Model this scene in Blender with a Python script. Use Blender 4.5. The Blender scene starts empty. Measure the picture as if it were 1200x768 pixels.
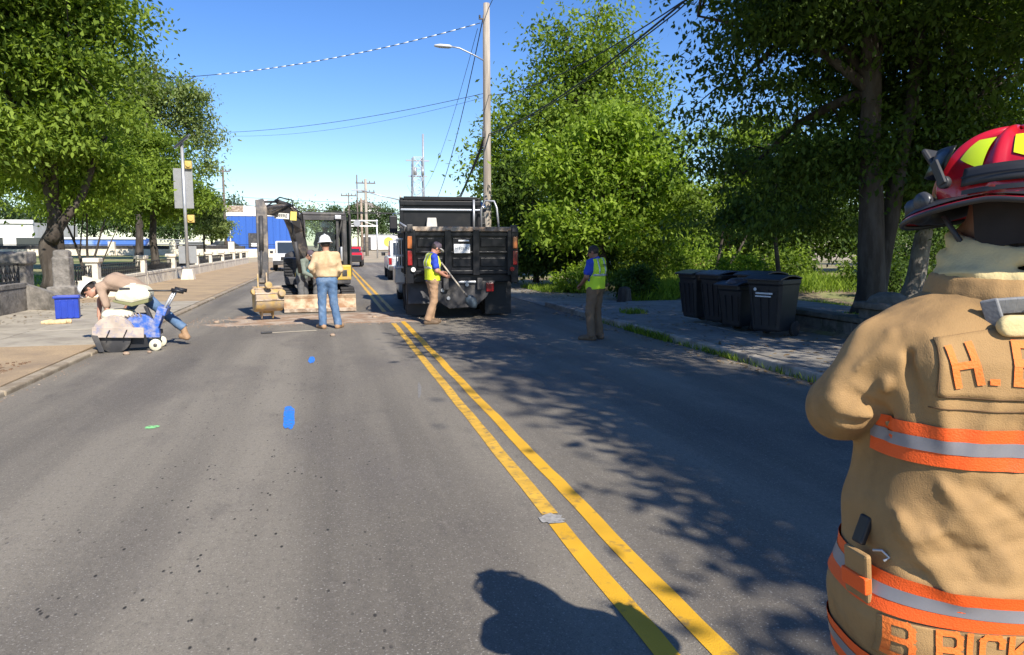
import bpy, bmesh, math, random
import numpy as np
from mathutils import Vector, Matrix, Euler
R = math.radians
random.seed(7); rng = np.random.default_rng(7)
SC = bpy.context.scene
COL = SC.collection

# ---------------------------------------------------------------- camera, sky, sun, exposure
FOC, EYE, YAW, PIT = 850.0, 1.65, R(14.0), R(6.44)
cam_data = bpy.data.cameras.new('camera')
cam = bpy.data.objects.new('camera', cam_data); COL.objects.link(cam)
cam.location = (0, 0, EYE); cam.rotation_euler = (R(90) - PIT, 0, -YAW)
cam_data.sensor_width = 36; cam_data.lens = FOC / 1200 * 36
cam_data.clip_start = 0.05; cam_data.clip_end = 3000
SC.camera = cam
SUN_DIR = Vector((-0.313, 1.137, -1.0)).normalized()       # the way the light travels
sun_data = bpy.data.lights.new('sun', 'SUN'); sun_data.energy = 5.0; sun_data.angle = R(0.53)
sun_data.color = (1.0, 0.93, 0.83)
sun = bpy.data.objects.new('sun', sun_data); COL.objects.link(sun)
sun.rotation_euler = SUN_DIR.to_track_quat('-Z', 'Y').to_euler()
world = bpy.data.worlds.new('World'); SC.world = world; world.use_nodes = True
wn = world.node_tree.nodes; wl = world.node_tree.links
bg = wn['Background']; bg.inputs['Strength'].default_value = 0.115
sky = wn.new('ShaderNodeTexSky'); sky.sky_type = 'NISHITA'; sky.sun_disc = False
sky.sun_elevation = R(40.3); sky.sun_rotation = R(164.6)
sky.altitude = 0; sky.air_density = 1.0; sky.dust_density = 0.15; sky.ozone_density = 4.0
hsv = wn.new('ShaderNodeHueSaturation'); hsv.inputs['Saturation'].default_value = 1.24; hsv.inputs['Hue'].default_value = 0.513
wl.new(sky.outputs[0], hsv.inputs['Color']); wl.new(hsv.outputs[0], bg.inputs['Color'])
SC.view_settings.view_transform = 'Standard'; SC.view_settings.look = 'None'
SC.view_settings.exposure = 0.6; SC.view_settings.gamma = 1.0
SC.cycles.max_bounces = 6; SC.cycles.diffuse_bounces = 3; SC.cycles.glossy_bounces = 2
SC.cycles.transparent_max_bounces = 8; SC.cycles.transmission_bounces = 4

# ---------------------------------------------------------------- helpers
_fw = np.array([math.sin(YAW) * math.cos(PIT), math.cos(YAW) * math.cos(PIT), -math.sin(PIT)])
_rt = np.array([math.cos(YAW), -math.sin(YAW), 0.0]); _up = np.cross(_rt, _fw)
def at(x, y, Y):
    """a point of the place at distance Y up the road, read off the photograph"""
    r = _fw + _rt * (x - 600) / FOC - _up * (y - 384) / FOC
    return Vector(np.array([0, 0, EYE]) + r * Y / r[1])

def smooth(a, b, t):
    t = np.clip((np.asarray(t, float) - a) / (b - a), 0, 1); return t * t * (3 - 2 * t)
def ground_h(x, y):
    x = np.asarray(x, float); y = np.asarray(y, float)
    h = 0.0095 * np.clip(y - 25, 0, 160) * smooth(-7.2, -12, x) + 0.06 * smooth(-7.2, -7.6, x)
    h = h + 0.34 * smooth(8.25, 8.5, x) * (1 - smooth(11.6, 14.5, y)) * (1 - smooth(40, 60, x))
    h = h + 0.020 * np.clip(y - 72, 0, 70) * smooth(-12, -6, x)
    h = h + 0.25 * smooth(8.8, 13, x) * smooth(17, 24, y) * (1 - smooth(50, 60, y))
    return h - 0.02

_mats = {}
def mat(name, col, rough=0.6, metal=0.0, var=0.12, scale=6.0, bump=0.0, bscale=60.0, col2=None, mixs=2.0, lo=0.45, hi=0.6,
        spec=0.5, stretch=(1, 1, 1), coat=0.0):
    """procedural surface: base colour, fine variation, optional second colour in soft patches (wear, dirt), relief"""
    if name in _mats: return _mats[name]
    m = bpy.data.materials.new(name); m.use_nodes = True; _mats[name] = m
    nt = m.node_tree; n = nt.nodes; l = nt.links; p = n['Principled BSDF']
    p.inputs['Roughness'].default_value = rough; p.inputs['Metallic'].default_value = metal
    p.inputs['Specular IOR Level'].default_value = spec; p.inputs['Coat Weight'].default_value = coat
    tc = n.new('ShaderNodeTexCoord'); mp = n.new('ShaderNodeMapping'); mp.inputs['Scale'].default_value = stretch
    l.new(tc.outputs['Object'], mp.inputs['Vector'])
    nz = n.new('ShaderNodeTexNoise'); nz.inputs['Scale'].default_value = scale; nz.inputs['Detail'].default_value = 6
    l.new(mp.outputs[0], nz.inputs['Vector'])
    mx = n.new('ShaderNodeMix'); mx.data_type = 'RGBA'
    c = Vector(col[:3])
    mx.inputs['A'].default_value = (*(c * (1 - var)), 1); mx.inputs['B'].default_value = (*(c * (1 + var)), 1)
    rmp = n.new('ShaderNodeMapRange'); rmp.inputs['From Min'].default_value = 0.3; rmp.inputs['From Max'].default_value = 0.7
    l.new(nz.outputs['Fac'], rmp.inputs['Value']); l.new(rmp.outputs[0], mx.inputs['Factor'])
    out = mx.outputs['Result']
    if col2 is not None:
        n2 = n.new('ShaderNodeTexNoise'); n2.inputs['Scale'].default_value = mixs; n2.inputs['Detail'].default_value = 8
        n2.inputs['Roughness'].default_value = 0.65; l.new(mp.outputs[0], n2.inputs['Vector'])
        r2 = n.new('ShaderNodeMapRange'); r2.inputs['From Min'].default_value = lo; r2.inputs['From Max'].default_value = hi
        l.new(n2.outputs['Fac'], r2.inputs['Value'])
        m2 = n.new('ShaderNodeMix'); m2.data_type = 'RGBA'; l.new(r2.outputs[0], m2.inputs['Factor'])
        l.new(out, m2.inputs['A']); m2.inputs['B'].default_value = (*col2[:3], 1); out = m2.outputs['Result']
    l.new(out, p.inputs['Base Color'])
    if bump:
        nb = n.new('ShaderNodeTexNoise'); nb.inputs['Scale'].default_value = bscale; nb.inputs['Detail'].default_value = 5
        l.new(mp.outputs[0], nb.inputs['Vector'])
        bp = n.new('ShaderNodeBump'); bp.inputs['Strength'].default_value = bump; bp.inputs['Distance'].default_value = 0.02
        l.new(nb.outputs['Fac'], bp.inputs['Height']); l.new(bp.outputs[0], p.inputs['Normal'])
    return m

def leafmat(name, dark, light, transl=0.35):
    if name in _mats: return _mats[name]
    m = bpy.data.materials.new(name); m.use_nodes = True; _mats[name] = m
    n = m.node_tree.nodes; l = m.node_tree.links; p = n['Principled BSDF']
    p.inputs['Roughness'].default_value = 0.6; p.inputs['Specular IOR Level'].default_value = 0.18
    at_ = n.new('ShaderNodeAttribute'); at_.attribute_name = 'tint'
    mx = n.new('ShaderNodeMix'); mx.data_type = 'RGBA'
    mx.inputs['A'].default_value = (*dark, 1); mx.inputs['B'].default_value = (*light, 1)
    l.new(at_.outputs['Fac'], mx.inputs['Factor']); l.new(mx.outputs['Result'], p.inputs['Base Color'])
    tr = n.new('ShaderNodeBsdfTranslucent')
    gm = n.new('ShaderNodeMix'); gm.data_type = 'RGBA'; gm.blend_type = 'MULTIPLY'; gm.inputs['Factor'].default_value = 1
    l.new(mx.outputs['Result'], gm.inputs['A']); gm.inputs['B'].default_value = (1.5, 1.6, 0.5, 1)
    l.new(gm.outputs['Result'], tr.inputs['Color'])
    ms = n.new('ShaderNodeMixShader'); ms.inputs[0].default_value = transl
    l.new(p.outputs[0], ms.inputs[1]); l.new(tr.outputs[0], ms.inputs[2])
    l.new(ms.outputs[0], n['Material Output'].inputs['Surface'])
    return m

def tag(o, label=None, cat=None, group=None, kind=None):
    if label: o['label'] = label
    if cat: o['category'] = cat
    if group: o['group'] = group
    if kind: o['kind'] = kind
    return o
def thing(name, label, cat, loc=(0, 0, 0), rz=0.0, group=None):
    o = bpy.data.objects.new(name, None); o.empty_display_size = 0.2; COL.objects.link(o)
    o.location = loc; o.rotation_euler = (0, 0, rz)
    return tag(o, label, cat, group)
def dup(root, loc, rz=None, label=None, scale=None):
    r = root.copy(); COL.objects.link(r); r.location = loc
    if rz is not None: r.rotation_euler = (0, 0, rz)
    if label: r['label'] = label
    if scale: r.scale = scale
    for ch in list(root.children):
        c = ch.copy(); COL.objects.link(c); c.parent = r
        for g in list(ch.children):
            d = g.copy(); COL.objects.link(d); d.parent = c
    return r
def newmesh(name, V, F, m, parent=None, sm=False):
    me = bpy.data.meshes.new(name); me.from_pydata([tuple(map(float, v)) for v in V], [], [tuple(map(int, f)) for f in F])
    if sm: me.shade_smooth()
    o = bpy.data.objects.new(name, me); COL.objects.link(o)
    if m: me.materials.append(m)
    if parent: o.parent = parent
    return o

class MB:
    """collects shapes in one bmesh, build() links them as one mesh object"""
    def __init__(s): s.bm = bmesh.new()
    def box(s, c, d, rot=(0, 0, 0), taper=1.0):
        M = Matrix.Translation(Vector(c)) @ Euler(rot).to_matrix().to_4x4()
        vs = []
        for z in (-1, 1):
            k = taper if z > 0 else 1
            for x, y in ((-1, -1), (1, -1), (1, 1), (-1, 1)):
                vs.append(s.bm.verts.new(M @ Vector((x * d[0] / 2 * k, y * d[1] / 2 * k, z * d[2] / 2))))
        for f in ((3, 2, 1, 0), (4, 5, 6, 7), (0, 1, 5, 4), (1, 2, 6, 5), (2, 3, 7, 6), (3, 0, 4, 7)):
            s.bm.faces.new([vs[i] for i in f])
        return s
    def bar(s, a, b, w, h, up=(0, 0, 1)):
        """box beam from a to b, w across, h along up"""
        a = Vector(a); b = Vector(b); d = (b - a); t = d.normalized(); x = t.cross(Vector(up))
        if x.length < 1e-4: x = t.cross(Vector((1, 0, 0)))
        x.normalize(); z = x.cross(t)
        vs = [s.bm.verts.new(p + x * i * w / 2 + z * j * h / 2) for p in (a, b) for i, j in ((-1, -1), (1, -1), (1, 1), (-1, 1))]
        for f in ((0, 1, 2, 3), (7, 6, 5, 4), (0, 4, 5, 1), (1, 5, 6, 2), (2, 6, 7, 3), (3, 7, 4, 0)):
            s.bm.faces.new([vs[i] for i in f])
        return s
    def tube(s, pts, r, n=10, cap=True):
        pts = [Vector(p) for p in pts]; rs = r if isinstance(r, (list, tuple)) else [r] * len(pts)
        rings = []; prev = None
        for i, p in enumerate(pts):
            t = (pts[min(i + 1, len(pts) - 1)] - pts[max(i - 1, 0)]).normalized()
            if prev is None:
                prev = t.cross(Vector((0, 0, 1)))
                if prev.length < 0.1: prev = t.cross(Vector((1, 0, 0)))
            x = (prev - t * prev.dot(t)).normalized(); prev = x; y = t.cross(x)
            rings.append([s.bm.verts.new(p + (x * math.cos(a) + y * math.sin(a)) * rs[i]) for a in [2 * math.pi * k / n for k in range(n)]])
        for a, b in zip(rings, rings[1:]):
            for k in range(n):
                f = s.bm.faces.new((a[k], a[(k + 1) % n], b[(k + 1) % n], b[k])); f.smooth = True
        if cap:
            s.bm.faces.new(rings[0][::-1]); s.bm.faces.new(rings[-1])
        return s
    def cyl(s, a, b, r, r2=None, n=16): return s.tube([a, b], [r, r if r2 is None else r2], n)
    def lathe(s, prof, c=(0, 0, 0), n=24, rot=(0, 0, 0), sx=1.0, sy=1.0):
        M = Matrix.Translation(Vector(c)) @ Euler(rot).to_matrix().to_4x4(); rings = []
        for r, z in prof:
            if r < 1e-5: rings.append([s.bm.verts.new(M @ Vector((0, 0, z)))])
            else: rings.append([s.bm.verts.new(M @ Vector((r * sx * math.cos(2 * math.pi * k / n), r * sy * math.sin(2 * math.pi * k / n), z))) for k in range(n)])
        for a, b in zip(rings, rings[1:]):
            for k in range(n):
                k2 = (k + 1) % n
                if len(a) == 1 and len(b) == 1: continue
                if len(a) == 1: f = s.bm.faces.new((a[0], b[k2], b[k]))
                elif len(b) == 1: f = s.bm.faces.new((a[k], a[k2], b[0]))
                else: f = s.bm.faces.new((a[k], a[k2], b[k2], b[k]))
                f.smooth = True
        return s
    def prism(s, poly, axis, a, b):
        """poly: 2-D outline; axis 0/1/2 = the extrusion axis, from a to b"""
        def P(u, v, w): return {0: (w, u, v), 1: (u, w, v), 2: (u, v, w)}[axis]
        A = [s.bm.verts.new(P(u, v, a)) for u, v in poly]; B = [s.bm.verts.new(P(u, v, b)) for u, v in poly]
        n = len(poly)
        s.bm.faces.new(A[::-1]); s.bm.faces.new(B)
        for i in range(n): s.bm.faces.new((A[i], A[(i + 1) % n], B[(i + 1) % n], B[i]))
        return s
    def mesh(s, name):
        bmesh.ops.recalc_face_normals(s.bm, faces=s.bm.faces)
        me = bpy.data.meshes.new(name); s.bm.to_mesh(me); s.bm.free(); return me
    def build(s, name, m, parent=None, bevel=0.0, loc=None, rot=None, jit=0.0):
        if jit:
            for v in s.bm.verts: v.co += Vector((random.uniform(-jit, jit), random.uniform(-jit, jit), random.uniform(-jit, jit)))
        me = s.mesh(name); me.materials.append(m)
        o = bpy.data.objects.new(name, me); COL.objects.link(o)
        if parent: o.parent = parent
        if loc: o.location = loc
        if rot: o.rotation_euler = rot
        if bevel:
            b = o.modifiers.new('bevel', 'BEVEL'); b.width = bevel; b.segments = 2; b.limit_method = 'ANGLE'; b.angle_limit = R(40)
        return o

def text(body, size, m, parent, loc, rot, name='lettering', extrude=0.001, bold=0.0, align='CENTER', sx=1.0):
    cu = bpy.data.curves.new(name, 'FONT'); cu.body = body; cu.size = size; cu.extrude = extrude; cu.offset = bold
    cu.align_x = align; cu.align_y = 'CENTER'
    tmp = bpy.data.objects.new('tmp', cu); COL.objects.link(tmp)
    dg = bpy.context.evaluated_depsgraph_get(); me = bpy.data.meshes.new_from_object(tmp.evaluated_get(dg))
    bpy.data.objects.remove(tmp); bpy.data.curves.remove(cu)
    me.name = name; me.materials.clear(); me.materials.append(m)
    o = bpy.data.objects.new(name, me); COL.objects.link(o); o.parent = parent; o.location = loc; o.rotation_euler = rot; o.scale = (sx, 1, 1)
    return o

# ------------------------------------------------ implicit surfaces (bodies, cloth): a distance field on a grid, meshed with surface nets
class Field:
    def __init__(s, lo, hi, h):
        s.lo = np.array(lo, float); s.h = h
        s.n = np.ceil((np.array(hi) - s.lo) / h).astype(int) + 1
        s.D = np.full(s.n, 0.2, np.float32)
        s.ax = [s.lo[i] + h * np.arange(s.n[i]) for i in range(3)]
    def _blk(s, lo, hi):
        a = np.maximum(np.floor((np.array(lo) - s.lo) / s.h).astype(int), 0); b = np.minimum(np.ceil((np.array(hi) - s.lo) / s.h).astype(int) + 1, s.n)
        if np.any(b <= a): return None
        sl = tuple(slice(a[i], b[i]) for i in range(3))
        return sl, [s.ax[0][sl[0]][:, None, None], s.ax[1][sl[1]][None, :, None], s.ax[2][sl[2]][None, None, :]]
    def _join(s, sl, d, k):
        o = s.D[sl]
        if k <= 0: s.D[sl] = np.minimum(o, d)
        else:
            hh = np.clip(0.5 + 0.5 * (o - d) / k, 0, 1); s.D[sl] = o * (1 - hh) + d * hh - k * hh * (1 - hh)
    def cone(s, a, b, ra, rb=None, k=0.02):
        rb = ra if rb is None else rb; a = np.array(a, float); b = np.array(b, float); m = max(k, 0.0) + 4 * s.h; r = max(ra, rb)
        q = s._blk(np.minimum(a, b) - r - m, np.maximum(a, b) + r + m)
        if q is None: return s
        sl, P = q; ba = b - a; L = float(ba @ ba) + 1e-9
        pa = [P[i] - a[i] for i in range(3)]
        t = np.clip((pa[0] * ba[0] + pa[1] * ba[1] + pa[2] * ba[2]) / L, 0, 1)
        d = np.sqrt((pa[0] - t * ba[0]) ** 2 + (pa[1] - t * ba[1]) ** 2 + (pa[2] - t * ba[2]) ** 2) - (ra + (rb - ra) * t)
        s._join(sl, d, k); return s
    def chain(s, pts, rs, k=0.02):
        for i in range(len(pts) - 1): s.cone(pts[i], pts[i + 1], rs[i], rs[i + 1], k)
        return s
    def ell(s, c, r, M=None, k=0.02, cut=False):
        c = np.array(c, float); R_ = max(r); m = k + 4 * s.h
        q = s._blk(c - R_ - m, c + R_ + m)
        if q is None: return s
        sl, P = q; p = [P[i] - c[i] for i in range(3)]
        if M is not None:
            M = np.array(M); p = [sum(M[j][i] * p[j] for j in range(3)) for i in range(3)]
        k0 = np.sqrt(sum((p[i] / r[i]) ** 2 for i in range(3))) + 1e-9; k1 = np.sqrt(sum((p[i] / r[i] ** 2) ** 2 for i in range(3))) + 1e-9
        d = k0 * (k0 - 1) / k1
        if cut: s.D[sl] = np.maximum(s.D[sl], -d)
        else: s._join(sl, d, k)
        return s
    def plane(s, p, n):
        """keep the side the normal points away from"""
        n = np.array(n, float); n /= np.linalg.norm(n); P = s.grid()
        s.D = np.maximum(s.D, ((P[0] - p[0]) * n[0] + (P[1] - p[1]) * n[1] + (P[2] - p[2]) * n[2]).astype(np.float32)); return s
    def grid(s): return [s.ax[0][:, None, None], s.ax[1][None, :, None], s.ax[2][None, None, :]]
    def copy(s):
        f = Field.__new__(Field); f.lo = s.lo; f.h = s.h; f.n = s.n; f.ax = s.ax; f.D = s.D.copy(); return f
    def value(s, P):
        q = (np.asarray(P) - s.lo) / s.h; q = np.clip(q, 0, np.array(s.n) - 1.001); i = q.astype(int); f = q - i; v = 0
        for dx in (0, 1):
            for dy in (0, 1):
                for dz in (0, 1):
                    w = (f[..., 0] if dx else 1 - f[..., 0]) * (f[..., 1] if dy else 1 - f[..., 1]) * (f[..., 2] if dz else 1 - f[..., 2])
                    v = v + w * s.D[i[..., 0] + dx, i[..., 1] + dy, i[..., 2] + dz]
        return v
    def hit(s, O, Dr, L, n=160):
        """first surface point along rays O + t*Dr, t in 0..L"""
        O = np.asarray(O, float); Dr = np.asarray(Dr, float); best = np.full(O.shape[:-1], L); done = np.zeros(O.shape[:-1], bool)
        pv = s.value(O); 
        for i in range(1, n + 1):
            t = L * i / n; v = s.value(O + Dr * t)
            hitm = (~done) & (pv > 0) & (v <= 0)
            tt = L * (i - 1) / n + (L / n) * pv / np.maximum(pv - v, 1e-9)
            best = np.where(hitm, tt, best); done |= hitm; pv = v
        return O + Dr * best[..., None]
    def mesh(s, name, m, parent=None, relax=1):
        D = s.D; D[0] = D[-1] = 0.1; D[:, 0] = D[:, -1] = 0.1; D[:, :, 0] = D[:, :, -1] = 0.1
        nx, ny, nz = D.shape; cs = (nx - 1, ny - 1, nz - 1)
        S = np.zeros(cs + (3,), np.float32); C = np.zeros(cs, np.float32); inside = D < 0
        def corner(A, d): return A[d[0]:nx - 1 + d[0], d[1]:ny - 1 + d[1], d[2]:nz - 1 + d[2]]
        for ax in range(3):
            o = [i for i in range(3) if i != ax]
            for u in (0, 1):
                for v in (0, 1):
                    d0 = [0, 0, 0]; d0[o[0]] = u; d0[o[1]] = v; d1 = list(d0); d1[ax] = 1
                    a = corner(D, d0); b = corner(D, d1); c = (a < 0) != (b < 0)
                    t = np.where(c, a / np.where(c, a - b, 1), 0); C += c
                    S[..., ax] += t * c; S[..., o[0]] += u * c; S[..., o[1]] += v * c
        act = C > 0; idx = np.full(cs, -1, np.int64); idx[act] = np.arange(act.sum())
        I = np.argwhere(act); V = (I + S[act] / C[act][:, None]) * s.h + s.lo
        Q = []
        for ax in range(3):
            o = [(ax + 1) % 3, (ax + 2) % 3]
            sl0 = [slice(1, None if i == ax else -1) if i != ax else slice(0, -1) for i in range(3)]
            a = inside[tuple(slice(0, -1) if i == ax else slice(1, -1) for i in range(3))]
            b = inside[tuple(slice(1, None) if i == ax else slice(1, -1) for i in range(3))]
            for sgn in (0, 1):
                e = np.argwhere(a & ~b if sgn == 0 else ~a & b)
                if len(e) == 0: continue
                base = e.copy(); 
                for i in o: base[:, i] += 1
                def cell(du, dv):
                    q = base.copy(); q[:, o[0]] -= du; q[:, o[1]] -= dv; return idx[q[:, 0], q[:, 1], q[:, 2]]
                c4 = [cell(1, 1), cell(0, 1), cell(0, 0), cell(1, 0)]
                if sgn: c4 = c4[::-1]
                Q.append(np.stack(c4, 1))
        if not Q: return None
        Q = np.concatenate(Q); Q = Q[(Q >= 0).all(1)]
        for _ in range(relax):
            A = np.zeros_like(V); N = np.zeros(len(V))
            for i in range(4):
                for j in ((i + 1) % 4, (i - 1) % 4):
                    for c in range(3): A[:, c] += np.bincount(Q[:, i], V[Q[:, j], c], len(V))
                    N += np.bincount(Q[:, i], minlength=len(V))
            V = np.where(N[:, None] > 0, 0.5 * V + 0.5 * A / np.maximum(N, 1)[:, None], V)
        return npmesh(name, V, Q, m, parent, True)

def npmesh(name, V, Q, m, parent=None, sm=False, tint=None):
    V = np.asarray(V, np.float32); Q = np.asarray(Q, np.int32); nq, k = Q.shape
    me = bpy.data.meshes.new(name); me.vertices.add(len(V)); me.vertices.foreach_set('co', V.ravel())
    me.loops.add(nq * k); me.loops.foreach_set('vertex_index', Q.ravel())
    me.polygons.add(nq); me.polygons.foreach_set('loop_start', np.arange(0, nq * k, k, dtype=np.int32))
    me.polygons.foreach_set('loop_total', np.full(nq, k, np.int32))
    if sm: me.polygons.foreach_set('use_smooth', np.ones(nq, bool))
    if tint is not None:
        a = me.attributes.new('tint', 'FLOAT', 'FACE'); a.data.foreach_set('value', np.asarray(tint, np.float32))
    me.update(calc_edges=True); me.materials.append(m)
    o = bpy.data.objects.new(name, me); COL.objects.link(o)
    if parent: o.parent = parent
    return o

# ================================================================ the setting
M_asph = bpy.data.materials.new('asphalt'); M_asph.use_nodes = True
def build_asphalt(m):
    n = m.node_tree.nodes; l = m.node_tree.links; p = n['Principled BSDF']
    p.inputs['Roughness'].default_value = 0.82; p.inputs['Specular IOR Level'].default_value = 0.35
    tc = n.new('ShaderNodeTexCoord')
    def noise(scale, st=(1, 1, 1), det=6, rough=0.5):
        mp = n.new('ShaderNodeMapping'); mp.inputs['Scale'].default_value = st; l.new(tc.outputs['Object'], mp.inputs['Vector'])
        t = n.new('ShaderNodeTexNoise'); t.inputs['Scale'].default_value = scale; t.inputs['Detail'].default_value = det
        t.inputs['Roughness'].default_value = rough; l.new(mp.outputs[0], t.inputs['Vector']); return t.outputs['Fac']
    def rng_(v, a, b, c=0.0, d=1.0):
        r = n.new('ShaderNodeMapRange'); r.inputs['From Min'].default_value = a; r.inputs['From Max'].default_value = b
        r.inputs['To Min'].default_value = c; r.inputs['To Max'].default_value = d; l.new(v, r.inputs['Value']); return r.outputs[0]
    def mix(f, a, b):
        x = n.new('ShaderNodeMix'); x.data_type = 'RGBA'; l.new(f, x.inputs['Factor'])
        for s_, v in (('A', a), ('B', b)):
            if isinstance(v, tuple): x.inputs[s_].default_value = (*v, 1)
            else: l.new(v, x.inputs[s_])
        return x.outputs['Result']
    c = mix(rng_(noise(1.0, (1.3, 0.06, 1)), 0.36, 0.64), (0.146, 0.130, 0.106), (0.276, 0.245, 0.194))      # traffic streaks along the road
    c = mix(rng_(noise(0.55, (1, 0.5, 1), 8, 0.6), 0.48, 0.68), c, (0.140, 0.124, 0.106))                    # soft stains
    c = mix(rng_(noise(0.28, (1, 1, 1), 4), 0.55, 0.8, 0, 0.5), c, (0.235, 0.212, 0.182))
    c = mix(rng_(noise(85, det=2), 0.36, 0.66, 0.0, 0.75), (0.042, 0.040, 0.038), c) if False else c
    g = rng_(noise(130, det=3, rough=0.7), 0.40, 0.62)
    c = mix(rng_(noise(130, det=3, rough=0.7), 0.34, 0.47, 0.55, 0.0), c, (0.050, 0.046, 0.042))             # gaps between the stones
    c = mix(rng_(noise(75, det=3), 0.60, 0.70, 0, 0.8), c, (0.44, 0.41, 0.36))                               # pale aggregate
    c = mix(rng_(noise(2.2, (1, .35, 1), 10, 0.75), 0.56, 0.70, 0, .55), c, (0.085, 0.075, 0.068))
    c = mix(rng_(noise(9, (1, .5, 1), 6, 0.7), 0.58, 0.72, 0, .4), c, (0.28, 0.25, 0.21))
    c = mix(rng_(noise(32, (1, .7, 1), 4, 0.8), 0.52, 0.66, 0, .45), c, (0.090, 0.080, 0.068))
    c = mix(rng_(noise(21, (1, .6, 1), 5, 0.8), 0.56, 0.68, 0, .45), c, (0.33, 0.295, 0.24))
    # small pits in a worn band
    v = n.new('ShaderNodeTexVoronoi'); v.inputs['Scale'].default_value = 11; v.inputs['Randomness'].default_value = 1
    mp = n.new('ShaderNodeMapping'); mp.inputs['Scale'].default_value = (1.5, 0.75, 1); l.new(tc.outputs['Object'], mp.inputs['Vector']); l.new(mp.outputs[0], v.inputs['Vector'])
    pit = rng_(v.outputs['Distance'], 0.10, 0.16, 1, 0)
    sp = n.new('ShaderNodeSeparateXYZ'); l.new(tc.outputs['Object'], sp.inputs[0])
    b1 = rng_(sp.outputs['X'], -2.3, -1.2); b2 = rng_(sp.outputs['X'], 0.1, 0.6, 1, 0)
    def mul(a, b):
        x = n.new('ShaderNodeMath'); x.operation = 'MULTIPLY'; l.new(a, x.inputs[0]); l.new(b, x.inputs[1]); return x.outputs[0]
    pit = mul(mul(pit, rng_(noise(5, det=4), 0.45, 0.55)), mul(b1, b2))
    c = mix(pit, c, (0.030, 0.027, 0.025))
    l.new(c, p.inputs['Base Color'])
    bp = n.new('ShaderNodeBump'); bp.inputs['Strength'].default_value = 0.55; bp.inputs['Distance'].default_value = 0.006
    ad = n.new('ShaderNodeMath'); ad.operation = 'SUBTRACT'; l.new(g, ad.inputs[0]); l.new(pit, ad.inputs[1])
    l.new(ad.outputs[0], bp.inputs['Height']); l.new(bp.outputs[0], p.inputs['Normal'])
build_asphalt(M_asph)
M_yel = mat('yellow_line_paint', (0.68, 0.375, 0.02), 0.6, var=0.12, scale=3, col2=(0.22, 0.15, 0.06), mixs=7, lo=0.56, hi=0.72, bump=0.3, bscale=150)
M_yel2 = mat('old_yellow_line_paint', (0.62, 0.36, 0.04), 0.7, var=0.2, scale=9, col2=(0.14, 0.12, 0.09), mixs=11, lo=0.52, hi=0.70, bump=0.3, bscale=150)
M_blu = mat('blue_survey_paint', (0.02, 0.20, 0.72), 0.7, var=0.2, scale=30, col2=(.14,.13,.12), mixs=26, lo=.52, hi=.66)
M_grn = mat('green_survey_paint', (0.25, 0.70, 0.25), 0.7, col2=(.16,.15,.13), mixs=30, lo=.45, hi=.6)
M_conc = mat('pale_concrete', (0.40, 0.355, 0.275), 0.85, var=0.12, scale=3, col2=(0.28, 0.245, 0.19), mixs=1.3, bump=0.3, bscale=70)
M_agg = mat('brown_aggregate', (0.42, 0.305, 0.18), 0.9, var=0.22, scale=35, col2=(0.27, 0.20, 0.13), mixs=0.9, lo=0.42, hi=0.7, bump=0.6, bscale=90)
M_rconc = mat('weathered_concrete', (0.26, 0.24, 0.205), 0.88, var=0.15, scale=4, col2=(0.18, 0.165, 0.14), mixs=1.6, lo=0.42, hi=0.65, bump=0.35, bscale=60)
M_curb = mat('curb_concrete', (0.34, 0.31, 0.26), 0.85, var=0.14, scale=7, col2=(0.19, 0.17, 0.14), mixs=3, bump=0.3, bscale=50)
M_wall = mat('limestone', (0.72, 0.65, 0.52), 0.8, var=0.10, scale=3, col2=(0.52, 0.46, 0.36), mixs=2.2, lo=0.48, hi=0.7, bump=0.4, bscale=25)
M_stone = mat('grey_granite', (0.22, 0.20, 0.175), 0.85, var=0.2, scale=9, col2=(0.12, 0.11, 0.095), mixs=3, bump=0.7, bscale=18)
M_dstone = mat('dark_stone', (0.13, 0.12, 0.10), 0.88, var=0.25, scale=8, col2=(0.06, 0.065, 0.045), mixs=3, bump=0.8, bscale=16)
M_iron = mat('black_iron', (0.012, 0.012, 0.014), 0.45, metal=0.3, var=0.2)
M_soil = mat('brown_soil', (0.17, 0.105, 0.06), 0.95, var=0.3, scale=20, bump=0.8, bscale=40)
M_dirt = mat('red_brown_dirt', (0.30, 0.20, 0.13), 0.95, var=0.25, scale=6, col2=(0.42, 0.34, 0.26), mixs=2.5, bump=0.6, bscale=30)

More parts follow.
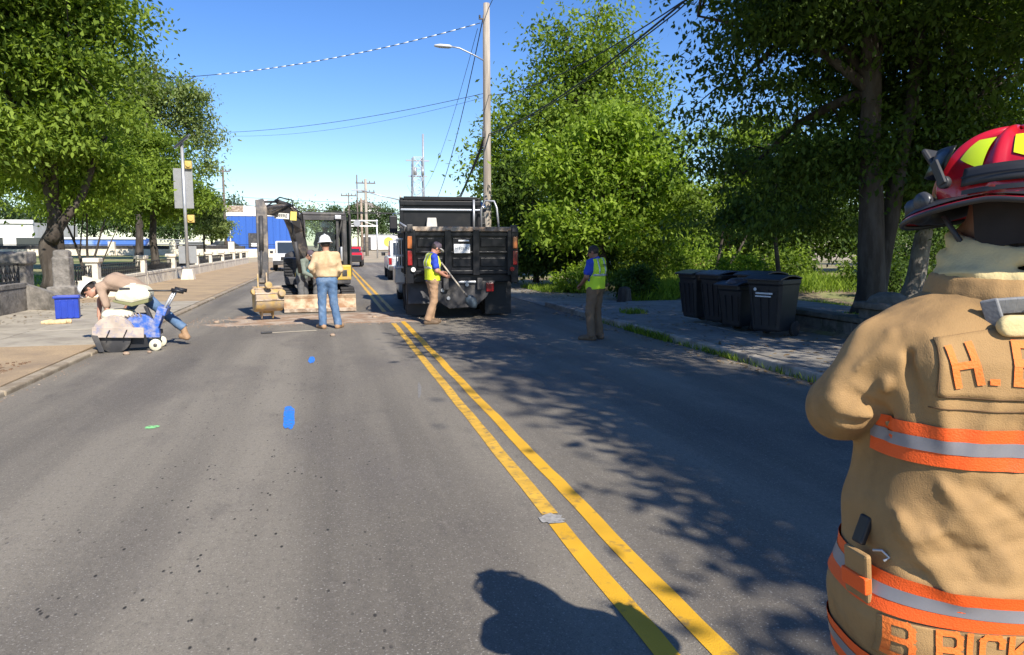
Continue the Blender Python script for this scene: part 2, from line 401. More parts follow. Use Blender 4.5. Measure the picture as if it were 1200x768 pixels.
# ground: one sheet with a grid that is fine near the road
xs = np.unique(np.concatenate([np.linspace(-500, -60, 23), np.linspace(-60, -12, 25), np.linspace(-12, 16, 57), np.linspace(16, 60, 23), np.linspace(60, 500, 23)]))
ys = np.unique(np.concatenate([np.linspace(-60, 0, 13), np.linspace(0, 40, 61), np.linspace(40, 140, 51), np.linspace(140, 900, 20)]))
GX, GY = np.meshgrid(xs, ys, indexing='ij'); GZ = ground_h(GX, GY)
nx_, ny_ = GX.shape; ii = np.arange(nx_ * ny_).reshape(nx_, ny_)
Qg = np.stack([ii[:-1, :-1], ii[1:, :-1], ii[1:, 1:], ii[:-1, 1:]], -1).reshape(-1, 4)
M_ground = bpy.data.materials.new('ground_cover'); M_ground.use_nodes = True
def build_ground(m):
    n = m.node_tree.nodes; l = m.node_tree.links; p = n['Principled BSDF']; p.inputs['Roughness'].default_value = 0.95
    tc = n.new('ShaderNodeTexCoord'); sp = n.new('ShaderNodeSeparateXYZ'); l.new(tc.outputs['Object'], sp.inputs[0])
    def noise(s, det=8, st=(1, 1, 1)):
        mp = n.new('ShaderNodeMapping'); mp.inputs['Scale'].default_value = st; l.new(tc.outputs['Object'], mp.inputs['Vector'])
        t = n.new('ShaderNodeTexNoise'); t.inputs['Scale'].default_value = s; t.inputs['Detail'].default_value = det; l.new(mp.outputs[0], t.inputs['Vector']); return t.outputs['Fac']
    def ramp(v, a, b, c=0, d=1):
        r = n.new('ShaderNodeMapRange'); r.inputs['From Min'].default_value = a; r.inputs['From Max'].default_value = b
        r.inputs['To Min'].default_value = c; r.inputs['To Max'].default_value = d; l.new(v, r.inputs['Value']); return r.outputs[0]
    def mix(f, a, b):
        x = n.new('ShaderNodeMix'); x.data_type = 'RGBA'; l.new(f, x.inputs['Factor'])
        for s_, v in (('A', a), ('B', b)):
            if isinstance(v, tuple): x.inputs[s_].default_value = (*v, 1)
            else: l.new(v, x.inputs[s_])
        return x.outputs['Result']
    grass = mix(ramp(noise(2.5), 0.35, 0.65), (0.10, 0.145, 0.035), (0.20, 0.21, 0.07))
    grass = mix(ramp(noise(0.13, 5), 0.42, 0.6), grass, (0.34, 0.31, 0.14))
    dirt = mix(ramp(noise(6), 0.35, 0.65), (0.14, 0.10, 0.06), (0.30, 0.23, 0.15))
    g2 = mix(ramp(noise(0.8), 0.42, 0.58), grass, dirt)
    far = mix(ramp(noise(0.35), 0.4, 0.6), (0.42, 0.34, 0.23), (0.34, 0.29, 0.2))
    left = ramp(sp.outputs['X'], -7.2, -7.0)                 # park lawn left of the wall, mixed ground right of it
    c = mix(left, grass, g2)
    farm = ramp(sp.outputs['Y'], 68, 76)
    mm = n.new('ShaderNodeMath'); mm.operation = 'MULTIPLY'; l.new(farm, mm.inputs[0]); l.new(ramp(sp.outputs['X'], -14, -10), mm.inputs[1])
    c = mix(mm.outputs[0], c, far)
    l.new(c, p.inputs['Base Color'])
    bp = n.new('ShaderNodeBump'); bp.inputs['Strength'].default_value = 0.6; bp.inputs['Distance'].default_value = 0.05
    l.new(noise(14), bp.inputs['Height']); l.new(bp.outputs[0], p.inputs['Normal'])
build_ground(M_ground)
tag(npmesh('ground', np.stack([GX, GY, GZ], -1).reshape(-1, 3), Qg, M_ground, None, True), kind='structure')

XL, XR = -3.52, 5.66          # the carriageway between the kerbs
def strip(name, x0, x1, y0, y1, z, m, parent=None, ny=1, kind=None):
    V = []; F = []
    for i in range(ny + 1):
        y = y0 + (y1 - y0) * i / ny; V += [(x0, y, z), (x1, y, z)]
        if i: k = 2 * i; F.append((k - 2, k - 1, k + 1, k))
    o = newmesh(name, V, F, m, parent)
    if kind: o['kind'] = kind
    return o
tag(strip('road', XL, XR, -40, 78, 0.0, M_asph), kind='structure')
tag(strip('cross_street', -11, 60, 78, 86, 0.05, mat('far_asphalt', (0.15, 0.14, 0.13), 0.85)), kind='structure')
# double centre line, the left one worn and broken
marks = thing('road_markings', None, None); marks['kind'] = 'structure'
def line(x, y0, y1, m, w=0.105):
    V = []; F = []; n = max(2, int((y1 - y0) * 4)); 
    for i in range(n + 1):
        y = y0 + (y1 - y0) * i / n; j = 0.004 * math.sin(y * 3.1) + random.uniform(-.003, .003)
        V += [(x - w / 2 + j, y, 0.004), (x + w / 2 + j + random.uniform(-.002, .002), y, 0.004)]
        if i: k = 2 * i; F.append((k - 2, k - 1, k + 1, k))
    return newmesh('centre_line', V, F, m, marks)
line(1.275, -12, 3.98, M_yel); line(1.275, 4.14, 15.6, M_yel2); line(1.275, 18.3, 60, M_yel)
line(1.505, -12, 16.0, M_yel); line(1.505, 18.6, 60, M_yel)
def blotch(name, x, y, w, h, m, z=0.005, n=22, rot=0.0, parent=None, rough=0.25):
    V = []; 
    for i in range(n):
        a = 2 * math.pi * i / n; r = 1 + random.uniform(-rough, rough * 0.6)
        u = w * math.copysign(abs(math.cos(a)) ** .7, math.cos(a)) * r; v = h * math.copysign(abs(math.sin(a)) ** .7, math.sin(a)) * r
        V.append((x + u * math.cos(rot) - v * math.sin(rot), y + u * math.sin(rot) + v * math.cos(rot), z))
    return newmesh(name, V, [list(range(n))], m, parent)
blotch('paint_mark', -0.43, 7.2, 0.055, 0.50, M_blu, parent=marks, rot=0.05, rough=.12)
blotch('paint_mark', -0.30, 10.8, 0.05, 0.30, M_blu, parent=marks)
blotch('paint_mark', -1.62, 7.08, 0.055, 0.06, M_grn, parent=marks)
blotch('paint_mark', 1.26, 4.06, 0.075, 0.08, mat('grey_patch_paint', (0.30, 0.29, 0.27), 0.8, var=0.35, scale=40), z=0.0065, parent=marks)
blotch('paint_mark', 0.95, 8.2, 0.02, 0.5, mat('scuffed_asphalt', (0.19, 0.18, 0.165), 0.9, var=0.3, scale=40), z=0.003, rot=-0.12, parent=marks)
# dirt smeared over the cut in the road, thin uneven sheet
def dirt_sheet():
    X = np.linspace(-3.1, 2.7, 90); Y = np.linspace(15.4, 18.6, 60); A, B = np.meshgrid(X, Y, indexing='ij')
    from mathutils import noise as mn
    Z = np.array([[mn.fractal(Vector((a * 0.8, b * 1.4, 0)), 1.0, 2.0, 5) for b in Y] for a in X])
    edge = np.minimum(np.minimum(A + 3.1, 2.7 - A) / 1.5, np.minimum(B - 15.4 - 0.10 * (A < -1), 18.6 - B) / 0.8)
    H = 0.030 * (np.clip(edge, 0, 1) * 1.15 - 0.55 + 0.55 * Z)
    H = np.minimum(H, 0.035) - 0.003
    i = np.arange(A.size).reshape(A.shape); Q = np.stack([i[:-1, :-1], i[1:, :-1], i[1:, 1:], i[:-1, 1:]], -1).reshape(-1, 4)
    Q = Q[(H.ravel()[Q] > -0.002).any(1)]
    tag(npmesh('spilled_dirt', np.stack([A, B, H], -1).reshape(-1, 3), Q, M_dirt, None, True), kind='stuff')
dirt_sheet()

# kerbs: separate stones
ck = mat('kerb_joint_dark', (0.05, 0.045, 0.04), 0.9)
kl = thing('left_kerb', None, None); kl['kind'] = 'structure'
y = -6.0; base = None
while y < 76:
    o = MB().box((0, 0, 0.03), (0.16, 2.96, 0.16)).build('kerbstone', mat('tan_kerb', (.36,.30,.215), .9, var=.12, scale=8, col2=(.24,.19,.13), mixs=3, bump=.3), kl, bevel=0.02) if base is None else None
    if base is None: base = o
    else: o = base.copy(); COL.objects.link(o)
    o.location = (XL - 0.08 + random.uniform(-.008, .008), y + 1.5, random.uniform(-.062, -.050)); y += 3.0
kr = thing('right_kerb', None, None); kr['kind'] = 'structure'
y = -6.0; base = None
while y < 19:
    if base is None: base = o = MB().box((0, 0, 0.06), (0.17, 2.47, 0.18), ).build('kerbstone', M_curb, kr, bevel=0.025)
    else: o = base.copy(); COL.objects.link(o)
    o.location = (XR + 0.085 + random.uniform(-.015, .015), y + 1.25, random.uniform(-.03, -.01)); o.rotation_euler = (0, 0, random.uniform(-.008, .008)); y += 2.5
base2 = None; y = 31
while y < 70:
    o = base.copy(); COL.objects.link(o); o.location = (XR + 0.085, y + 1.25, -0.02); y += 2.5

# pavements made of slabs
def slabs(parent, name, x0, x1, y0, y1, nx, step, z, m, jit=0.004, gap=0.012):
    w = (x1 - x0) / nx; ref = None; y = y0
    while y < y1 - 0.01:
        for i in range(nx):
            if ref is None: ref = o = MB().box((0, 0, -0.05), (w - gap, step - gap, 0.10)).build(name, m, parent, bevel=0.006)
            else: o = ref.copy(); COL.objects.link(o)
            o.location = (x0 + w * (i + .5), y + step / 2, z + random.uniform(-jit, jit)); o.rotation_euler = (random.uniform(-.002, .002), random.uniform(-.002, .002), 0)
        y += step
lp = thing('left_pavement', None, None); lp['kind'] = 'structure'
tag(strip('pavement_bed', -7.35, XL - 0.16, -20, 78, 0.028, ck, lp))
slabs(lp, 'aggregate_slab', -7.3, XL - 0.165, -1.5, 12.9, 1, 3.6, 0.062, M_agg)
slabs(lp, 'concrete_slab', -7.3, XL - 0.165, 12.9, 22.5, 2, 2.4, 0.066, M_conc)
slabs(lp, 'aggregate_slab', -7.3, XL - 0.165, 22.5, 76.5, 1, 6.0, 0.062, M_agg)
rp = thing('right_pavement', None, None); rp['kind'] = 'structure'
tag(strip('pavement_bed', XR + 0.16, 8.4, -20, 19, 0.075, ck, rp))
slabs(rp, 'concrete_slab', XR + 0.175, 8.2, -5, 18.4, 2, 1.8, 0.125, M_rconc, jit=0.008, gap=0.018)
tag(strip('driveway', XR - 0.02, 13.5, 19.0, 31.0, 0.012, M_rconc), kind='structure')
tag(strip('driveway', 8.0, 13.0, 12.8, 19.0, 0.095, M_rconc), kind='structure')

# low walls of the park on the left, in stretches between posts, each stretch a thing
XW = -7.3
post_y = [26.2, 32.4, 38.3, 44.7, 49.6, 55.0, 61.2, 65.8, 70.5]
def wall_post(y, label, h=1.27, w=0.36):
    t = thing('wall_post', label, 'post', (XW - 0.18, y, 0), 0, 'posts of the park wall')
    MB().box((0, 0, (h - .15) / 2 + .02), (w, w, h - .15)).build('shaft', M_wall, t, bevel=0.02)
    MB().box((0, 0, h - .09), (w + .12, w + .12, .15)).build('capstone', M_wall, t, bevel=0.03)
    return t
plab = ['first pale capped post of the park wall, just beyond the saw', 'second pale capped post, short of the solar sign', 'third pale post, right beyond the solar sign',
        'fourth pale post along the park wall', 'fifth pale post along the park wall', 'sixth pale post along the park wall', 'seventh pale post along the park wall', 'eighth pale post along the park wall', 'farthest pale post of the park wall']
for y, lb in zip(post_y, plab): wall_post(y, lb)
def fence(y0, y1, z0, z1, label, x=XW - 0.18, lattice=True):
    t = thing('iron_fence', label, 'fence', (x, (y0 + y1) / 2, 0), 0, 'black iron fence panels on the park wall')
    L = (y1 - y0) / 2
    for z in (z0 + .04, z1 - .02): MB().box((0, 0, z), (.04, 2 * L, .035)).build('rail', M_iron, t)
    n = max(4, int(2 * L / 0.24)); b = MB()
    for i in range(n + 1):
        y = -L + 2 * L * i / n
        if lattice:
            if i < n:
                b.bar((0.012, y, z0 + .05), (0.012, y + 2 * L / n, z1 - .03), .014, .028); b.bar((-.012, y + 2 * L / n, z0 + .05), (-.012, y, z1 - .03), .014, .028)
        b.bar((0, y, z0), (0, y, z1), .022, .022, up=(0, 1, 0))
    b.build('lattice_bars', M_iron, t)
    return t
def wall_stretch(y0, y1, label, h=0.58, x=XW, th=0.38, m=None):
    m = m or M_wall
    t = thing('stone_wall', label, 'wall', (x, (y0 + y1) / 2, 0), 0, 'stretches of the low park wall')
    n = max(1, round((y1 - y0) / 1.55)); L = (y1 - y0) / n; ref = None
    for i in range(n):
        for (za, zb, pr) in ((0.0, h - .12, 0.0), (h - .115, h, 0.03)):
            MB().box((-th / 2, (i + .5 - n / 2) * L, (za + zb) / 2), (th + pr, L - .010, zb - za)).build('coping_stone' if pr else 'stone_block', m, t, bevel=0.012)
    return t
ends = [24.6] + post_y
names_ = ['bright stretch of low limestone wall behind the crouching worker and saw', 'low limestone wall running up to the solar sign', 'low limestone wall behind the solar sign post',
          'low pale wall just past the solar sign', 'low pale wall halfway along the park', 'low pale wall stretch in the distance, sixth', 'low pale wall stretch far along the pavement',
          'low pale wall stretch near the far corner', 'farthest stretch of low pale park wall']
for i in range(len(ends) - 1):
    a = ends[i] + (0.0 if i == 0 else .2); b = ends[i + 1] - .2
    wall_stretch(a, b, names_[i])
    if i: fence(a, b, .58, 1.03, 'black lattice fence panel on the ' + names_[i].replace('low ', '', 1))
# entrance with two big stone gateposts and curved wing walls
def gatepost(y, label, h, kind):
    t = thing('gatepost', label, 'post', (XW - .35, y, 0))
    f = Field((-.7, -.7, -.05), (.7, .7, 2.0), .022)
    P = f.grid()
    def bx(c, d, r=.03):
        q = [np.abs(P[i] - c[i]) - (d[i] / 2 - r) for i in range(3)]
        dd = np.sqrt(sum(np.maximum(v, 0) ** 2 for v in q)) + np.minimum(np.maximum(np.maximum(q[0], q[1]), q[2]), 0) - r
        f.D = np.minimum(f.D, dd.astype(np.float32))
    w_ = .46 if kind else .56; bx((0, 0, h / 2 - .1), (w_, w_, h - .2), .05)
    bx((0, 0, .22), (.74, .74, .48), .03) if kind else bx((0, 0, .2), (.7, .7, .5), .03)
    if kind: bx((0, 0, h - .12), (.42, .42, .26), .09)
    else:
        bx((0, 0, h - .16), (.70, .70, .32), .06); f.ell((0, 0, h + .04), (.18, .6, .12), cut=True)
    nzv = 0.006 * np.sin(P[0] * 13 + P[2] * 7) * np.sin(P[1] * 9 - P[2] * 11) + 0.003 * np.sin(P[2] * 41 + P[0] * 30) * np.sin(P[1] * 37)
    f.D = (f.D + nzv).astype(np.float32)
    f.mesh('stone_shaft', M_stone, t)
    return t
gatepost(20.75, 'weathered grey gatepost with a hollowed top, nearer of the two at the park entrance', 1.50, 0)
gatepost(24.0, 'rounded grey gatepost on a square base beside the blue tub', 1.52, 1)
wall_stretch(9.5, 20.35, 'dark shaded granite wall of the park, nearest the camera', .74, m=M_stone)
fence(9.5, 20.35, .74, 1.22, 'black iron railing on the shaded wall before the entrance')
fence(24.5, 26.0, .50, 1.03, 'black iron railing between the rounded gatepost and the first pale post')
def wing(y0, dy, label, m):
    t = thing('wing_wall', label, 'wall', (XW, y0, 0)); b = MB(); n = 9; ref = []
    for i in range(n):
        a0 = i / n; a1 = (i + 1) / n
        p = [(1.35 * a - .1, dy * (a ** 2) * .9) for a in (a0, a1)]; h0 = .72 - .42 * a0; h1 = .72 - .42 * a1
        (x0, ya), (x1, yb) = p; w = .26
        vs = [(x0, ya, 0), (x1, yb, 0), (x1, yb + w, 0), (x0, ya + w, 0), (x0, ya, h0), (x1, yb, h1), (x1, yb + w, h1), (x0, ya + w, h0)]
        vv = [b.bm.verts.new(v) for v in vs]
        for f in ((3, 2, 1, 0), (4, 5, 6, 7), (0, 1, 5, 4), (1, 2, 6, 5), (2, 3, 7, 6), (3, 0, 4, 7)): b.bm.faces.new([vv[k] for k in f])
    bmesh.ops.remove_doubles(b.bm, verts=b.bm.verts, dist=.0005)
    b.build('curved_stone', m, t)
wing(20.25, -0.9, 'grey sloping wing wall curving out before the hollowed gatepost', M_stone)
wing(24.8, 1.0, 'pale sunlit wing wall curving out beside the rounded gatepost', M_wall)
tag(strip('path', -40, XW - .02, 21.4, 23.6, 0.085, M_conc), kind='structure')

# right-hand dark retaining wall and pillar
rw = thing('retaining_wall', 'dark low stone block wall behind the bins, holding up the shaded lawn', 'wall', (8.3, 0, 0))
for row in range(2):
    y = -2.0 + (.35 if row else 0)
    while y < 12.2:
        L = random.uniform(.75, 1.1); L = min(L, 12.5 - y)
        MB().box((.15, y + L / 2, .13 + row * .17), (.30 + random.uniform(-.01, .02), L - .018, .165 if row else .20)).build('stone_block', M_dstone, rw, bevel=.018, jit=.006)
        y += L
y = -2.0
while y < 12.4:
    L = min(1.4, 12.6 - y); MB().box((.15, y + L / 2, .445), (.38, L - .015, .09)).build('coping_stone', M_dstone, rw, bevel=.02, jit=.004); y += L
pl = thing('stone_pillar', 'dark stone pillar with a domed cap beside the big tree', 'pillar', (8.62, 9.75, 0))
for i in range(3): MB().box((0, 0, .02 + .21 * i + .105), (.62 + random.uniform(-.02, .02), .62, .20)).build('stone_block', M_dstone, pl, bevel=.03, jit=.008)
MB().box((0, 0, .70), (.74, .74, .11)).build('capstone', M_dstone, pl, bevel=.03)
MB().lathe([(0.001, .92), (.15, .905), (.27, .84), (.32, .755), (.32, .75), (0.001, .75)], n=20).build('dome', M_dstone, pl)

# ================================================================ trees and plants
M_bark = mat('dark_bark', (0.050, 0.039, 0.030), 0.95, var=0.35, scale=5, bump=1.0, bscale=16, stretch=(1, 1, .25), col2=(0.09, 0.076, 0.063), mixs=4)
M_bark2 = mat('pale_bark', (0.24, 0.215, 0.18), 0.95, var=0.3, scale=6, bump=1.0, bscale=18, stretch=(1, 1, .35), col2=(0.13, 0.11, 0.09), mixs=7)
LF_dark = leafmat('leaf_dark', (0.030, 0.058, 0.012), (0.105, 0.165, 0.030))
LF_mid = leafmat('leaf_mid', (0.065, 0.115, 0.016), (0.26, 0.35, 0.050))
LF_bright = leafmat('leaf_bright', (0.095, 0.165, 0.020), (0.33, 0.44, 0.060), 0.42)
LF_pale = leafmat('leaf_pale', (0.10, 0.14, 0.045), (0.28, 0.34, 0.12))
LF_far = leafmat('leaf_far', (0.035, 0.065, 0.028), (0.10, 0.15, 0.055))

def leaves(name, C, size, m, parent, aspect=0.5, droop=0.35, fold=0.18, tint=None, out=None):
    """C: leaf base points; every leaf is a small folded four-sided blade"""
    n = len(C)
    d = rng.normal(size=(n, 3)); d[:, 2] -= droop * 1.6
    if out is not None: d += out * 0.8
    d /= np.linalg.norm(d, axis=1)[:, None]
    r = rng.normal(size=(n, 3)) * np.array([.55, .55, .55]) + np.array([0, 0, 1.0]); s = np.cross(d, r); s /= np.linalg.norm(s, axis=1)[:, None] + 1e-9
    nn = np.cross(s, d); L = size * rng.uniform(.6, 1.3, n)[:, None]; W = L * aspect * .5
    mid = C + d * L * .45 - nn * L * fold * .3
    V = np.stack([C, mid + s * W + nn * W * fold, C + d * L, mid - s * W + nn * W * fold], 1).reshape(-1, 3)
    Q = np.arange(4 * n).reshape(n, 4)
    if tint is None: tint = rng.random(n)
    o = npmesh(name, V, Q, m, parent, False, np.clip(tint + rng.normal(0, .16, n), 0, 1)); o['kind'] = 'stuff'
    return o

def sample_lobe(n, lobes, inner):
    vol = np.array([l[3] * l[4] * l[5] for l in lobes]) ** .8; k = rng.choice(len(lobes), n, p=vol / vol.sum())
    L = np.array(lobes)[k]; d = rng.normal(size=(n, 3)); d /= np.linalg.norm(d, axis=1)[:, None]
    rr = rng.uniform(inner ** 3, 1, n) ** (1 / 3); return L[:, :3] + d * L[:, 3:6] * rr[:, None], d * rr[:, None]

def tree(label, base, trunk, lobes, ncl, per, size, m, bark=None, r0=.25, spread=.42, inner=.45, group=None, name='tree', cat='tree',
         limbs=5, twigs=40, droop=.35, extra_trunks=(), aspect=.5, flat=.36):
    """trunk: points relative to base; lobes: ellipsoids (cx,cy,cz,rx,ry,rz) relative to base; the crown is leaf sprays around them"""
    t = thing(name, label, cat, base, 0, group); bark = bark or M_bark
    def wob(pts, r, n=7, seed=0):
        P = [Vector(p) for p in pts]; out = []; rr = []
        for i in range(len(P) - 1):
            for k in range(n):
                f = k / n; q = P[i].lerp(P[i + 1], f); a = (i + f) * 3.3 + seed
                q += Vector((math.sin(a * 1.7), math.cos(a * 1.3), 0)) * r * .12; out.append(q); rr.append(r * (1 - .62 * (i + f) / (len(P) - 1)))
        out.append(P[-1]); rr.append(r * .38); rr[0] *= 1.3; rr[1] *= 1.1
        return out, rr
    pts, rs = wob(trunk, r0); MB().tube(pts, rs, 14).build('trunk', bark, t)
    for k, (tp, rr_) in enumerate(extra_trunks):
        pts2, rs2 = wob(tp, rr_, seed=k * 2 + 1); MB().tube(pts2, rs2, 12).build('trunk', bark, t)
    sub = [[l[0], l[1], l[2], l[3] * .72, l[4] * .72, l[5] * .72] for l in lobes]
    for l in lobes:
        for _ in range(7):
            v = Vector((random.gauss(0, 1), random.gauss(0, 1), random.gauss(0.1, 1))).normalized(); q = random.uniform(.22, .50); e_ = random.uniform(.62, .98)
            sub.append([l[0] + v.x * l[3] * e_, l[1] + v.y * l[4] * e_, l[2] + v.z * l[5] * e_, l[3] * q, l[4] * q, l[5] * q * .8])
    C, D = sample_lobe(ncl, sub, inner)
    # limbs towards the lobes, twigs towards the sprays
    top = [Vector(p) for p in trunk]
    ends = []
    for i in range(limbs):
        l = lobes[i % len(lobes)]; e = Vector(l[:3]) + Vector((random.uniform(-.5, .5) * l[3], random.uniform(-.5, .5) * l[4], random.uniform(-.3, .5) * l[5]))
        f = random.uniform(.45, .95) * (len(top) - 1); a = top[int(f)].lerp(top[min(int(f) + 1, len(top) - 1)], f % 1)
        mid = a.lerp(e, .5) + Vector((random.uniform(-.3, .3), random.uniform(-.3, .3), .25))
        MB().tube([a, a.lerp(mid, .5) + Vector((0, 0, .05)), mid, mid.lerp(e, .5), e], [r0 * .42, r0 * .34, r0 * .26, r0 * .18, r0 * .07], 8).build('branch', bark, t)
        ends.append((a, mid, e))
    b = MB()
    if ends:
        for i in range(min(twigs, ncl)):
            e = Vector(C[i]); best = min(((p.lerp(q, f) - e).length, p.lerp(q, f)) for (p, q, z) in [(x[1], x[2], 0) for x in ends] + [(x[0], x[1], 0) for x in ends] for f in (0, .5, 1))[1]
            mid = best.lerp(e, .5) + Vector((0, 0, .12)); b.tube([best, mid, e], [r0 * .10, r0 * .06, .008], 5, cap=False)
        o = b.build('twigs', bark, t); o['kind'] = 'stuff'
    n = ncl * per; k = np.repeat(np.arange(ncl), per)
    sc = rng.uniform(.55, 1.35, ncl)[k][:, None] * spread
    off = rng.normal(size=(n, 3)) * np.array([1, 1, flat]) * sc
    # sprays hang down a little at their outer edge
    off[:, 2] -= droop * .5 * (off[:, 0] ** 2 + off[:, 1] ** 2) / (spread + .01) * .5
    tint = (rng.uniform(0, 1, ncl)[k]) * .7 + .15
    out = D[k]
    leaves('foliage', C[k] + off, size, m, t, aspect=aspect, droop=droop, tint=tint, out=out)
    return t

# ---- left side, in the park
tree('big dark leafy tree overhanging the upper corner above the gateposts', (-9.6, 29.0, .12), [(0, 0, 0), (-.1, .2, 1.6), (.2, .3, 2.6), (-.6, .5, 6.5), (-1, .5, 10)],
     [(-2.6, -1, 8.6, 5.2, 4.2, 3.0), (.7, 0, 8.2, 2.7, 3.2, 2.6), (-3, -1, 5.0, 3.6, 3, 1.6), (-1.5, 0, 11.5, 4.6, 4, 2.6), (.9, 1, 10.8, 2.2, 2.4, 1.8), (1.6, -.5, 5.6, 1.9, 2.2, 1.2), (-5.5, -2, 3.6, 2.6, 2.4, 1.0)], 600, 125, .225, LF_mid, r0=.34, spread=.60, limbs=10, twigs=120,
     extra_trunks=[([(0, 0, 1.7), (1.0, 0, 3.1), (2.0, 0, 5.4)], .2)])
tree('multi-stemmed young tree just behind the rounded gatepost', (-8.75, 30.0, .14), [(0, 0, 0), (-.25, 0, 1.2), (-.7, 0, 2.6)], [(-.6, 0, 3.6, 1.6, 1.4, 1.0), (.9, .3, 3.9, 1.5, 1.4, 1.1), (.2, 0, 5.0, 1.6, 1.5, 1.0)],
     150, 75, .17, LF_bright, r0=.07, limbs=4, twigs=30, extra_trunks=[([(.06, 0, 0), (.25, 0, 1.1), (.7, 0, 2.5)], .06), ([(0, .05, 0), (0, .1, 1.3), (.1, 0, 3)], .06), ([(.1, 0, 0), (.5, 0, .9), (1.1, 0, 2.2)], .04)])
tree('round mid-green tree with a straight trunk beside the solar sign', (-10.75, 50, .24), [(0, 0, 0), (0, 0, 2.2), (.1, 0, 5.5), (0, 0, 9)],
     [(-.6, 0, 4.6, 3.0, 2.6, 1.7), (0, 0, 7.0, 3.2, 2.8, 2.0), (-1.6, 0, 8.6, 2.6, 2.4, 2.0), (1.2, 0, 5.2, 1.9, 1.8, 1.4)], 360, 105, .25, LF_mid, r0=.26, spread=.56, limbs=7, twigs=60)
tree('tall airy pale-green tree rising above the solar panel', (-14.5, 62, .35), [(0, 0, 0), (.4, 0, 5), (1.5, 0, 11), (2, 0, 15)],
     [(2.6, 0, 11.6, 3.0, 3, 2.2), (.6, 0, 13.0, 2.6, 3, 2.0), (4.8, 0, 9.8, 2.2, 2.2, 2.2), (-.8, 0, 9.5, 3, 3, 2.3), (4.0, 0, 12.9, 1.5, 1.5, 1.3), (-3, 0, 13, 2.8, 3, 2.2), (4.9, 0, 7.0, 1.2, 1.1, 1.0)], 400, 60, .28, LF_pale, r0=.3, spread=.55, limbs=9, twigs=120, flat=.8)
tree('dense green tree filling the gap between the big tree and the solar sign', (-14.5, 45, .25), [(0, 0, 0), (.2, 0, 3), (0, 0, 8)],
     [(0, 0, 6.0, 3.4, 3, 2.4), (2.0, 0, 4.6, 2.6, 2.4, 1.6), (-1, 0, 9.0, 3.2, 3, 2.2), (-3.5, 0, 5.0, 2.6, 2.4, 1.6)], 340, 100, .25, LF_mid, r0=.24, spread=.58, limbs=7, twigs=60)
tree('small yellow-green tree at the wall in front of the blue building', (-10.6, 68, .45), [(0, 0, 0), (0, 0, 1.6), (0, 0, 4)],
     [(.1, 0, 3.3, 1.75, 1.6, 1.5), (.3, 0, 4.7, 1.35, 1.3, 1.5), (-1.4, 0, 4.0, 1.4, 1.3, 1.5), (1.3, 0, 2.7, .8, .8, .8)], 330, 62, .20, LF_pale, r0=.11, spread=.30, limbs=5, twigs=30)
for i, (x, y, s_, lb) in enumerate([(-24, 74, 1.0, 'rounded street tree far across the park lawn behind the big trunk'), (-32, 78, 1.15, 'broad street tree at the far side of the park, leftmost'), (-18.5, 80, .85, 'small far tree between the bleachers and the sign')]):
    tree(lb, (x, y, .5), [(0, 0, 0), (0, 0, 2.4 * s_), (0, 0, 6 * s_)], [(0, 0, 5.2 * s_, 3 * s_, 3 * s_, 2 * s_), (1.2, 0, 7 * s_, 2.4 * s_, 2 * s_, 1.8 * s_)], 160, 60, .30, LF_mid, r0=.2, spread=.5, limbs=4, twigs=20, group='far park trees')

# ---- right side
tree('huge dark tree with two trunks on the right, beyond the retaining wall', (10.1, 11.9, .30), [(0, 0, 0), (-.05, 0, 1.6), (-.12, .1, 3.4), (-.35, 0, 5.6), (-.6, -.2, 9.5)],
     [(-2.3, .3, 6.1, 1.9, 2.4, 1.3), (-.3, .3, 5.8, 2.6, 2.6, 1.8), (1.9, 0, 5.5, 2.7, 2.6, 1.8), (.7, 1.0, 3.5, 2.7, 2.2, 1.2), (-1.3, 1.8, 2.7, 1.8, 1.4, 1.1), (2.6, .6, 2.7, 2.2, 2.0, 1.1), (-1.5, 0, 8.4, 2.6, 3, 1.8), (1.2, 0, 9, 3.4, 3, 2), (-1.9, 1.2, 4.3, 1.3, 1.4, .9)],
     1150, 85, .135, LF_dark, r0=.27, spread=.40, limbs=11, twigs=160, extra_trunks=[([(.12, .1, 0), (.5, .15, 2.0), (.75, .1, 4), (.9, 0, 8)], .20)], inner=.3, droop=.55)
tree('leaning pale-barked trunk with sunlit foliage behind the firefighter', (12.6, 13.6, .35), [(0, 0, 0), (.25, 0, 1.5), (.6, 0, 3.2), (.8, 0, 7)],
     [(.4, 0, 5.2, 2.6, 2.2, 1.7), (1.6, -.5, 3.6, 2.0, 1.8, 1.3), (-.6, .5, 6.8, 2.4, 2.2, 1.6), (2.2, -.5, 6.6, 2.4, 2, 1.8), (0, 1.2, 3.2, 1.7, 1.6, .8)], 500, 80, .15, LF_mid, bark=M_bark2, r0=.22, spread=.36, limbs=7, twigs=60)
tree('bright yellow-green tree standing in full sun behind the worker in the vest', (9.9, 25.5, .15), [(0, 0, 0), (-.1, 0, 2), (0, 0, 6)],
     [(-.4, 0, 5.0, 1.9, 1.8, 1.2), (.5, 0, 3.4, 2.2, 2.0, 1.4), (-1.3, 0, 3.9, 1.5, 1.3, 1.2), (1.6, .4, 4.4, 1.7, 1.6, 1.3), (.2, 0, 6.1, 1.3, 1.3, .9), (-.3, -.5, 2.0, 1.4, 1.2, .9), (2.3, .6, 3.0, 1.5, 1.4, 1.0), (-2.2, .2, 4.7, .9, .8, .7), (-1.6, 0, 2.2, 1.3, 1.2, .8)],
     330, 100, .21, LF_bright, r0=.15, spread=.50, limbs=9, twigs=60, inner=.5)
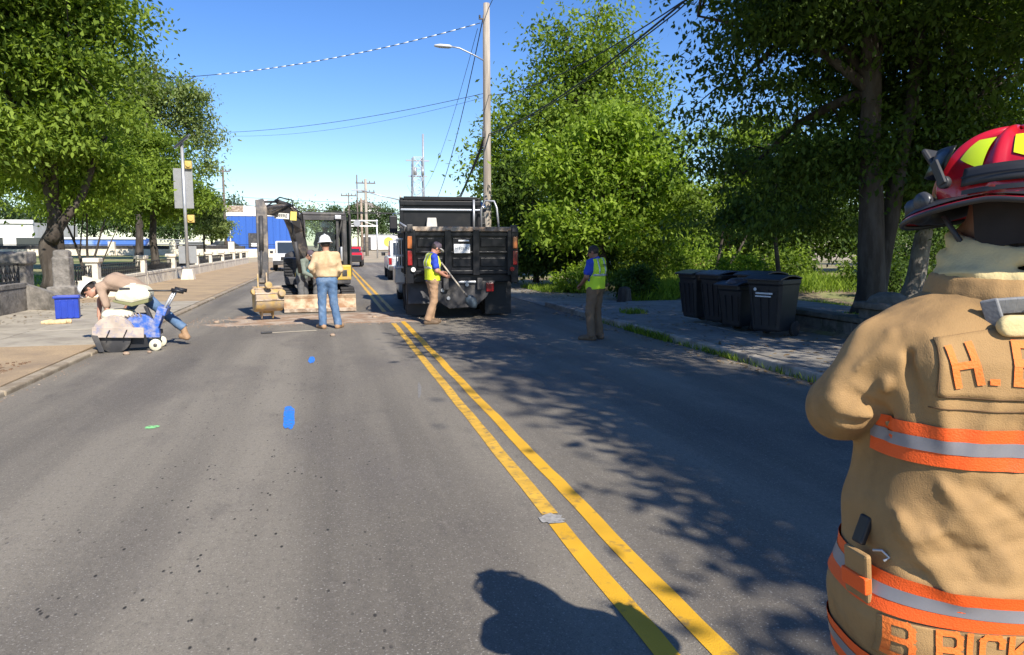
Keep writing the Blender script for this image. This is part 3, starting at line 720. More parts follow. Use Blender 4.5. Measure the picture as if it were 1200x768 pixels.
tree('tallest mid-green tree behind the utility pole and dump truck', (11.6, 34.5, .25), [(0, 0, 0), (-.2, 0, 4), (0, 0, 8), (.2, 0, 10.5)],
     [(0, 0, 8.6, 3.2, 3, 2.4), (-2.4, 0, 6.2, 2.4, 2.4, 2.2), (1.0, 0, 11.0, 2.0, 2, 1.7), (2.9, 0, 8.0, 2.2, 2.2, 1.9), (-.9, 0, 11.0, 1.5, 1.5, 1.4), (1.7, 0, 12.6, .9, .9, .8), (-3.6, -.5, 4.0, 1.9, 1.9, 1.6), (.5, -.5, 4.4, 3.4, 2, 2.0), (4.3, 0, 6.0, 1.7, 1.6, 1.5), (3.2, 0, 10.4, 1.2, 1.2, 1.0)],
     430, 95, .25, LF_mid, r0=.32, spread=.64, limbs=12, twigs=80, flat=.8)
tree('dark shrubby tree crowding the far side of the dump truck', (8.4, 29.5, .1), [(0, 0, 0), (0, 0, 1.5), (-.2, 0, 3.5)],
     [(-.4, 0, 2.6, 1.9, 1.6, 1.4), (.9, .4, 2.0, 1.9, 1.6, 1.2), (-.7, 1, 4.3, 1.5, 1.4, 1.1), (-.5, -.8, 1.2, 1.6, 1.2, .9), (1.6, -.8, 1.2, 1.7, 1.2, .9)], 430, 75, .19, LF_dark, r0=.12, spread=.38, limbs=6, twigs=40)
tree('slender dark-leaved tree with drooping fronds between the bright tree and the huge one', (13.3, 19.5, .25), [(0, 0, 0), (-.3, 0, 2), (-.6, 0, 4.4)],
     [(-.9, 0, 3.9, 1.1, 1.1, .55), (.5, 0, 3.3, 1.5, 1.2, .6), (-.6, 0, 2.4, 1.3, 1.2, .6), (1.6, 0, 2.3, 1.4, 1.2, .6)], 250, 60, .17, LF_dark, r0=.08, spread=.28, limbs=5, twigs=60, droop=.8, aspect=.38)
tree('airy sapling in the sunny gap behind the bins', (13.3, 23.5, .3), [(0, 0, 0), (.3, 0, 1.6), (.2, 0, 3.5)],
     [(0, 0, 2.9, 1.6, 1.2, .9), (1.4, 0, 4.0, 1.6, 1.3, .9), (2.6, 0, 2.9, 1.6, 1.2, .9), (1.4, .6, 5.4, 1.5, 1.3, .8)], 190, 60, .16, LF_mid, r0=.07, spread=.32, limbs=5, twigs=60, extra_trunks=[([(.1, 0, 0), (1.0, 0, 1.2), (1.9, 0, 3)], .06)])
for x, y, s_, lb in [(24, 33, 1.0, 'dark tree filling the gap left of the huge trunk, behind the bins'), (31, 30, 1.1, 'dark tree seen low between the two big trunks'), (34, 24, 1.0, 'dark tree at the far right edge behind the firefighter'),
                     (42, 42, 1.5, 'tall dark tree far back on the right'), (27, 42, 1.3, 'tall green tree behind the white building in the gap'), (48, 28, 1.4, 'broad dark tree far off at the right'), (19, 40, .8, 'round green tree left of the white building in the gap')]:
    tree(lb, (x, y, .3), [(0, 0, 0), (0, 0, 1.6 * s_), (0, 0, 5 * s_)], [(0, 0, 3.6 * s_, 3.4 * s_, 2.4 * s_, 2.2 * s_), (-1.5, 0, 1.7 * s_, 2.4 * s_, 1.6, 1.4 * s_), (1.8, 0, 1.7 * s_, 2.4 * s_, 1.6, 1.4 * s_), (.5, 0, 5.6 * s_, 2.2 * s_, 2, 1.6 * s_)], 260, 60, .30, LF_dark if s_ != .8 else LF_mid, r0=.2, spread=.55, limbs=4, twigs=20, group='background trees on the right')
# trees beside and behind the camera that throw the dappled shade
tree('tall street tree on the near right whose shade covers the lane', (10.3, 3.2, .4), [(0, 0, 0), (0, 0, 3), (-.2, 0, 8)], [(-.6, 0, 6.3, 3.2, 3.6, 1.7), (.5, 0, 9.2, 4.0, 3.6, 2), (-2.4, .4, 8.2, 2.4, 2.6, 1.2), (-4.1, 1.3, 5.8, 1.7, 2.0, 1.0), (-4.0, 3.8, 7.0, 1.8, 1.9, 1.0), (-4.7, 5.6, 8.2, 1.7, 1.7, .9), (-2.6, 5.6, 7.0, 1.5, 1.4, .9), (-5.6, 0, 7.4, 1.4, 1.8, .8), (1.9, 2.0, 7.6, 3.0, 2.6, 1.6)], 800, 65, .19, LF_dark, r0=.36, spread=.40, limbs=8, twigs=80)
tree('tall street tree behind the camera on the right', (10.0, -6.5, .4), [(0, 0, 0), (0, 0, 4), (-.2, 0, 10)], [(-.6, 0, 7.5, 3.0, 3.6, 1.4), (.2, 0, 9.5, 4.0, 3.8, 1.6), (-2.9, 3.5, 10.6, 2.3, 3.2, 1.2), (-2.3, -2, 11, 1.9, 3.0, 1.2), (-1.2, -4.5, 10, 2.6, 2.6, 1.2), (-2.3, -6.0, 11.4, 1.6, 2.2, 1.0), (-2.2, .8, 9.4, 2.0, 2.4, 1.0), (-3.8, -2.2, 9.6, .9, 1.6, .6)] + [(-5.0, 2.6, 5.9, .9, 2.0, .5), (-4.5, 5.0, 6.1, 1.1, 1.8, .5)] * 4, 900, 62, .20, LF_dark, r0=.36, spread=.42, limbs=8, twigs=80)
tree('street tree on the near left shading the gateposts', (-8.9, 11.5, .2), [(0, 0, 0), (0, 0, 3), (0, 0, 7)], [(0.3, .5, 6.2, 2.4, 2.6, 1.6), (-1.6, 0, 7.6, 2.8, 2.8, 1.6), (.8, 3, 7.2, 2.2, 2.2, 1.3), (.1, 1.5, 8.7, 2.2, 2.2, 1.2)], 300, 75, .17, LF_mid, r0=.3, spread=.42, limbs=6, twigs=40)

# ---- hedge-like undergrowth and weeds on the right
def bush(label, base, r, n, size, m, group=None, cat='bush'):
    t = thing('bush', label, cat, base, 0, group); b = MB()
    for i in range(9):
        a = i * 2.4; e = Vector((math.cos(a) * r[0] * .6, math.sin(a) * r[1] * .6, r[2] * random.uniform(.9, 1.5))); b.tube([(0, 0, 0), e * .5 + Vector((0, 0, .1)), e], [.022, .015, .006], 5)
    b.build('stems', M_bark, t)
    C, D = sample_lobe(max(8, n // 45), [(0, 0, r[2] * .95, *r)], .4); k = np.repeat(np.arange(len(C)), 45)
    P = C[k] + rng.normal(size=(len(k), 3)) * .22 * min(1, r[2]); P[:, 2] = np.maximum(P[:, 2], .03)
    leaves('foliage', P, size, m, t, tint=rng.random(len(C))[k], out=D[k]); return t
for i, (x, y, r, n, m, lb) in enumerate([
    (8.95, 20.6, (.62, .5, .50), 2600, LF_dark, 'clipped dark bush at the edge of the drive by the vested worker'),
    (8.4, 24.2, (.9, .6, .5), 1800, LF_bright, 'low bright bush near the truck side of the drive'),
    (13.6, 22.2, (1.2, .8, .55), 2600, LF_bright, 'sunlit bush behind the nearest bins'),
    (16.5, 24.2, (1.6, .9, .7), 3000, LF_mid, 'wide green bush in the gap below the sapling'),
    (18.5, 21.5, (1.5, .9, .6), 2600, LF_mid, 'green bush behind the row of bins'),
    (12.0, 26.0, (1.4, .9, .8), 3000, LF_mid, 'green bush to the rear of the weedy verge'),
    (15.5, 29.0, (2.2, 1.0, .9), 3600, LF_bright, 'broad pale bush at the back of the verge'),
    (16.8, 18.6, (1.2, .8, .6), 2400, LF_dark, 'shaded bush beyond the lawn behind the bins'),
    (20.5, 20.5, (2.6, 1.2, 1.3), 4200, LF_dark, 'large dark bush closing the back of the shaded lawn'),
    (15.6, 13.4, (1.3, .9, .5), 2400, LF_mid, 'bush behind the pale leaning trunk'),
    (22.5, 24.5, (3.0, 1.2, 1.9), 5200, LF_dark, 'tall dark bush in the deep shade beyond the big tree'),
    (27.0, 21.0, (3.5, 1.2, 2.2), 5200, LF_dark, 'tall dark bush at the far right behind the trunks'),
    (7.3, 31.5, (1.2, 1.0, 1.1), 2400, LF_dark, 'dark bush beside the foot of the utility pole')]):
    bush(lb, (x, y, float(ground_h(x, y))), r, n, .15, m, 'bushes along the right-hand verge')

def blades(name, boxes, h, m, w=.012):
    P = []; 
    for (x0, x1, y0, y1, n, hh) in boxes:
        q = np.stack([rng.uniform(x0, x1, n), rng.uniform(y0, y1, n)], 1); P.append(np.c_[q, np.full(n, hh)])
    P = np.concatenate(P); n = len(P); z = ground_h(P[:, 0], P[:, 1]) + .012
    kx = (P[:, 0] < XR + .3) & (P[:, 1] < 19); z = np.where(kx, 0.0, z); kx = (P[:, 0] >= XR + .3) & (P[:, 0] < 8.2) & (P[:, 1] < 19); z = np.where(kx, .12, z)
    a = rng.uniform(0, 6.28, n); L = P[:, 2] * rng.uniform(.4, 1.3, n); ww = w * rng.uniform(.6, 1.5, n)
    le = rng.normal(size=(n, 2)) * .35 * L[:, None]; s = np.stack([np.cos(a), np.sin(a)], 1) * ww[:, None] / 2
    B = np.c_[P[:, :2], z]; V = np.zeros((n, 4, 3))
    V[:, 0] = B; V[:, 0, :2] -= s; V[:, 1] = B; V[:, 1, :2] += s
    V[:, 2] = B; V[:, 2, :2] += le + s * .2; V[:, 2, 2] += L; V[:, 3] = B; V[:, 3, :2] += le * .45 - s * .9; V[:, 3, 2] += L * .55
    o = npmesh(name, V.reshape(-1, 3), np.arange(4 * n).reshape(n, 4), m, None, False, rng.random(n)); o['kind'] = 'stuff'; return o
blades('tall_weeds', [(9.3, 12.4, 20.4, 22.6, 5200, .45), (8.6, 10.2, 20.0, 21.0, 900, .3), (7.2, 9.2, 24.4, 27.5, 1600, .22), (12.0, 19.0, 20.5, 27.0, 7000, .40), (11, 20, 27, 32, 5000, .5)], .5, LF_bright, .022)
blades('kerb_weeds', [(XR - .06, XR + .04, 7.5, 15.5, 700, .09), (XR - .10, XR + .10, 11.4, 13.2, 900, .13), (XR - .05, XR + .05, 9.2, 10.2, 200, .10), (6.4, 6.9, 15.0, 15.6, 300, .12)], .1, LF_mid, .012)
blades('lawn_grass', [(8.75, 14.0, 9.5, 18.5, 16000, .07), (-20, -7.8, 21, 40, 22000, .08)], .07, LF_bright, .014)
def litter(name, boxes, size, m):
    P = []
    for (x0, x1, y0, y1, n, z) in boxes:
        q = np.stack([rng.uniform(x0, x1, n), rng.uniform(y0, y1, n)], 1); zz = ground_h(q[:, 0], q[:, 1]) + .02 if z is None else np.full(n, z); P.append(np.c_[q, zz])
    P = np.concatenate(P); n = len(P); a = rng.uniform(0, 6.28, n); L = size * rng.uniform(.5, 1.4, n)
    d = np.stack([np.cos(a), np.sin(a), rng.uniform(-.1, .35, n)], 1) * L[:, None]; s = np.stack([-np.sin(a), np.cos(a), rng.uniform(0, .3, n)], 1) * L[:, None] * .3
    V = np.stack([P, P + d * .5 + s, P + d, P + d * .5 - s], 1); V[..., 2] = np.maximum(V[..., 2], P[:, None, 2])
    o = npmesh(name, V.reshape(-1, 3), np.arange(4 * n).reshape(n, 4), m, None, False, rng.random(n)); o['kind'] = 'stuff'
LF_dry = leafmat('leaf_dry', (0.10, 0.06, 0.03), (0.34, 0.25, 0.14), .1)
litter('fallen_leaves', [(5.75, 8.2, 4, 18, 700, .128), (5.2, 5.65, 4, 17, 350, .004), (8.2, 13, 19.2, 23, 1600, None), (6.5, 9, 21, 28, 900, .02), (9, 14, 11, 16, 900, None), (-7.1, -5.8, 16.0, 24, 150, .07), (-6.8, -4.2, 7.2, 11.0, 200, .065)], .07, LF_dry)
litter_done = 1
def pebbles(name, boxes, m):
    P = []; Q = []; k = 0
    ico = np.array([(1, 0, -.3), (-.5, .87, -.3), (-.5, -.87, -.3), (.5, .5, .5), (-.7, 0, .5), (.3, -.7, .5)])
    F = np.array([(0, 1, 3), (1, 4, 3), (1, 2, 4), (2, 5, 4), (2, 0, 5), (0, 3, 5), (3, 4, 5)])
    for (x0, x1, y0, y1, n, z, s) in boxes:
        for _ in range(n):
            c = np.array([random.uniform(x0, x1), random.uniform(y0, y1), z]); r = s * random.uniform(.4, 1.5); a = random.uniform(0, 6.28); ca, sa = math.cos(a), math.sin(a)
            v = ico * np.array([r, r * random.uniform(.6, 1), r * .6]); v = np.c_[v[:, 0] * ca - v[:, 1] * sa, v[:, 0] * sa + v[:, 1] * ca, v[:, 2]] + c + [0, 0, r * .15]
            P.append(v); Q.append(F + k); k += 6
    npmesh(name, np.concatenate(P), np.concatenate(Q), m)['kind'] = 'stuff'
pebbles('gravel', [(-3.0, 2.4, 15.4, 17.9, 900, .006, .014), (-3.5, -3.3, 5, 30, 300, .003, .009), (5.3, 5.65, 5, 16, 300, .003, .010), (-6.5, -4.0, 8.0, 10.5, 220, .064, .016)], M_dirt)
for i in range(7):
    blotch('soil_patch', random.uniform(-5.6, -4.3), random.uniform(8.6, 11.4), random.uniform(.05, .28), random.uniform(.05, .16), M_soil, z=.068 + i * .0006, rough=.5)['kind'] = 'stuff'
pebbles('soil_crumbs', [(-5.4, -4.0, 8.4, 11.2, 500, .066, .020)], M_soil)
# distant woods as separate trees
far_specs = [(-58, 140, 6, 'dark far tree beyond the long white building, leftmost'), (-49, 138, 5, 'dark far tree over the white building roof'), (-40, 142, 6, 'rounded far tree right of the long white building'), (-33, 140, 5, 'far tree behind the low blue shed'), (-26, 138, 5.5, 'far tree behind the bleachers'), (-20, 142, 5, 'far tree just left of the blue building'), (18, 150, 5, 'green tree rising at the end of the street beside the pale trailer'), (9, 165, 6, 'bushy green tree beyond the pale trailer'), (3, 150, 5.5, 'green tree behind the cluster of thin far poles'), (26, 170, 6, 'green tree far behind the street lamp pole'),
    (-22, 150, 6.5, 'dark rounded tree above the blue building'), (-29, 155, 7, 'darkest crown rising over the blue building, leftmost'), (-8, 165, 6, 'hazy pale tree just above the excavator boom'), (0, 175, 5.5, 'hazy pale tree above the excavator cab'), (35, 150, 6, 'distant tree hidden mostly behind the dump truck'), (12, 200, 7, 'farthest green tree on the rise at the street end')]
for i, (x, y, r, lb) in enumerate(far_specs):
    z = float(ground_h(x, y)) - .5
    tree(lb, (x, y, z), [(0, 0, 0), (0, 0, r * .5), (0, 0, r * 1.1)], [(0, 0, r * .95, r * .85, r * .8, r * .55), (r * .4, 0, r * 1.3, r * .5, r * .5, r * .4), (-r * .4, 0, r * 1.25, r * .5, r * .5, r * .4)], 120, 40, .55, LF_pale if i in (12, 13) else LF_far, r0=.3, spread=r * .13, limbs=3, twigs=10, group='distant trees', flat=.8)

# ================================================================ poles, wires, signs, buildings
M_pole = mat('weathered_pole_wood', (0.42, 0.37, 0.30), 0.9, var=0.2, scale=4, bump=0.6, bscale=12, stretch=(3, 3, .15), col2=(0.26, 0.22, 0.18), mixs=3)
M_poled = mat('dark_pole_wood', (0.15, 0.12, 0.10), 0.9, var=0.2, scale=4)
M_galv = mat('galvanised_steel', (0.50, 0.51, 0.52), 0.45, metal=0.6, var=0.1, scale=5)
M_alu = mat('sign_back_aluminium', (0.34, 0.35, 0.36), 0.5, metal=0.5, var=0.06)
M_wire = mat('black_cable', (0.02, 0.02, 0.022), 0.6)
M_white = mat('white_paint', (0.78, 0.78, 0.76), 0.5, var=0.04, col2=(0.6, 0.58, 0.54), mixs=1.2, lo=.55, hi=.8)
M_black = mat('black_plastic', (0.014, 0.014, 0.016), 0.5, var=0.2)
M_rubber = mat('tyre_rubber', (0.028, 0.027, 0.027), 0.85, var=0.25, scale=12, col2=(0.09, 0.08, 0.07), mixs=4, lo=.5, hi=.8, bump=.2)
M_glass = mat('dark_glass', (0.03, 0.04, 0.05), 0.08, var=0.05, spec=0.8)
M_chrome = mat('chrome', (0.65, 0.65, 0.66), 0.18, metal=1.0, var=0.03)
M_blackp = mat('black_truck_paint', (0.004, 0.0045, 0.007), 0.42, var=0.3, scale=3, col2=(0.017, 0.016, 0.017), mixs=2.2, lo=.48, hi=.75, coat=.1, spec=.35)
M_silver = mat('silver_truck_paint', (0.33, 0.36, 0.41), 0.3, metal=0.5, var=0.08, col2=(0.22, 0.21, 0.20), mixs=2, lo=.55, hi=.8, coat=.3)
M_red = mat('red_paint', (0.55, 0.02, 0.03), 0.3, var=0.1, coat=.4)
M_redl = mat('red_lamp_lens', (0.30, 0.010, 0.012), 0.2, var=0.1, coat=.5)
M_amber = mat('amber_lamp_lens', (0.42, 0.11, 0.02), 0.2, var=0.1, coat=.5)
M_rust = mat('rusty_steel', (0.28, 0.20, 0.14), 0.8, metal=.2, var=0.3, scale=9, col2=(0.50, 0.42, 0.33), mixs=4, bump=.4)
M_dkmetal = mat('dark_dusty_steel', (0.055, 0.054, 0.056), 0.6, metal=.3, var=0.3, scale=4, col2=(0.16, 0.145, 0.125), mixs=3, lo=.5, hi=.72)
M_yellow = mat('yellow_machine_paint', (0.62, 0.40, 0.04), 0.5, var=0.15, col2=(0.40, 0.29, 0.13), mixs=5, lo=.5, hi=.7)
M_bucket = mat('worn_yellow_bucket', (0.50, 0.34, 0.12), 0.75, var=0.25, scale=7, col2=(0.36, 0.28, 0.20), mixs=5, lo=.42, hi=.6, bump=.4)
M_blade = mat('dusty_blade_steel', (0.52, 0.40, 0.27), 0.85, var=0.18, scale=5, col2=(0.30, 0.17, 0.09), mixs=4, lo=.46, hi=.62, bump=.4)
M_beacon = mat('yellow_sign_housing', (0.60, 0.42, 0.12), 0.5, var=.08)

def pole_top(t, z, n=2, w=1.2, m=None): ...
pole = thing('utility_pole', 'tall weathered wooden utility pole with a street lamp arm behind the dump truck', 'utility pole', (5.9, 27.6, 0))
MB().tube([(0, 0, -.02), (0, 0, 3), (.01, 0, 7), (0, 0, 10.62)], [.165, .155, .135, .115], 14).build('shaft', M_pole, pole)
arm = MB().tube([(-.10, 0, 8.55), (-.5, -.05, 8.72), (-1.05, -.1, 8.92), (-1.35, -.12, 8.95)], .028, 8).build('lamp_arm', M_galv, pole)
hd = MB().lathe([(0.001, -.32), (.07, -.30), (.13, -.1), (.12, .25), (.05, .34), (0.001, .35)], (-1.68, -.14, 8.94), 14, rot=(0, R(90), 0), sx=.55).build('lamp_head', mat('lamp_head_grey', (.6, .6, .6), .4), pole)
MB().box((-.14, 0, 10.05), (.30, .06, .05)).box((-.14, -.10, 5.84), (.12, .08, .22)).cyl((-.26, 0, 10.05), (-.26, 0, 10.18), .035, n=8).build('insulator_bracket', M_dkmetal, pole)
MB().cyl((-.145, 0, .5), (-.13, 0, 10.2), .012, n=6).build('ground_wire', M_poled, pole)

def cable(label, a, b, sag, r=.016, m=None, name='power_cable', n=24, group=None, cat='cable', twist=0):
    a = Vector(a); b = Vector(b); c = a.lerp(b, .5); mb = MB()
    pts = [a.lerp(b, i / n) - c - Vector((0, 0, sag * 4 * (i / n) * (1 - i / n))) for i in range(n + 1)]
    mb.tube(pts, r, 6)
    if twist: mb.tube([p + Vector((0, 0, -twist * (1 + .3 * math.sin(i * 2.1)))) for i, p in enumerate(pts)], r * .7, 5)
    o = mb.build(name, m or M_wire); o.location = c; return tag(o, label, cat, group)
PT = Vector((5.76, 27.6, 10.05))
cable('taut cable striped with white sleeves, from the pole top to the left trees', PT + Vector((-.1, 0, -.15)), at(140, 93, 36), .50, .013)
wm = at(140, 93, 36); st = tag(MB().box((0, 0, 0), (.01, .01, .01)).build('tmpx', M_wire), None, None); bpy.data.objects.remove(st)
sl = thing('cable_sleeves', 'white sleeves spaced along the striped cable over the street', 'cable sleeves', (-1, 31, 9))
a_ = PT + Vector((-.1, 0, -.15)); ref = None
for i in range(30):
    f0 = .012 + i * .0232; f1 = f0 + .0125; q = [a_.lerp(wm, f) - Vector((0, 0, .50 * 4 * f * (1 - f))) - Vector((-1, 31, 9)) for f in (f0, f1)]
    MB().cyl(q[0], q[1], .021, n=8).build('sleeve', M_white, sl)
cable('thin cable from mid pole down to the park trees on the left', (5.76, 27.6, 7.35), at(235, 156, 44), .35, .010)
cable('second thin cable just below, from mid pole to the left', (5.76, 27.6, 7.2), at(235, 158, 46), .55, .006)
cable('steep dark cable from the pole top running down the street to the steel tower', PT, (9.9, 90, 9.2), 5.2, .018)
cable('faint thin cable beside the steep one, running down the street', PT + Vector((-.2, 0, -.35)), (9.3, 90, 9.0), 3.2, .010)
cable('upper thick cable from the pole across the tall trees to the upper right', (5.95, 27.6, 7.3), at(800, 2, 11.2), .35, .012)
cable('thick twisted cable bundle sweeping from the pole over the road to the upper right', (5.95, 27.5, 5.85), (6.05, 4.6, 6.6), .62, .019, twist=.06)
cable('black cable bundle from the pole down the street behind the dump truck', (5.85, 27.6, 5.85), (10.5, 90, 6.9), 3.4, .035, twist=.12)
cable('short cable crossing the blue gap between the bright tree and the huge tree', at(770, 130, 24), at(900, 148, 20), .1, .012)
cable('low dark cable crossing the far street above the excavator', at(240, 233, 88), at(560, 243, 88), 1.2, .035, group='cables crossing the far street')
cable('thin cable crossing the far street just above the blue building', at(200, 224, 86), at(500, 238, 86), .4, .02, group='cables crossing the far street')
cable('thickest low cable crossing the far street with hanging fittings', at(330, 243, 84), at(520, 249, 84), .3, .05, group='cables crossing the far street')
cable('faint top cable at the solar sign crossing to the left', at(200, 224, 86), at(268, 220, 90), .1, .02, group='cables crossing the far street')
cable('short overhead cable running off from the top of the near pole', (5.95, 27.6, 10.4), (6.3, 8, 14.5), .3, .014)

def far_pole(px, ytop, Y, label, w=.26, arms=(), m=None, xo=0, cat='utility pole', brk=None):
    p = at(px, 290, Y); z0 = float(ground_h(p.x, Y)) - .1; top = at(px, ytop, Y).z
    t = thing('utility_pole', label, cat, (p.x, Y, z0)); h = top - z0
    MB().cyl((0, 0, 0), (0, 0, h), w / 2, w / 2 * .75, 8).build('shaft', m or M_pole, t)
    for f, L in arms:
        b = MB().box((0, 0, h - f), (L, .12, .14))
        for s in (-.45, -.15, .2, .45): b.cyl((s * L, 0, h - f), (s * L, 0, h - f + .3), .06, n=6)
        b.build('crossarm', m or M_poled, t)
    if brk: MB().tube([(0, 0, h - .4), (brk * .5, 0, h - .05), (brk, 0, h + .35)], .06, 6).box((brk * 1.1, 0, h + .37), (.9, .25, .12)).build('lamp_arm', M_galv, t)
    return t
far_pole(265, 195, 95, 'grey pole with a short crossarm standing over the blue building', .32, [(.6, 1.6)], M_poled)
far_pole(430, 210, 92, 'thick pale far pole with crossarms at the street end', .42, [(.5, 2.4), (1.6, 2.2)])
far_pole(424.5, 232, 96, 'reddish pole just left of the thick pale one', .36, [], M_rust)
far_pole(420, 205, 90, 'dark slim far pole, tallest left of the thick pale one', .18, [], M_poled)
far_pole(410, 226, 100, 'slim far pole with a small crossarm above the red pickup', .18, [(.4, 2.0)], M_poled)
far_pole(404, 243, 84, 'thin pale sign pole beside the excavator cab', .14)
far_pole(470, 229, 62, 'pale far pole with a long lamp arm, left of the dump truck', .20, [], brk=-3.2)
tw = thing('steel_tower', 'pale lattice steel tower with insulators rising behind the dump truck', 'pylon', (11.3, 96, .4))
b = MB(); hh = 12.6; 
for sx in (-1, 1):
    for sy in (-1, 1): b.bar((sx * .95, sy * .95, 0), (sx * .62, sy * .62, hh), .12, .12)
for i in range(9):
    z0 = i * hh / 9; z1 = z0 + hh / 9; w0 = .95 - .33 * z0 / hh; w1 = .95 - .33 * z1 / hh
    for s in (-1, 1): b.bar((-w0, s * w0, z0), (w1, s * w1, z1), .06, .06).bar((w0, s * w0, z0), (-w1, s * w1, z1), .06, .06).bar((-w1, s * w1, z1), (w1, s * w1, z1), .06, .06)
b.build('lattice', M_galv, tw); MB().cyl((.75, 0, 0), (.75, 0, 15.6), .13, n=8).build('mast', M_galv, tw)
MB().box((0, 0, 12.2), (3.0, .15, .15)).box((0, 0, 10.2), (2.4, .15, .15)).cyl((-.4, -.6, 10.3), (-.4, -.6, 11.3), .22, n=8).cyl((.6, -.6, 10.3), (.6, -.6, 11.2), .2, n=8).build('crossarm', M_alu, tw)
gs = thing('gantry_sign', 'pale gantry beam with a small round sign over the far street', 'gantry', (3.6, 84, .2))
MB().cyl((-1.75, 0, 0), (-1.75, 0, 4.4), .09, n=8).cyl((1.6, 0, 0), (1.6, 0, 4.4), .09, n=8).build('post', M_galv, gs)
MB().box((-.1, 0, 4.25), (3.6, .2, .12)).box((-.1, 0, 3.65), (3.6, .2, .12)).bar((-1.8, 0, 3.65), (-.1, 0, 4.25), .06, .06).bar((-.1, 0, 4.25), (1.6, 0, 3.65), .06, .06).build('beam', M_white, gs)
MB().cyl((-.6, -.15, 3.95), (-.6, -.2, 3.95), .38, n=14).build('round_sign', M_alu, gs)

# solar-powered sign post
ss = thing('solar_sign_post', 'metal post with solar panel, blank sign backs and two yellow beacons by the wall', 'sign post', (-6.57, 37.2, .06))
MB().box((0, 0, .24), (.58, .58, .50), taper=.72).build('concrete_base', M_wall, ss, bevel=.02)
MB().cyl((0, 0, .45), (0, 0, 6.25), .075, n=12).build('post', M_galv, ss)
MB().box((0, 0, 6.42), (.95, .62, .045), rot=(R(8), R(-42), 0)).build('solar_panel', mat('solar_panel_dark', (.05, .06, .09), .25), ss)
MB().box((0, .02, 6.36), (.80, .52, .03), rot=(R(8), R(-42), 0)).box((0, 0, 6.3), (.12, .12, .16)).build('panel_frame', M_alu, ss)
MB().box((-.04, .12, 4.26), (.84, .012, 1.85)).build('sign_back', M_alu, ss, bevel=.004)
MB().box((.0, .12, 1.16), (.80, .012, .82)).build('sign_back', M_alu, ss, bevel=.004)
for z in (5.35, 2.85): MB().box((.24, .06, z), (.30, .20, .36)).cyl((.24, -.06, z), (.24, -.10, z), .12, n=14).build('beacon', M_beacon, ss, bevel=.02)

# ---- buildings across the park and street end
def building(label, cat, x0, x1, y0, y1, h, wallm, name='building', group=None): 
    z = float(ground_h((x0 + x1) / 2, y0)) - .3
    t = thing(name, label, cat, ((x0 + x1) / 2, (y0 + y1) / 2, z), 0, group)
    MB().box((0, 0, h / 2), (x1 - x0, y1 - y0, h)).build('wall', wallm, t); return t, z
M_bbl = mat('blue_metal_cladding', (0.028, 0.11, 0.42), 0.5, var=.07, scale=.5, stretch=(6, 1, .3)); M_bwh = mat('white_render', (0.74, 0.73, 0.70), .7, var=.05, col2=(.60, .57, .52), mixs=.4)
bb, z = building('blue clad industrial building with a white parapet beyond the park wall', 'building', -15.6, -5.3, 120, 150, 5.6, M_bbl)
MB().box((0, 0, 6.40), (10.5, 30.2, 1.56)).build('parapet', M_bwh, bb)
for i in range(11): MB().box((-5.05 + i * 1.0, -15.06, 2.9), (.10, .08, 5.6)).build('cladding_rib', M_bbl, bb)
MB().box((-.8, -15.08, 1.9), (2.0, .14, 2.2)).build('loading_door', M_dkmetal, bb); MB().box((-.8, -15.2, 1.2), (1.2, .1, .5)).build('door_light', M_white, bb)
MB().cyl((.2, -13, 7.2), (.2, -13, 8.3), .9, n=12).build('roof_vent', M_white, bb); MB().box((-3.6, -15.06, 6.7), (2.4, .25, .9)).build('roof_sign', M_rust, bb)
MB().bar((-4.4, -15.3, .2), (-4.4, -15.3, 3.4), .15, .15).bar((-5.2, -15.3, 3.4), (-4.3, -15.3, 3.4), .15, .15).build('door_frame', M_white, bb)
wb, z = building('long white building beyond the far park wall behind the big trunk', 'building', -72, -39, 112, 130, 4.2, M_bwh)
MB().box((0, -9.05, 4.3), (33.2, .4, .5)).build('parapet', M_white, wb)
for i in range(7): MB().box((-15 + i * 5.2, -9.03, 1.5), (3.6, .12, 1.3)).build('window', M_glass, wb)
ms, z = building('low blue and pale shed seen under the trees across the park', 'shed', -33, -22, 98, 104, 2.1, mat('pale_blue_cladding', (.25, .36, .58), .6, col2=(.06, .16, .5), mixs=.35, lo=.45, hi=.55))
MB().box((0, -3.06, 2.1), (11.2, .2, .22)).build('roof_edge', M_white, ms); MB().box((-3, -3.05, .8), (3, .12, 1.2)).build('window', M_dkmetal, ms)
bl = thing('bleachers', 'grey stepped bleachers seen under the round tree', 'bleachers', (-18.6, 96, .4))
for i in range(7): MB().box((0, i * .6, .3 + i * .28), (7.5 - i * .3, .5, .12)).build('bench_row', M_alu, bl)
MB().bar((-3.6, 0, 0), (-3.0, 4, 2.2), .15, .15).bar((3.6, 0, 0), (3.0, 4, 2.2), .15, .15).build('side_frame', M_galv, bl)
pw = thing('park_wall', 'pale low wall with square posts along the far edge of the park lawn', 'wall', (-44, 86, .45))
for i in range(12):
    MB().box((-29.5 + i * 6, 0, .35), (5.5, .35, .95)).build('stone_block', M_wall, pw); MB().box((-26.6 + i * 6, 0, .75), (.62, .62, 1.75)).build('post', M_wall, pw)
for i in range(12): MB().box((-29.5 + i * 6, 0, 1.30), (5.5, .05, .05)).box((-29.5 + i * 6, 0, 1.05), (5.5, .05, .05)).build('rail', M_iron, pw)
MB().box((0, .3, .95), (66, .02, .55)).build('fence_mesh', M_dkmetal, pw)
tl = thing('trailer', 'white site trailer with a round yellow emblem at the end of the street', 'trailer', (9.2, 118, 1.0))
MB().box((0, 0, 1.15), (8.6, 2.6, 2.3)).build('body', M_bwh, tl, bevel=.05); MB().box((-3.6, -1.33, 1.0), (1.3, .05, 2.0)).build('door', M_dkmetal, tl)
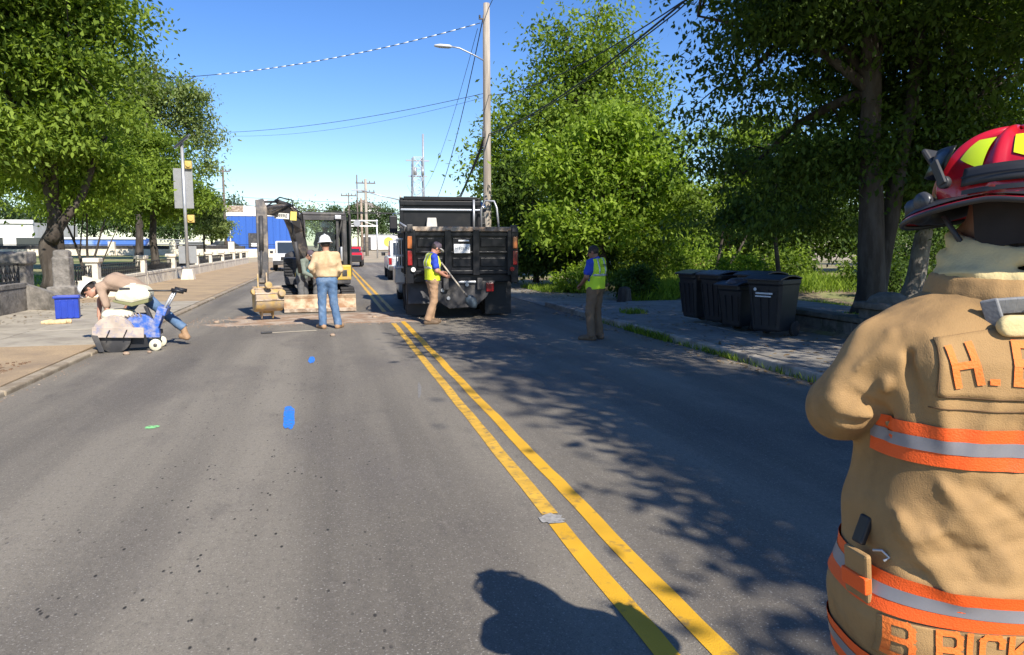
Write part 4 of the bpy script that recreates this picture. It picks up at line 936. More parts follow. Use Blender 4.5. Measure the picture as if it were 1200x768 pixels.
MB().cyl((-.2, -1.32, 1.25), (-.2, -1.36, 1.25), .75, n=20).build('emblem', mat('emblem_yellow', (.75, .55, .08), .6, var=.3, scale=3), tl)
MB().box((0, -1.33, 2.34), (8.7, .1, .1)).build('roof_edge', M_alu, tl)
for s in (.8, 1.8): MB().cyl((s, -1.2, -.1), (s, -.9, -.1), .42, n=14).build('wheel', M_rubber, tl)
tl2, z = building('second pale trailer half hidden behind the silver vehicle', 'trailer', 14.2, 21, 108, 111, 2.6, M_white, 'trailer')
MB().box((0, -1.53, 1.6), (6.5, .1, .25)).build('stripe', M_alu, tl2)
rb, z = building('white building glimpsed through the gap behind the sapling', 'building', 19.5, 27.5, 43, 54, 3.9, M_bwh)
MB().box((0, -5.58, 3.2), (8.2, .3, .3)).build('parapet', M_white, rb)
for i in range(3): MB().box((-2.8 + i * 2.8, -5.54, 1.8), (1.4, .1, 1.1)).build('window', M_glass, rb)
MB().box((0, -5.55, .6), (8.05, .16, 1.2)).build('brick_base', mat('red_brick_base', (.33, .15, .10), .9, var=.2, scale=5), rb)
hm = thing('house', 'small house on the rise at the street end among the trees', 'house', (8.5, 190, 7.5)); MB().box((0, 0, 1), (8, 6, 5)).build('wall', M_bwh, hm)
MB().prism([(-4.6, 3.4), (4.6, 3.4), (0, 5.6)], 1, -3.3, 3.3).build('roof', mat('grey_roof', (.25, .22, .2), .9), hm)
for i in (-2, 0, 2): MB().box((i, -3.05, 2.1), (.9, .1, 1.1)).build('window', M_glass, hm)

# ================================================================ vehicles (local frame: x right, y forward)
def wheel(t, x, y, r, w, m_rim, side, name='wheel', z=None):
    z = r if z is None else z
    o = MB().lathe([(r * .60, -w / 2), (r * .90, -w / 2), (r, -w / 2 + .03), (r, w / 2 - .03), (r * .90, w / 2), (r * .60, w / 2)], n=28, rot=(0, R(90), 0)).build(name, M_rubber, t, loc=(x, y, z))
    p = MB().lathe([(0.001, -w * .1 * side), (r * .18, -w * .12 * side), (r * .22, w * .18 * side), (r * .52, w * .05 * side), (r * .58, w * .42 * side), (r * .62, w * .44 * side), (r * .62, -w * .4 * side), (.001, -w * .4 * side)], n=20, rot=(0, R(90), 0)).build('rim', m_rim, o)
    return o
def car_body(t, prof, w, m, name='body', tw=.82):
    """side profile (y,z) extruded, the upper part pulled in"""
    zmid = sorted(p[1] for p in prof)[len(prof) // 2]; b = MB().prism(prof, 0, -w / 2, w / 2)
    zt = max(p[1] for p in prof)
    for v in b.bm.verts:
        if v.co.z > zmid + .05: v.co.x *= 1 - (1 - tw) * (v.co.z - zmid) / (zt - zmid)
    return b.build(name, m, t, bevel=.05)
def pickup(label, loc, rz, m, L=5.4, w=1.9, h=1.8, group=None, name='pickup_truck'):
    t = thing(name, label, 'pickup truck', loc, rz, group); y0, y1 = -L / 2, L / 2
    car_body(t, [(y0, .5), (y1, .5), (y1, .85), (y1 - .25, 1.08), (.75, 1.15), (y0, 1.12)], w, m, tw=.96)
    MB().prism([(.95, 1.1), (.35, h), (-.85, h + .02), (-1.15, 1.1)], 0, -w * .42, w * .42).build('cabin', m, t, bevel=.06)
    MB().prism([(.90, 1.16), (.36, h - .08), (-.84, h - .08), (-1.1, 1.16)], 0, -w * .425, w * .425).build('side_window', M_glass, t)
    MB().prism([(.985, 1.14), (.42, h - .07), (.36, h - .09), (.9, 1.14)], 0, -w * .36, w * .36).build('windscreen', M_glass, t)
    MB().prism([(-1.19, 1.2), (-.9, h - .1), (-.84, h - .1), (-1.1, 1.2)], 0, -w * .34, w * .34).build('rear_window', M_glass, t)
    for s in (-1, 1):
        for yy in (y0 + 1.1, y1 - 1.0): wheel(t, s * (w / 2 - .12), yy, .38, .25, M_alu, s)
        MB().box((s * (w / 2 - .1), y0 - .01, .92), (.14, .05, .32)).build('tail_light', M_redl, t)
        MB().box((s * (w / 2 - .2), y1 - .02, .82), (.32, .08, .16)).build('headlight', M_white, t)
        MB().box((s * (w / 2 + .10), .72, 1.22), (.2, .1, .17)).build('mirror', M_black, t, bevel=.02)
    MB().box((0, y0 - .06, .58), (w * .96, .14, .22)).build('rear_bumper', M_dkmetal, t, bevel=.03)
    MB().box((0, y1 + .02, .55), (w * .98, .16, .28)).build('front_bumper', M_dkmetal, t, bevel=.03)
    MB().box((0, y1 + .01, .83), (w * .5, .06, .2)).build('grille', M_black, t)
    return t
# red pickup: we see its front right of the excavator
pk = pickup('red pickup truck with a big black front bumper, far up the street beside the excavator', (1.62, 60.5, 0), R(180 - 4), M_red, 5.2, 1.95, 1.55)
MB().box((0, 2.72, .66), (1.9, .3, .55)).build('bull_bar', M_black, pk, bevel=.05)
pickup('white pickup truck parked behind the excavator boom', (-2.75, 52, 0), R(180 + 3), M_white, 5.6, 2.0, 1.95)
pickup('silver-white pickup in the lane ahead of the dump truck', (3.75, 37.6, 0), R(-2), mat('white_silver_paint', (.58, .60, .63), .35, metal=.2, coat=.4), 5.6, 2.0, 1.9)
for i, (x, y, m, lb) in enumerate([(1.2, 76, M_alu, 'grey car waiting far beyond the red pickup'), (-12.5, 96, M_dkmetal, 'dark car parked by the blue building'), (-17, 100, M_white, 'white car parked beyond the park corner'), (-14.8, 108, M_alu, 'grey car parked in the row near the blue building')]):
    c = thing('parked_car', lb, 'car', (x, y, float(ground_h(x, y))), R(90 if i else 175), 'far parked cars')
    car_body(c, [(-2.2, .35), (2.2, .35), (2.2, .75), (1.2, .92), (-2.2, .9)], 1.8, m, tw=.95)
    MB().prism([(1.1, .9), (.5, 1.42), (-1.0, 1.42), (-1.7, .9)], 0, -.72, .72).build('cabin', M_glass, c, bevel=.04); MB().prism([(.48, 1.40), (.45, 1.47), (-.95, 1.47), (-1.0, 1.40)], 0, -.66, .66).build('roof', m, c)
    for s in (-1, 1):
        for yy in (-1.4, 1.4): wheel(c, s * .82, yy, .32, .2, M_alu, s)

# ---------------------------------------------------------------- dump truck
dt = thing('dump_truck', 'big black dump truck seen from behind, its tailgate to the camera', 'dump truck', (2.86, 16.05, 0), R(-3.0))
BP = M_blackp
def D(b, name, m=BP, parent=dt, bevel=.012): return b.build(name, m, parent, bevel=bevel)
W2 = 1.22
# tipper body
D(MB().box((0, 2.35, 1.02), (2.38, 4.3, .12)), 'bed_floor')
for s in (-1, 1):
    side = D(MB().box((s * (W2 - .03), 2.05, 1.50), (.06, 4.0, .96)), 'bed_side')
    for i in range(6): D(MB().box((s * (W2 + .03), .45 + i * .66, 1.48), (.07, .10, .94)), 'side_rib', BP, dt)
    D(MB().box((s * (W2 - .01), 2.05, 2.0), (.14, 4.05, .09)), 'top_rail', M_dkmetal)
# tailgate with recessed bays
tg = D(MB().box((0, .03, 1.49), (2.30, .05, .98)), 'tailgate')
for x in (-1.11, -.33, .30, 1.08): D(MB().box((x, -.045, 1.50), (.15, .12, 1.02)), 'tailgate_rib', BP, tg)
for z in (1.06, 1.50, 1.90): D(MB().box((0, -.025, z), (2.16, .075, .085 if z != 1.5 else .05)), 'tailgate_rail', BP, tg)
for x0, x1 in ((-1.03, -.41), (-.25, .22), (.38, 1.0)):
    for z in (1.28, 1.72):
        D(MB().box(((x0 + x1) / 2, -.008, z), (x1 - x0 - .06, .04, .20)), 'pressed_panel', BP, tg)
D(MB().box((0, -.02, 2.015), (2.42, .17, .10)), 'tailgate_top_rail', M_rust)
for s in (-1, 1):
    D(MB().box((s * 1.17, -.03, 1.42), (.16, .20, 1.20)), 'corner_post')
    for z, m in ((1.72, M_amber), (1.38, M_redl)): D(MB().box((s * 1.17, -.155, z), (.10, .05, .27 if z > 1.5 else .32)), 'tail_light', m, dt, .015)
    D(MB().cyl((s * 1.10, -.14, 1.13), (s * 1.10, -.19, 1.13), .05), 'reflector', M_white if s < 0 else M_redl, dt, 0)
    D(MB().box((s * 1.16, -.06, 2.03), (.12, .22, .16)), 'hinge_lug', M_dkmetal)
D(MB().box((-.02, -.10, 1.585), (.36, .015, .20)), 'number_plate', M_white, dt, .004)
text('H 9767H', .085, mat('plate_ink', (.22, .25, .26), .6), dt, (-.02, -.1095, 1.585), (R(90), 0, 0), bold=.001)
D(MB().box((.02, -.10, 1.76), (.24, .02, .035)), 'plate_lamp', M_white, dt, .004)
D(MB().box((-.1, .6, 1.45), (.1, .05, .05)), 'latch', M_dkmetal)
# load in the bed
pile = Field((-1.2, .1, 1.0), (1.2, 4.1, 2.3), .05)
for i in range(26): pile.ell((random.uniform(-.85, .85), random.uniform(.5, 3.6), 1.5 + random.uniform(-.1, .28)), (.45, .45, .26), k=.12)
D(MB().box((0, 4.12, 1.62), (2.34, .06, 1.30)), 'headboard')
for x in (-.8, 0, .8): D(MB().box((x, 4.06, 1.62), (.09, .07, 1.28)), 'headboard_rib')
o = pile.mesh('rubble_load', mat('rubble', (.30, .22, .16), .95, var=.3, scale=12, col2=(.42, .35, .28), mixs=5, bump=.8, bscale=20), None)
o.location = dt.location; o.rotation_euler = dt.rotation_euler; tag(o, 'broken asphalt and dirt heaped in the bed of the dump truck', 'rubble', kind='stuff')
# headboard and cab protector rising over the bed (narrower)
hb = D(MB().box((-.10, 3.98, 2.42), (2.14, .06, .74)), 'cab_guard')
D(MB().box((-.10, 4.5, 2.90), (2.18, 1.1, .06)), 'cab_guard_roof', BP, hb)
D(MB().box((-.10, 3.93, 2.80), (2.20, .10, .12)), 'guard_rail', BP, hb); D(MB().box((-.10, 3.92, 2.62), (2.18, .09, .05)), 'guard_rail', M_silver, hb)
D(MB().box((-.10, 3.94, 2.93), (2.0, .12, .10)), 'guard_rail', BP, hb)
for s in (-1, 1): D(MB().box((-.10 + s * 1.06, 3.97, 2.45), (.10, .12, 1.0)), 'guard_post', BP, hb)
D(MB().prism([(-.52, 2.02), (-.20, 2.02), (-.24, 2.40), (-.48, 2.40)], 1, 3.72, 3.90), 'toolbox', M_white if False else mat('pale_box', (.55, .53, .48), .6), dt)
D(MB().tube([(.98, 3.6, 2.0), (.98, 3.6, 2.66), (1.08, 3.5, 2.86), (1.30, 3.4, 2.84), (1.36, 3.35, 2.66), (1.42, 3.3, 2.0)], .028, 8), 'grab_rail', M_galv, dt, 0)
D(MB().tube([(.80, 3.8, 2.0), (.80, 3.8, 2.9)], .03, 8), 'grab_rail', M_galv, dt, 0)
D(MB().tube([(-1.22, .1, 2.06), (-1.34, .6, 2.16), (-1.33, 1.4, 2.12), (-1.22, 2.2, 2.08)], .022, 8), 'tarp_arm', M_galv, dt, 0)
# left-hand step rack and side tank
rk = D(MB().box((-1.36, 1.62, 1.15), (.16, .08, .05)), 'step_rack', M_silver)
for z in (1.15, 1.42, 1.80): D(MB().box((-1.33, .95, z), (.20, .05, .05)), 'rack_bar', M_silver, rk)
for x in (-1.42, -1.36, -1.30, -1.24): D(MB().box((x, .95, 1.48), (.03, .05, .68)), 'rack_bar', M_silver, rk)
D(MB().box((-1.27, 2.5, .92), (.34, 1.5, .42)), 'side_tank', M_silver, dt, .05)
# chassis, rear frame plate
D(MB().box((-.38, 3.4, .80), (.12, 7.0, .26)), 'chassis_rail', M_dkmetal); D(MB().box((.38, 3.4, .80), (.12, 7.0, .26)), 'chassis_rail', M_dkmetal)
D(MB().box((0, .08, .93), (2.3, .10, .18)), 'rear_crossmember')
D(MB().prism([(-.85, .86), (.75, .86), (.55, .50), (.30, .28), (-.30, .24), (-.55, .42)], 1, .02, .05), 'hitch_plate', M_dkmetal)
for p in ((-.45, .66), (-.32, .48), (.1, .78)): D(MB().cyl((p[0], .02, p[1]), (p[0], -.02, p[1]), .04), 'hitch_bolt', M_galv, dt, 0)
D(MB().box((.1, -.02, .84), (.40, .03, .05)), 'light_bar', M_galv); D(MB().box((.62, .0, .72), (.17, .05, .20)), 'tail_light', M_redl, dt, .015)
D(MB().cyl((0, 1.4, .50), (0, 1.4, .78), .09).tube([(-.9, 1.4, .5), (.9, 1.4, .5)], .09).tube([(-.9, 2.7, .5), (.9, 2.7, .5)], .09), 'axle', M_dkmetal, dt, 0)
for s in (-1, 1):
    for yy in (1.35, 2.65):
        for k in (0, 1): wheel(dt, s * (1.07 - .31 * k), yy, .51, .27, M_alu, s)
    wheel(dt, s * 1.08, 6.6, .51, .29, M_alu, s)
    fx = D(MB().box((s * .90, .55, .50), (.62, .025, .88)), 'mud_flap', M_black, dt, .004)
    D(MB().prism([(.75, .95), (.9, 1.0), (3.2, 1.0), (3.35, .95), (3.35, .91), (.75, .91)], 0, s * .62, s * 1.22), 'fender', M_dkmetal)
D(MB().box((-.93, .22, .60), (.56, .03, .52), rot=(R(-14), 0, 0)), 'splash_plate', M_dkmetal)
# cab and bonnet
cb = D(MB().prism([(4.75, .95), (6.1, .95), (6.1, 1.75), (5.85, 2.72), (4.75, 2.78)], 0, -1.02, 1.02), 'cab', M_silver, dt, .06)
for s in (-1, 1):
    D(MB().prism([(4.98, 1.7), (5.98, 1.7), (5.78, 2.5), (4.98, 2.5)], 0, s * 1.022, s * 1.03), 'side_window', M_glass, cb, 0)
    D(MB().prism([(6.2, .95), (6.25, 1.18), (7.15, 1.12), (7.2, .9)], 0, s * .88, s * 1.24), 'front_fender', M_silver, dt, .04)
    mr = D(MB().box((s * 1.32, 5.95, 2.28), (.24, .10, .52)), 'mirror', M_black, dt, .03)
    D(MB().tube([(s * 1.0, 5.9, 2.62), (s * 1.32, 5.95, 2.60), (s * 1.32, 5.95, 1.96), (s * 1.0, 5.9, 1.9)], .018, 6), 'mirror_bracket', M_chrome, mr, 0)
    D(MB().cyl((s * 1.10, 4.72, 1.0), (s * 1.10, 4.72, 1.0 + (1.9 if s > 0 else .9)), .07), 'exhaust_stack', M_chrome, dt, 0)
    D(MB().cyl((s * 1.12, 4.2 + .0, 2.62), (s * 1.12, 4.3, 2.80), .09), 'work_lamp', M_chrome, dt, 0)
    D(MB().box((s * 1.13, 5.1, .62), (.28, 1.2, .62)), 'fuel_tank', M_silver, dt, .1)
D(MB().prism([(6.06, .9), (7.75, .85), (7.75, 1.45), (6.1, 1.72)], 0, -.72, .72), 'bonnet', M_silver, dt, .08)
D(MB().box((0, 7.80, 1.12), (.95, .08, .55)), 'grille', M_chrome); D(MB().box((0, 7.95, .62), (2.2, .2, .32)), 'front_bumper', M_chrome)
D(MB().prism([(6.13, 1.78), (5.88, 2.60), (5.86, 2.60), (6.10, 1.78)], 0, -.9, .9), 'windscreen', M_glass, dt, 0)

# ---------------------------------------------------------------- mini excavator (local: x to the photo's right, y away from the camera)
EX = Vector((-.36, 19.9, 0))
M_boom = mat('dusty_boom_paint', (.05, .048, .05), .6, var=.2, scale=4, col2=(.26, .21, .155), mixs=3.2, lo=.46, hi=.66)
ex = thing('mini_excavator', 'black and yellow mini excavator facing the camera with its boom folded beside the cab', 'excavator', EX, R(4))
_er = Matrix.Rotation(-R(4), 3, 'Z')
def E_(p): v = _er @ (Vector(p) - EX); return v
def X_(b, name, m, parent=ex, bevel=.012): return b.build(name, m, parent, bevel=bevel)
# dozer blade: curved plate
prof = [(-1.30, .02), (-1.36, .06), (-1.30, .22), (-1.28, .34), (-1.32, .44), (-1.29, .45), (-1.25, .34), (-1.27, .22), (-1.32, .06)]
bd = X_(MB().prism(prof, 0, -.87, .87), 'dozer_blade', M_blade)
X_(MB().box((0, -1.365, .065), (1.73, .03, .09)), 'cutting_edge', M_rust, bd, .006)
for s in (-1, 1): X_(MB().bar((s * .38, -.6, .28), (s * .42, -1.28, .26), .10, .12), 'blade_arm', M_dkmetal, bd)
for s in (-1, 1):
    tr = X_(MB().prism([(-.92, .30), (-.86, .12), (-.70, .03), (.85, .03), (1.02, .14), (1.08, .32), (1.0, .48), (.85, .56), (-.72, .56), (-.87, .47)], 0, s * .72 - .16, s * .72 + .16), 'track', M_rubber, bevel=.02)
    lug = MB()
    pr = [(-.92, .30), (-.86, .12), (-.70, .03), (.85, .03), (1.02, .14), (1.08, .32), (1.0, .48), (.85, .56), (-.72, .56), (-.87, .47)]
    per = [(Vector(pr[i]), Vector(pr[(i + 1) % 10])) for i in range(10)]; tot = sum((b - a).length for a, b in per); ref = None
    for i in range(44):
        d = tot * i / 44
        for a, b_ in per:
            L = (b_ - a).length
            if d <= L: break
            d -= L
        q = a.lerp(b_, d / L); tt = (b_ - a).normalized(); ang = math.atan2(tt.y, tt.x)
        if q.y < .05: continue
        if ref is None: ref = o = MB().box((0, 0, 0), (.335, .055, .05)).build('track_lug', M_rubber, tr)
        else: o = ref.copy(); COL.objects.link(o)
        o.location = (s * .72, q.x, q.y); o.rotation_euler = (ang, 0, 0)
    X_(MB().cyl((s * .72 - .14, -.62, .30), (s * .72 + .14, -.62, .30), .17).cyl((s * .72 - .14, .80, .30), (s * .72 + .14, .80, .30), .17), 'sprocket', M_dkmetal, tr, 0)
X_(MB().box((0, .05, .38), (1.2, 1.3, .26)), 'undercarriage', M_dkmetal, bevel=.04); X_(MB().cyl((0, .05, .48), (0, .05, .68), .42, n=24), 'slew_ring', M_dkmetal, bevel=0)
X_(MB().box((.0, .25, .76), (1.62, 1.9, .20)), 'house_deck', M_dkmetal, bevel=.03)
X_(MB().prism([(-.9, .66), (.7, .66), (.86, .8), (.86, 1.22), (-.9, 1.22)][:5], 2, .9, .9001) if False else MB().box((.62, -.55, .96), (.42, .34, .38)), 'counterweight_panel', M_yellow, bevel=.03)
X_(MB().box((.66, -.73, .95), (.12, .02, .16)), 'side_lamp', M_dkmetal)
X_(MB().box((.02, -.74, .84), (.85, .05, .12)), 'yellow_step', M_yellow, bevel=.02)
X_(MB().lathe([(0.001, 1.5), (.5, 1.5), (.62, 1.42), (.66, 1.2), (.66, .82), (.001, .82)], (0, .95, 0), 20, sx=1.25, sy=.7), 'engine_cover', M_dkmetal, bevel=0)
hs = X_(MB().box((-.62, -.05, 1.08), (.42, 1.1, .52)), 'side_housing', M_dkmetal, bevel=.05)
for i in range(7): X_(MB().box((-.72, -.63, .86 + i * .075), (.20, .03, .05)), 'vent_slat', M_black, hs, .004)
X_(MB().box((-.47, -.62, .90), (.20, .05, .16)), 'yellow_cover', M_yellow, hs, .02)
# cab: posts, roof, glass
fr = X_(MB().box((.20, .25, 2.46), (1.12, 1.25, .10)), 'cab_roof', M_dkmetal, bevel=.04)
for x, y, w in ((-.31, -.32, .09), (.72, -.32, .10), (-.31, .82, .09), (.72, .82, .10), (.53, -.36, .07)): X_(MB().box((x, y, 1.65), (w, .09, 1.60)), 'cab_post', M_dkmetal, bevel=.012)
X_(MB().box((.20, -.32, .98), (1.12, .07, .26)), 'cab_sill', M_dkmetal); X_(MB().box((.2, -.33, 2.36), (1.05, .08, .12)), 'cab_header', M_dkmetal)
X_(MB().box((.20, .83, 1.10), (1.0, .06, .7)), 'cab_back_panel', M_dkmetal)
gl = mat('clear_glass', (.6, .7, .68), .03, spec=.6); gl.node_tree.nodes['Principled BSDF'].inputs['Transmission Weight'].default_value = .96; gl.node_tree.nodes['Principled BSDF'].inputs['IOR'].default_value = 1.03
X_(MB().box((.10, -.325, 1.72), (.74, .006, 1.20)), 'front_glass', gl, bevel=0); X_(MB().box((.765, .2, 1.7), (.006, .9, 1.2)), 'door_glass', mat('tinted_glass', (.03, .06, .06), .06, spec=.8), bevel=0)
X_(MB().box((.86, -.25, 1.65), (.05, .10, 1.62), rot=(0, 0, .3)), 'open_door_frame', M_dkmetal); X_(MB().box((.84, -.1, 1.7), (.02, .32, 1.4), rot=(0, 0, .3)), 'open_door_glass', mat('tinted_glass', (.03, .06, .06)), bevel=0)
X_(MB().cyl((.62, -.42, 1.25), (.62, -.42, 1.62), .035).box((.55, -.43, 2.38), (.16, .08, .10)), 'work_lamp', M_galv, bevel=.01)
X_(MB().box((.40, .42, 1.10), (.46, .45, .55)).box((.40, .68, 1.65), (.44, .12, .62)), 'operator_seat', M_black, bevel=.04)
for s in (-.15, .55): X_(MB().cyl((s, .02, 1.1), (s, -.02, 1.38), .02, n=8).lathe([(0.001, 1.45), (.035, 1.43), (.03, 1.36), (.001, 1.35)], (s, -.02, 0), 8), 'control_lever', M_black, bevel=0)
# boom, stick, bucket in one swung plane
def beam(pts, ws, hs_, up): 
    b = MB(); P = [E_(p) for p in pts]; up = Vector(up)
    rings = []
    for i, p in enumerate(P):
        t = (P[min(i + 1, len(P) - 1)] - P[max(i - 1, 0)]).normalized(); x = t.cross(up).normalized(); z = x.cross(t)
        rings.append([b.bm.verts.new(p + x * u * ws[i] / 2 + z * v * hs_[i] / 2) for u, v in ((-1, -1), (1, -1), (1, 1), (-1, 1))])
    for a, c in zip(rings, rings[1:]):
        for k in range(4): b.bm.faces.new((a[k], a[(k + 1) % 4], c[(k + 1) % 4], c[k]))
    b.bm.faces.new(rings[0][::-1]); b.bm.faces.new(rings[-1]); return b
bm_ = X_(beam([(-.60, 19.0, .78), (-.66, 18.85, 1.35), (-.78, 18.55, 2.0), (-.88, 18.25, 2.36), (-1.05, 17.95, 2.47), (-1.40, 17.35, 2.44)], [.20, .20, .20, .20, .18, .15], [.22, .28, .34, .36, .30, .18], (0, -.5, 1)), 'boom', M_boom, bevel=.015)
X_(MB().tube([E_((-.72, 18.35, 1.0)), E_((-.80, 18.1, 1.75))], .05, 10).tube([E_((-.78, 18.15, 1.65)), E_((-.88, 17.95, 2.25))], .028, 10), 'boom_cylinder', M_dkmetal, bm_, 0)
X_(MB().tube([E_((-.9, 18.3, 2.60)), E_((-1.15, 17.8, 2.66))], .055, 10).tube([E_((-1.12, 17.85, 2.66)), E_((-1.50, 17.2, 2.62))], .028, 10), 'stick_cylinder', M_dkmetal, bm_, 0)
X_(MB().tube([E_((-.7, 18.6, 1.9)), E_((-.85, 18.1, 2.72)), E_((-1.1, 17.8, 2.76)), E_((-1.36, 17.3, 2.52)), E_((-1.38, 17.2, 2.2))], .016, 6).tube([E_((-.6, 18.7, 1.6)), E_((-.62, 18.2, 2.4)), E_((-.9, 17.9, 2.6)), E_((-1.30, 17.25, 2.40))], .014, 6), 'hydraulic_hose', M_black, bm_, 0)
pL = E_((-1.05, 17.80, 2.36)); 
dc = X_(MB().box((0, 0, 0), (.33, .012, .13)), 'decal_plate', mat('decal_white', (.75, .74, .66), .5), bm_, .002); dc.location = pL + Vector((-.02, -.12, -.03)); dc.rotation_euler = (0, R(4), R(-12))
text('DEERE', .105, mat('decal_ink', (.03, .03, .03), .5), bm_, dc.location + Vector((-.001, -.009, .003)), (R(90), R(4), R(-12)), bold=.002, sx=.85)
dy = X_(MB().box((0, 0, 0), (.14, .014, .20)), 'model_decal', mat('decal_yellow', (.80, .66, .15), .5), bm_, .002); dy.location = dc.location + Vector((.26, -.03, .0)); dy.rotation_euler = dc.rotation_euler
stx = X_(beam([(-1.50, 17.22, 2.66), (-1.46, 17.20, 2.45), (-1.45, 17.05, 1.7), (-1.44, 16.88, .82)], [.18, .24, .24, .20], [.20, .30, .28, .20], (0, -1, .2)), 'stick', M_boom, bevel=.015)
X_(MB().tube([E_((-1.46, 16.98, 2.30)), E_((-1.46, 16.86, 1.55))], .048, 10).tube([E_((-1.46, 16.86, 1.6)), E_((-1.48, 16.72, 1.02))], .026, 10), 'bucket_cylinder', M_dkmetal, stx, 0)
X_(MB().bar(E_((-1.37, 16.72, 1.04)), E_((-1.36, 16.62, .72)), .03, .07).bar(E_((-1.55, 16.72, 1.04)), E_((-1.54, 16.62, .72)), .03, .07).bar(E_((-1.37, 16.72, 1.04)), E_((-1.37, 16.9, .95)), .03, .06), 'bucket_link', M_bucket, stx, .006)
# bucket shell
bk = Field((-.40, -.42, -.02), (.40, .42, .62), .018); P = bk.grid()
o_ = np.sqrt((P[1] + .02) ** 2 + (P[2] - .29) ** 2) - .27 + 0 * P[0]; i_ = np.sqrt((P[1] + .02) ** 2 + (P[2] - .29) ** 2) - .245
sx_ = np.abs(P[0]) - .30 + 0 * P[1]; sh = np.maximum(np.maximum(o_, sx_), -np.maximum(i_, np.abs(P[0]) - .275)); cut = (-(P[1] * -.75 + (P[2] - .30) * -.66)) * -1
bk.D = np.maximum(sh, ((P[1] * .80 + (P[2] - .26) * .60) - .16) + 0 * P[0]).astype(np.float32)
bko = bk.mesh('bucket', M_bucket, ex); bl_ = E_((-1.33, 16.66, .24)); bko.location = bl_; bko.rotation_euler = (R(150), 0, R(194)); bko.location = bl_ + Vector((0, 0, .50))
for a_ in (-150, -120, -90, -60): X_(MB().box((0, -.02 + .272 * math.cos(R(a_)), .29 + .272 * math.sin(R(a_))), (.62, .03, .035), rot=(R(a_ + 90), 0, 0)), 'wear_strip', M_rust, bko, .004)
for i in range(4): X_(MB().box((-.24 + .16 * i, .235, .22), (.06, .20, .035), taper=.6, rot=(R(40), 0, 0)), 'bucket_tooth', M_bucket, bko, .004)
X_(MB().box((-.12, -.06, .585), (.025, .26, .22)).box((.12, -.06, .585), (.025, .26, .22)).cyl((-.16, -.05, .60), (.16, -.05, .60), .04).cyl((-.16, .05, .62), (.16, .05, .62), .035), 'bucket_ear', M_bucket, bko, .006)
for q in ((-1.62, 16.60, .66), (-1.05, 16.55, .62), (-1.32, 16.5, .80)): X_(MB().lathe([(.001, -.05), (.075, -.05), (.075, .05), (.001, .05)], E_(q), 14, rot=(R(80), 0, .3)), 'pin_boss', M_bucket, stx, .004)

# ---------------------------------------------------------------- wheelie bins
M_bin = mat('black_bin_plastic', (0.013, 0.014, 0.017), 0.5, var=.15, col2=(.03, .029, .027), mixs=3, lo=.5, hi=.8)
M_lid = mat('dark_bin_lid', (0.013, 0.017, 0.027), 0.38, var=.2)
def wheelie_bin(label, loc, rz, h=1.02, w=.62, d=.72, mb_=M_bin, ml=M_lid, lidtilt=4, mark=False, marklen=.3):
    t = thing('wheelie_bin', label, 'wheelie bin', loc, rz, 'wheelie bins on the pavement')
    f = 1.0; b = MB(); 
    vs = []
    for z, k in ((.10, .76), (.14, .80), (h - .1, .98), (h - .08, 1.04), (h, 1.05)):
        vs.append([b.bm.verts.new((x * w / 2 * k, y * d / 2 * k + (1 - k) * .10, z)) for x, y in ((-1, -.86), (-.86, -1), (.86, -1), (1, -.86), (1, .86), (.86, 1), (-.86, 1), (-1, .86))])
    for a, c in zip(vs, vs[1:]):
        for k in range(8): b.bm.faces.new((a[k], a[(k + 1) % 8], c[(k + 1) % 8], c[k]))
    b.bm.faces.new(vs[0][::-1]); b.bm.faces.new(vs[-1]); bo = b.build('bin_body', mb_, t, bevel=.012)
    for x in (-.2, -.07, .07, .2): MB().bar((x * .95, -d / 2 * .79 - .012 + .02, .2), (x * 1.12, -d / 2 * .965 - .008, h - .18), .022, .02, up=(0, 1, 0)).build('body_rib', mb_, bo, bevel=.004)
    b = MB(); n = 8
    for i in range(n):
        y0 = -d / 2 - .05 + (d + .04) * i / n; y1 = -d / 2 - .05 + (d + .04) * (i + 1) / n; z0 = h + .02 + .055 * math.sin(math.pi * i / n); z1 = h + .02 + .055 * math.sin(math.pi * (i + 1) / n)
        b.bm.faces.new([b.bm.verts.new(v) for v in ((-w / 2 - .03, y0, z0), (w / 2 + .03, y0, z0), (w / 2 + .03, y1, z1), (-w / 2 - .03, y1, z1))])
    bmesh.ops.remove_doubles(b.bm, verts=b.bm.verts, dist=.001)
    r = bmesh.ops.extrude_face_region(b.bm, geom=b.bm.faces[:]); bmesh.ops.translate(b.bm, verts=[v for v in r['geom'] if isinstance(v, bmesh.types.BMVert)], vec=(0, 0, -.03))
    b.build('lid', ml, t, bevel=.008, rot=(R(lidtilt) * .3, 0, 0))
    MB().tube([(-w / 2 + .05, d / 2 + .06, h - .03), (w / 2 - .05, d / 2 + .06, h - .03)], .02, 8).box((-w / 2 + .08, d / 2 + .02, h - .03), (.04, .1, .05)).box((w / 2 - .08, d / 2 + .02, h - .03), (.04, .1, .05)).build('handle', mb_, t)
    for s in (-1, 1): MB().cyl((s * (w / 2 - .02), d / 2 - .08, .13), (s * (w / 2 - .09), d / 2 - .08, .13), .13, n=18).build('wheel', M_rubber, t)
    if mark:
        mk = mat('white_print', (.55, .58, .6), .6)
        MB().box((.02, -d / 2 * .96 - .012, h - .22), (marklen, .004, .028)).box((0.0, -d / 2 * .95 - .010, h - .27), (marklen * .93, .004, .022)).cyl((-.14, -d / 2 * .965 - .012, h - .155), (-.14, -d / 2 * .965 - .015, h - .155), .028, n=10).build('printed_lettering', mk, bo, rot=(R(1.5), 0, 0))
    return t
wheelie_bin('nearest black wheelie bin, white print on its front corner, at the end of the wall', (7.25, 10.80, .125), R(-62), .97, .61, .70, mark=True)
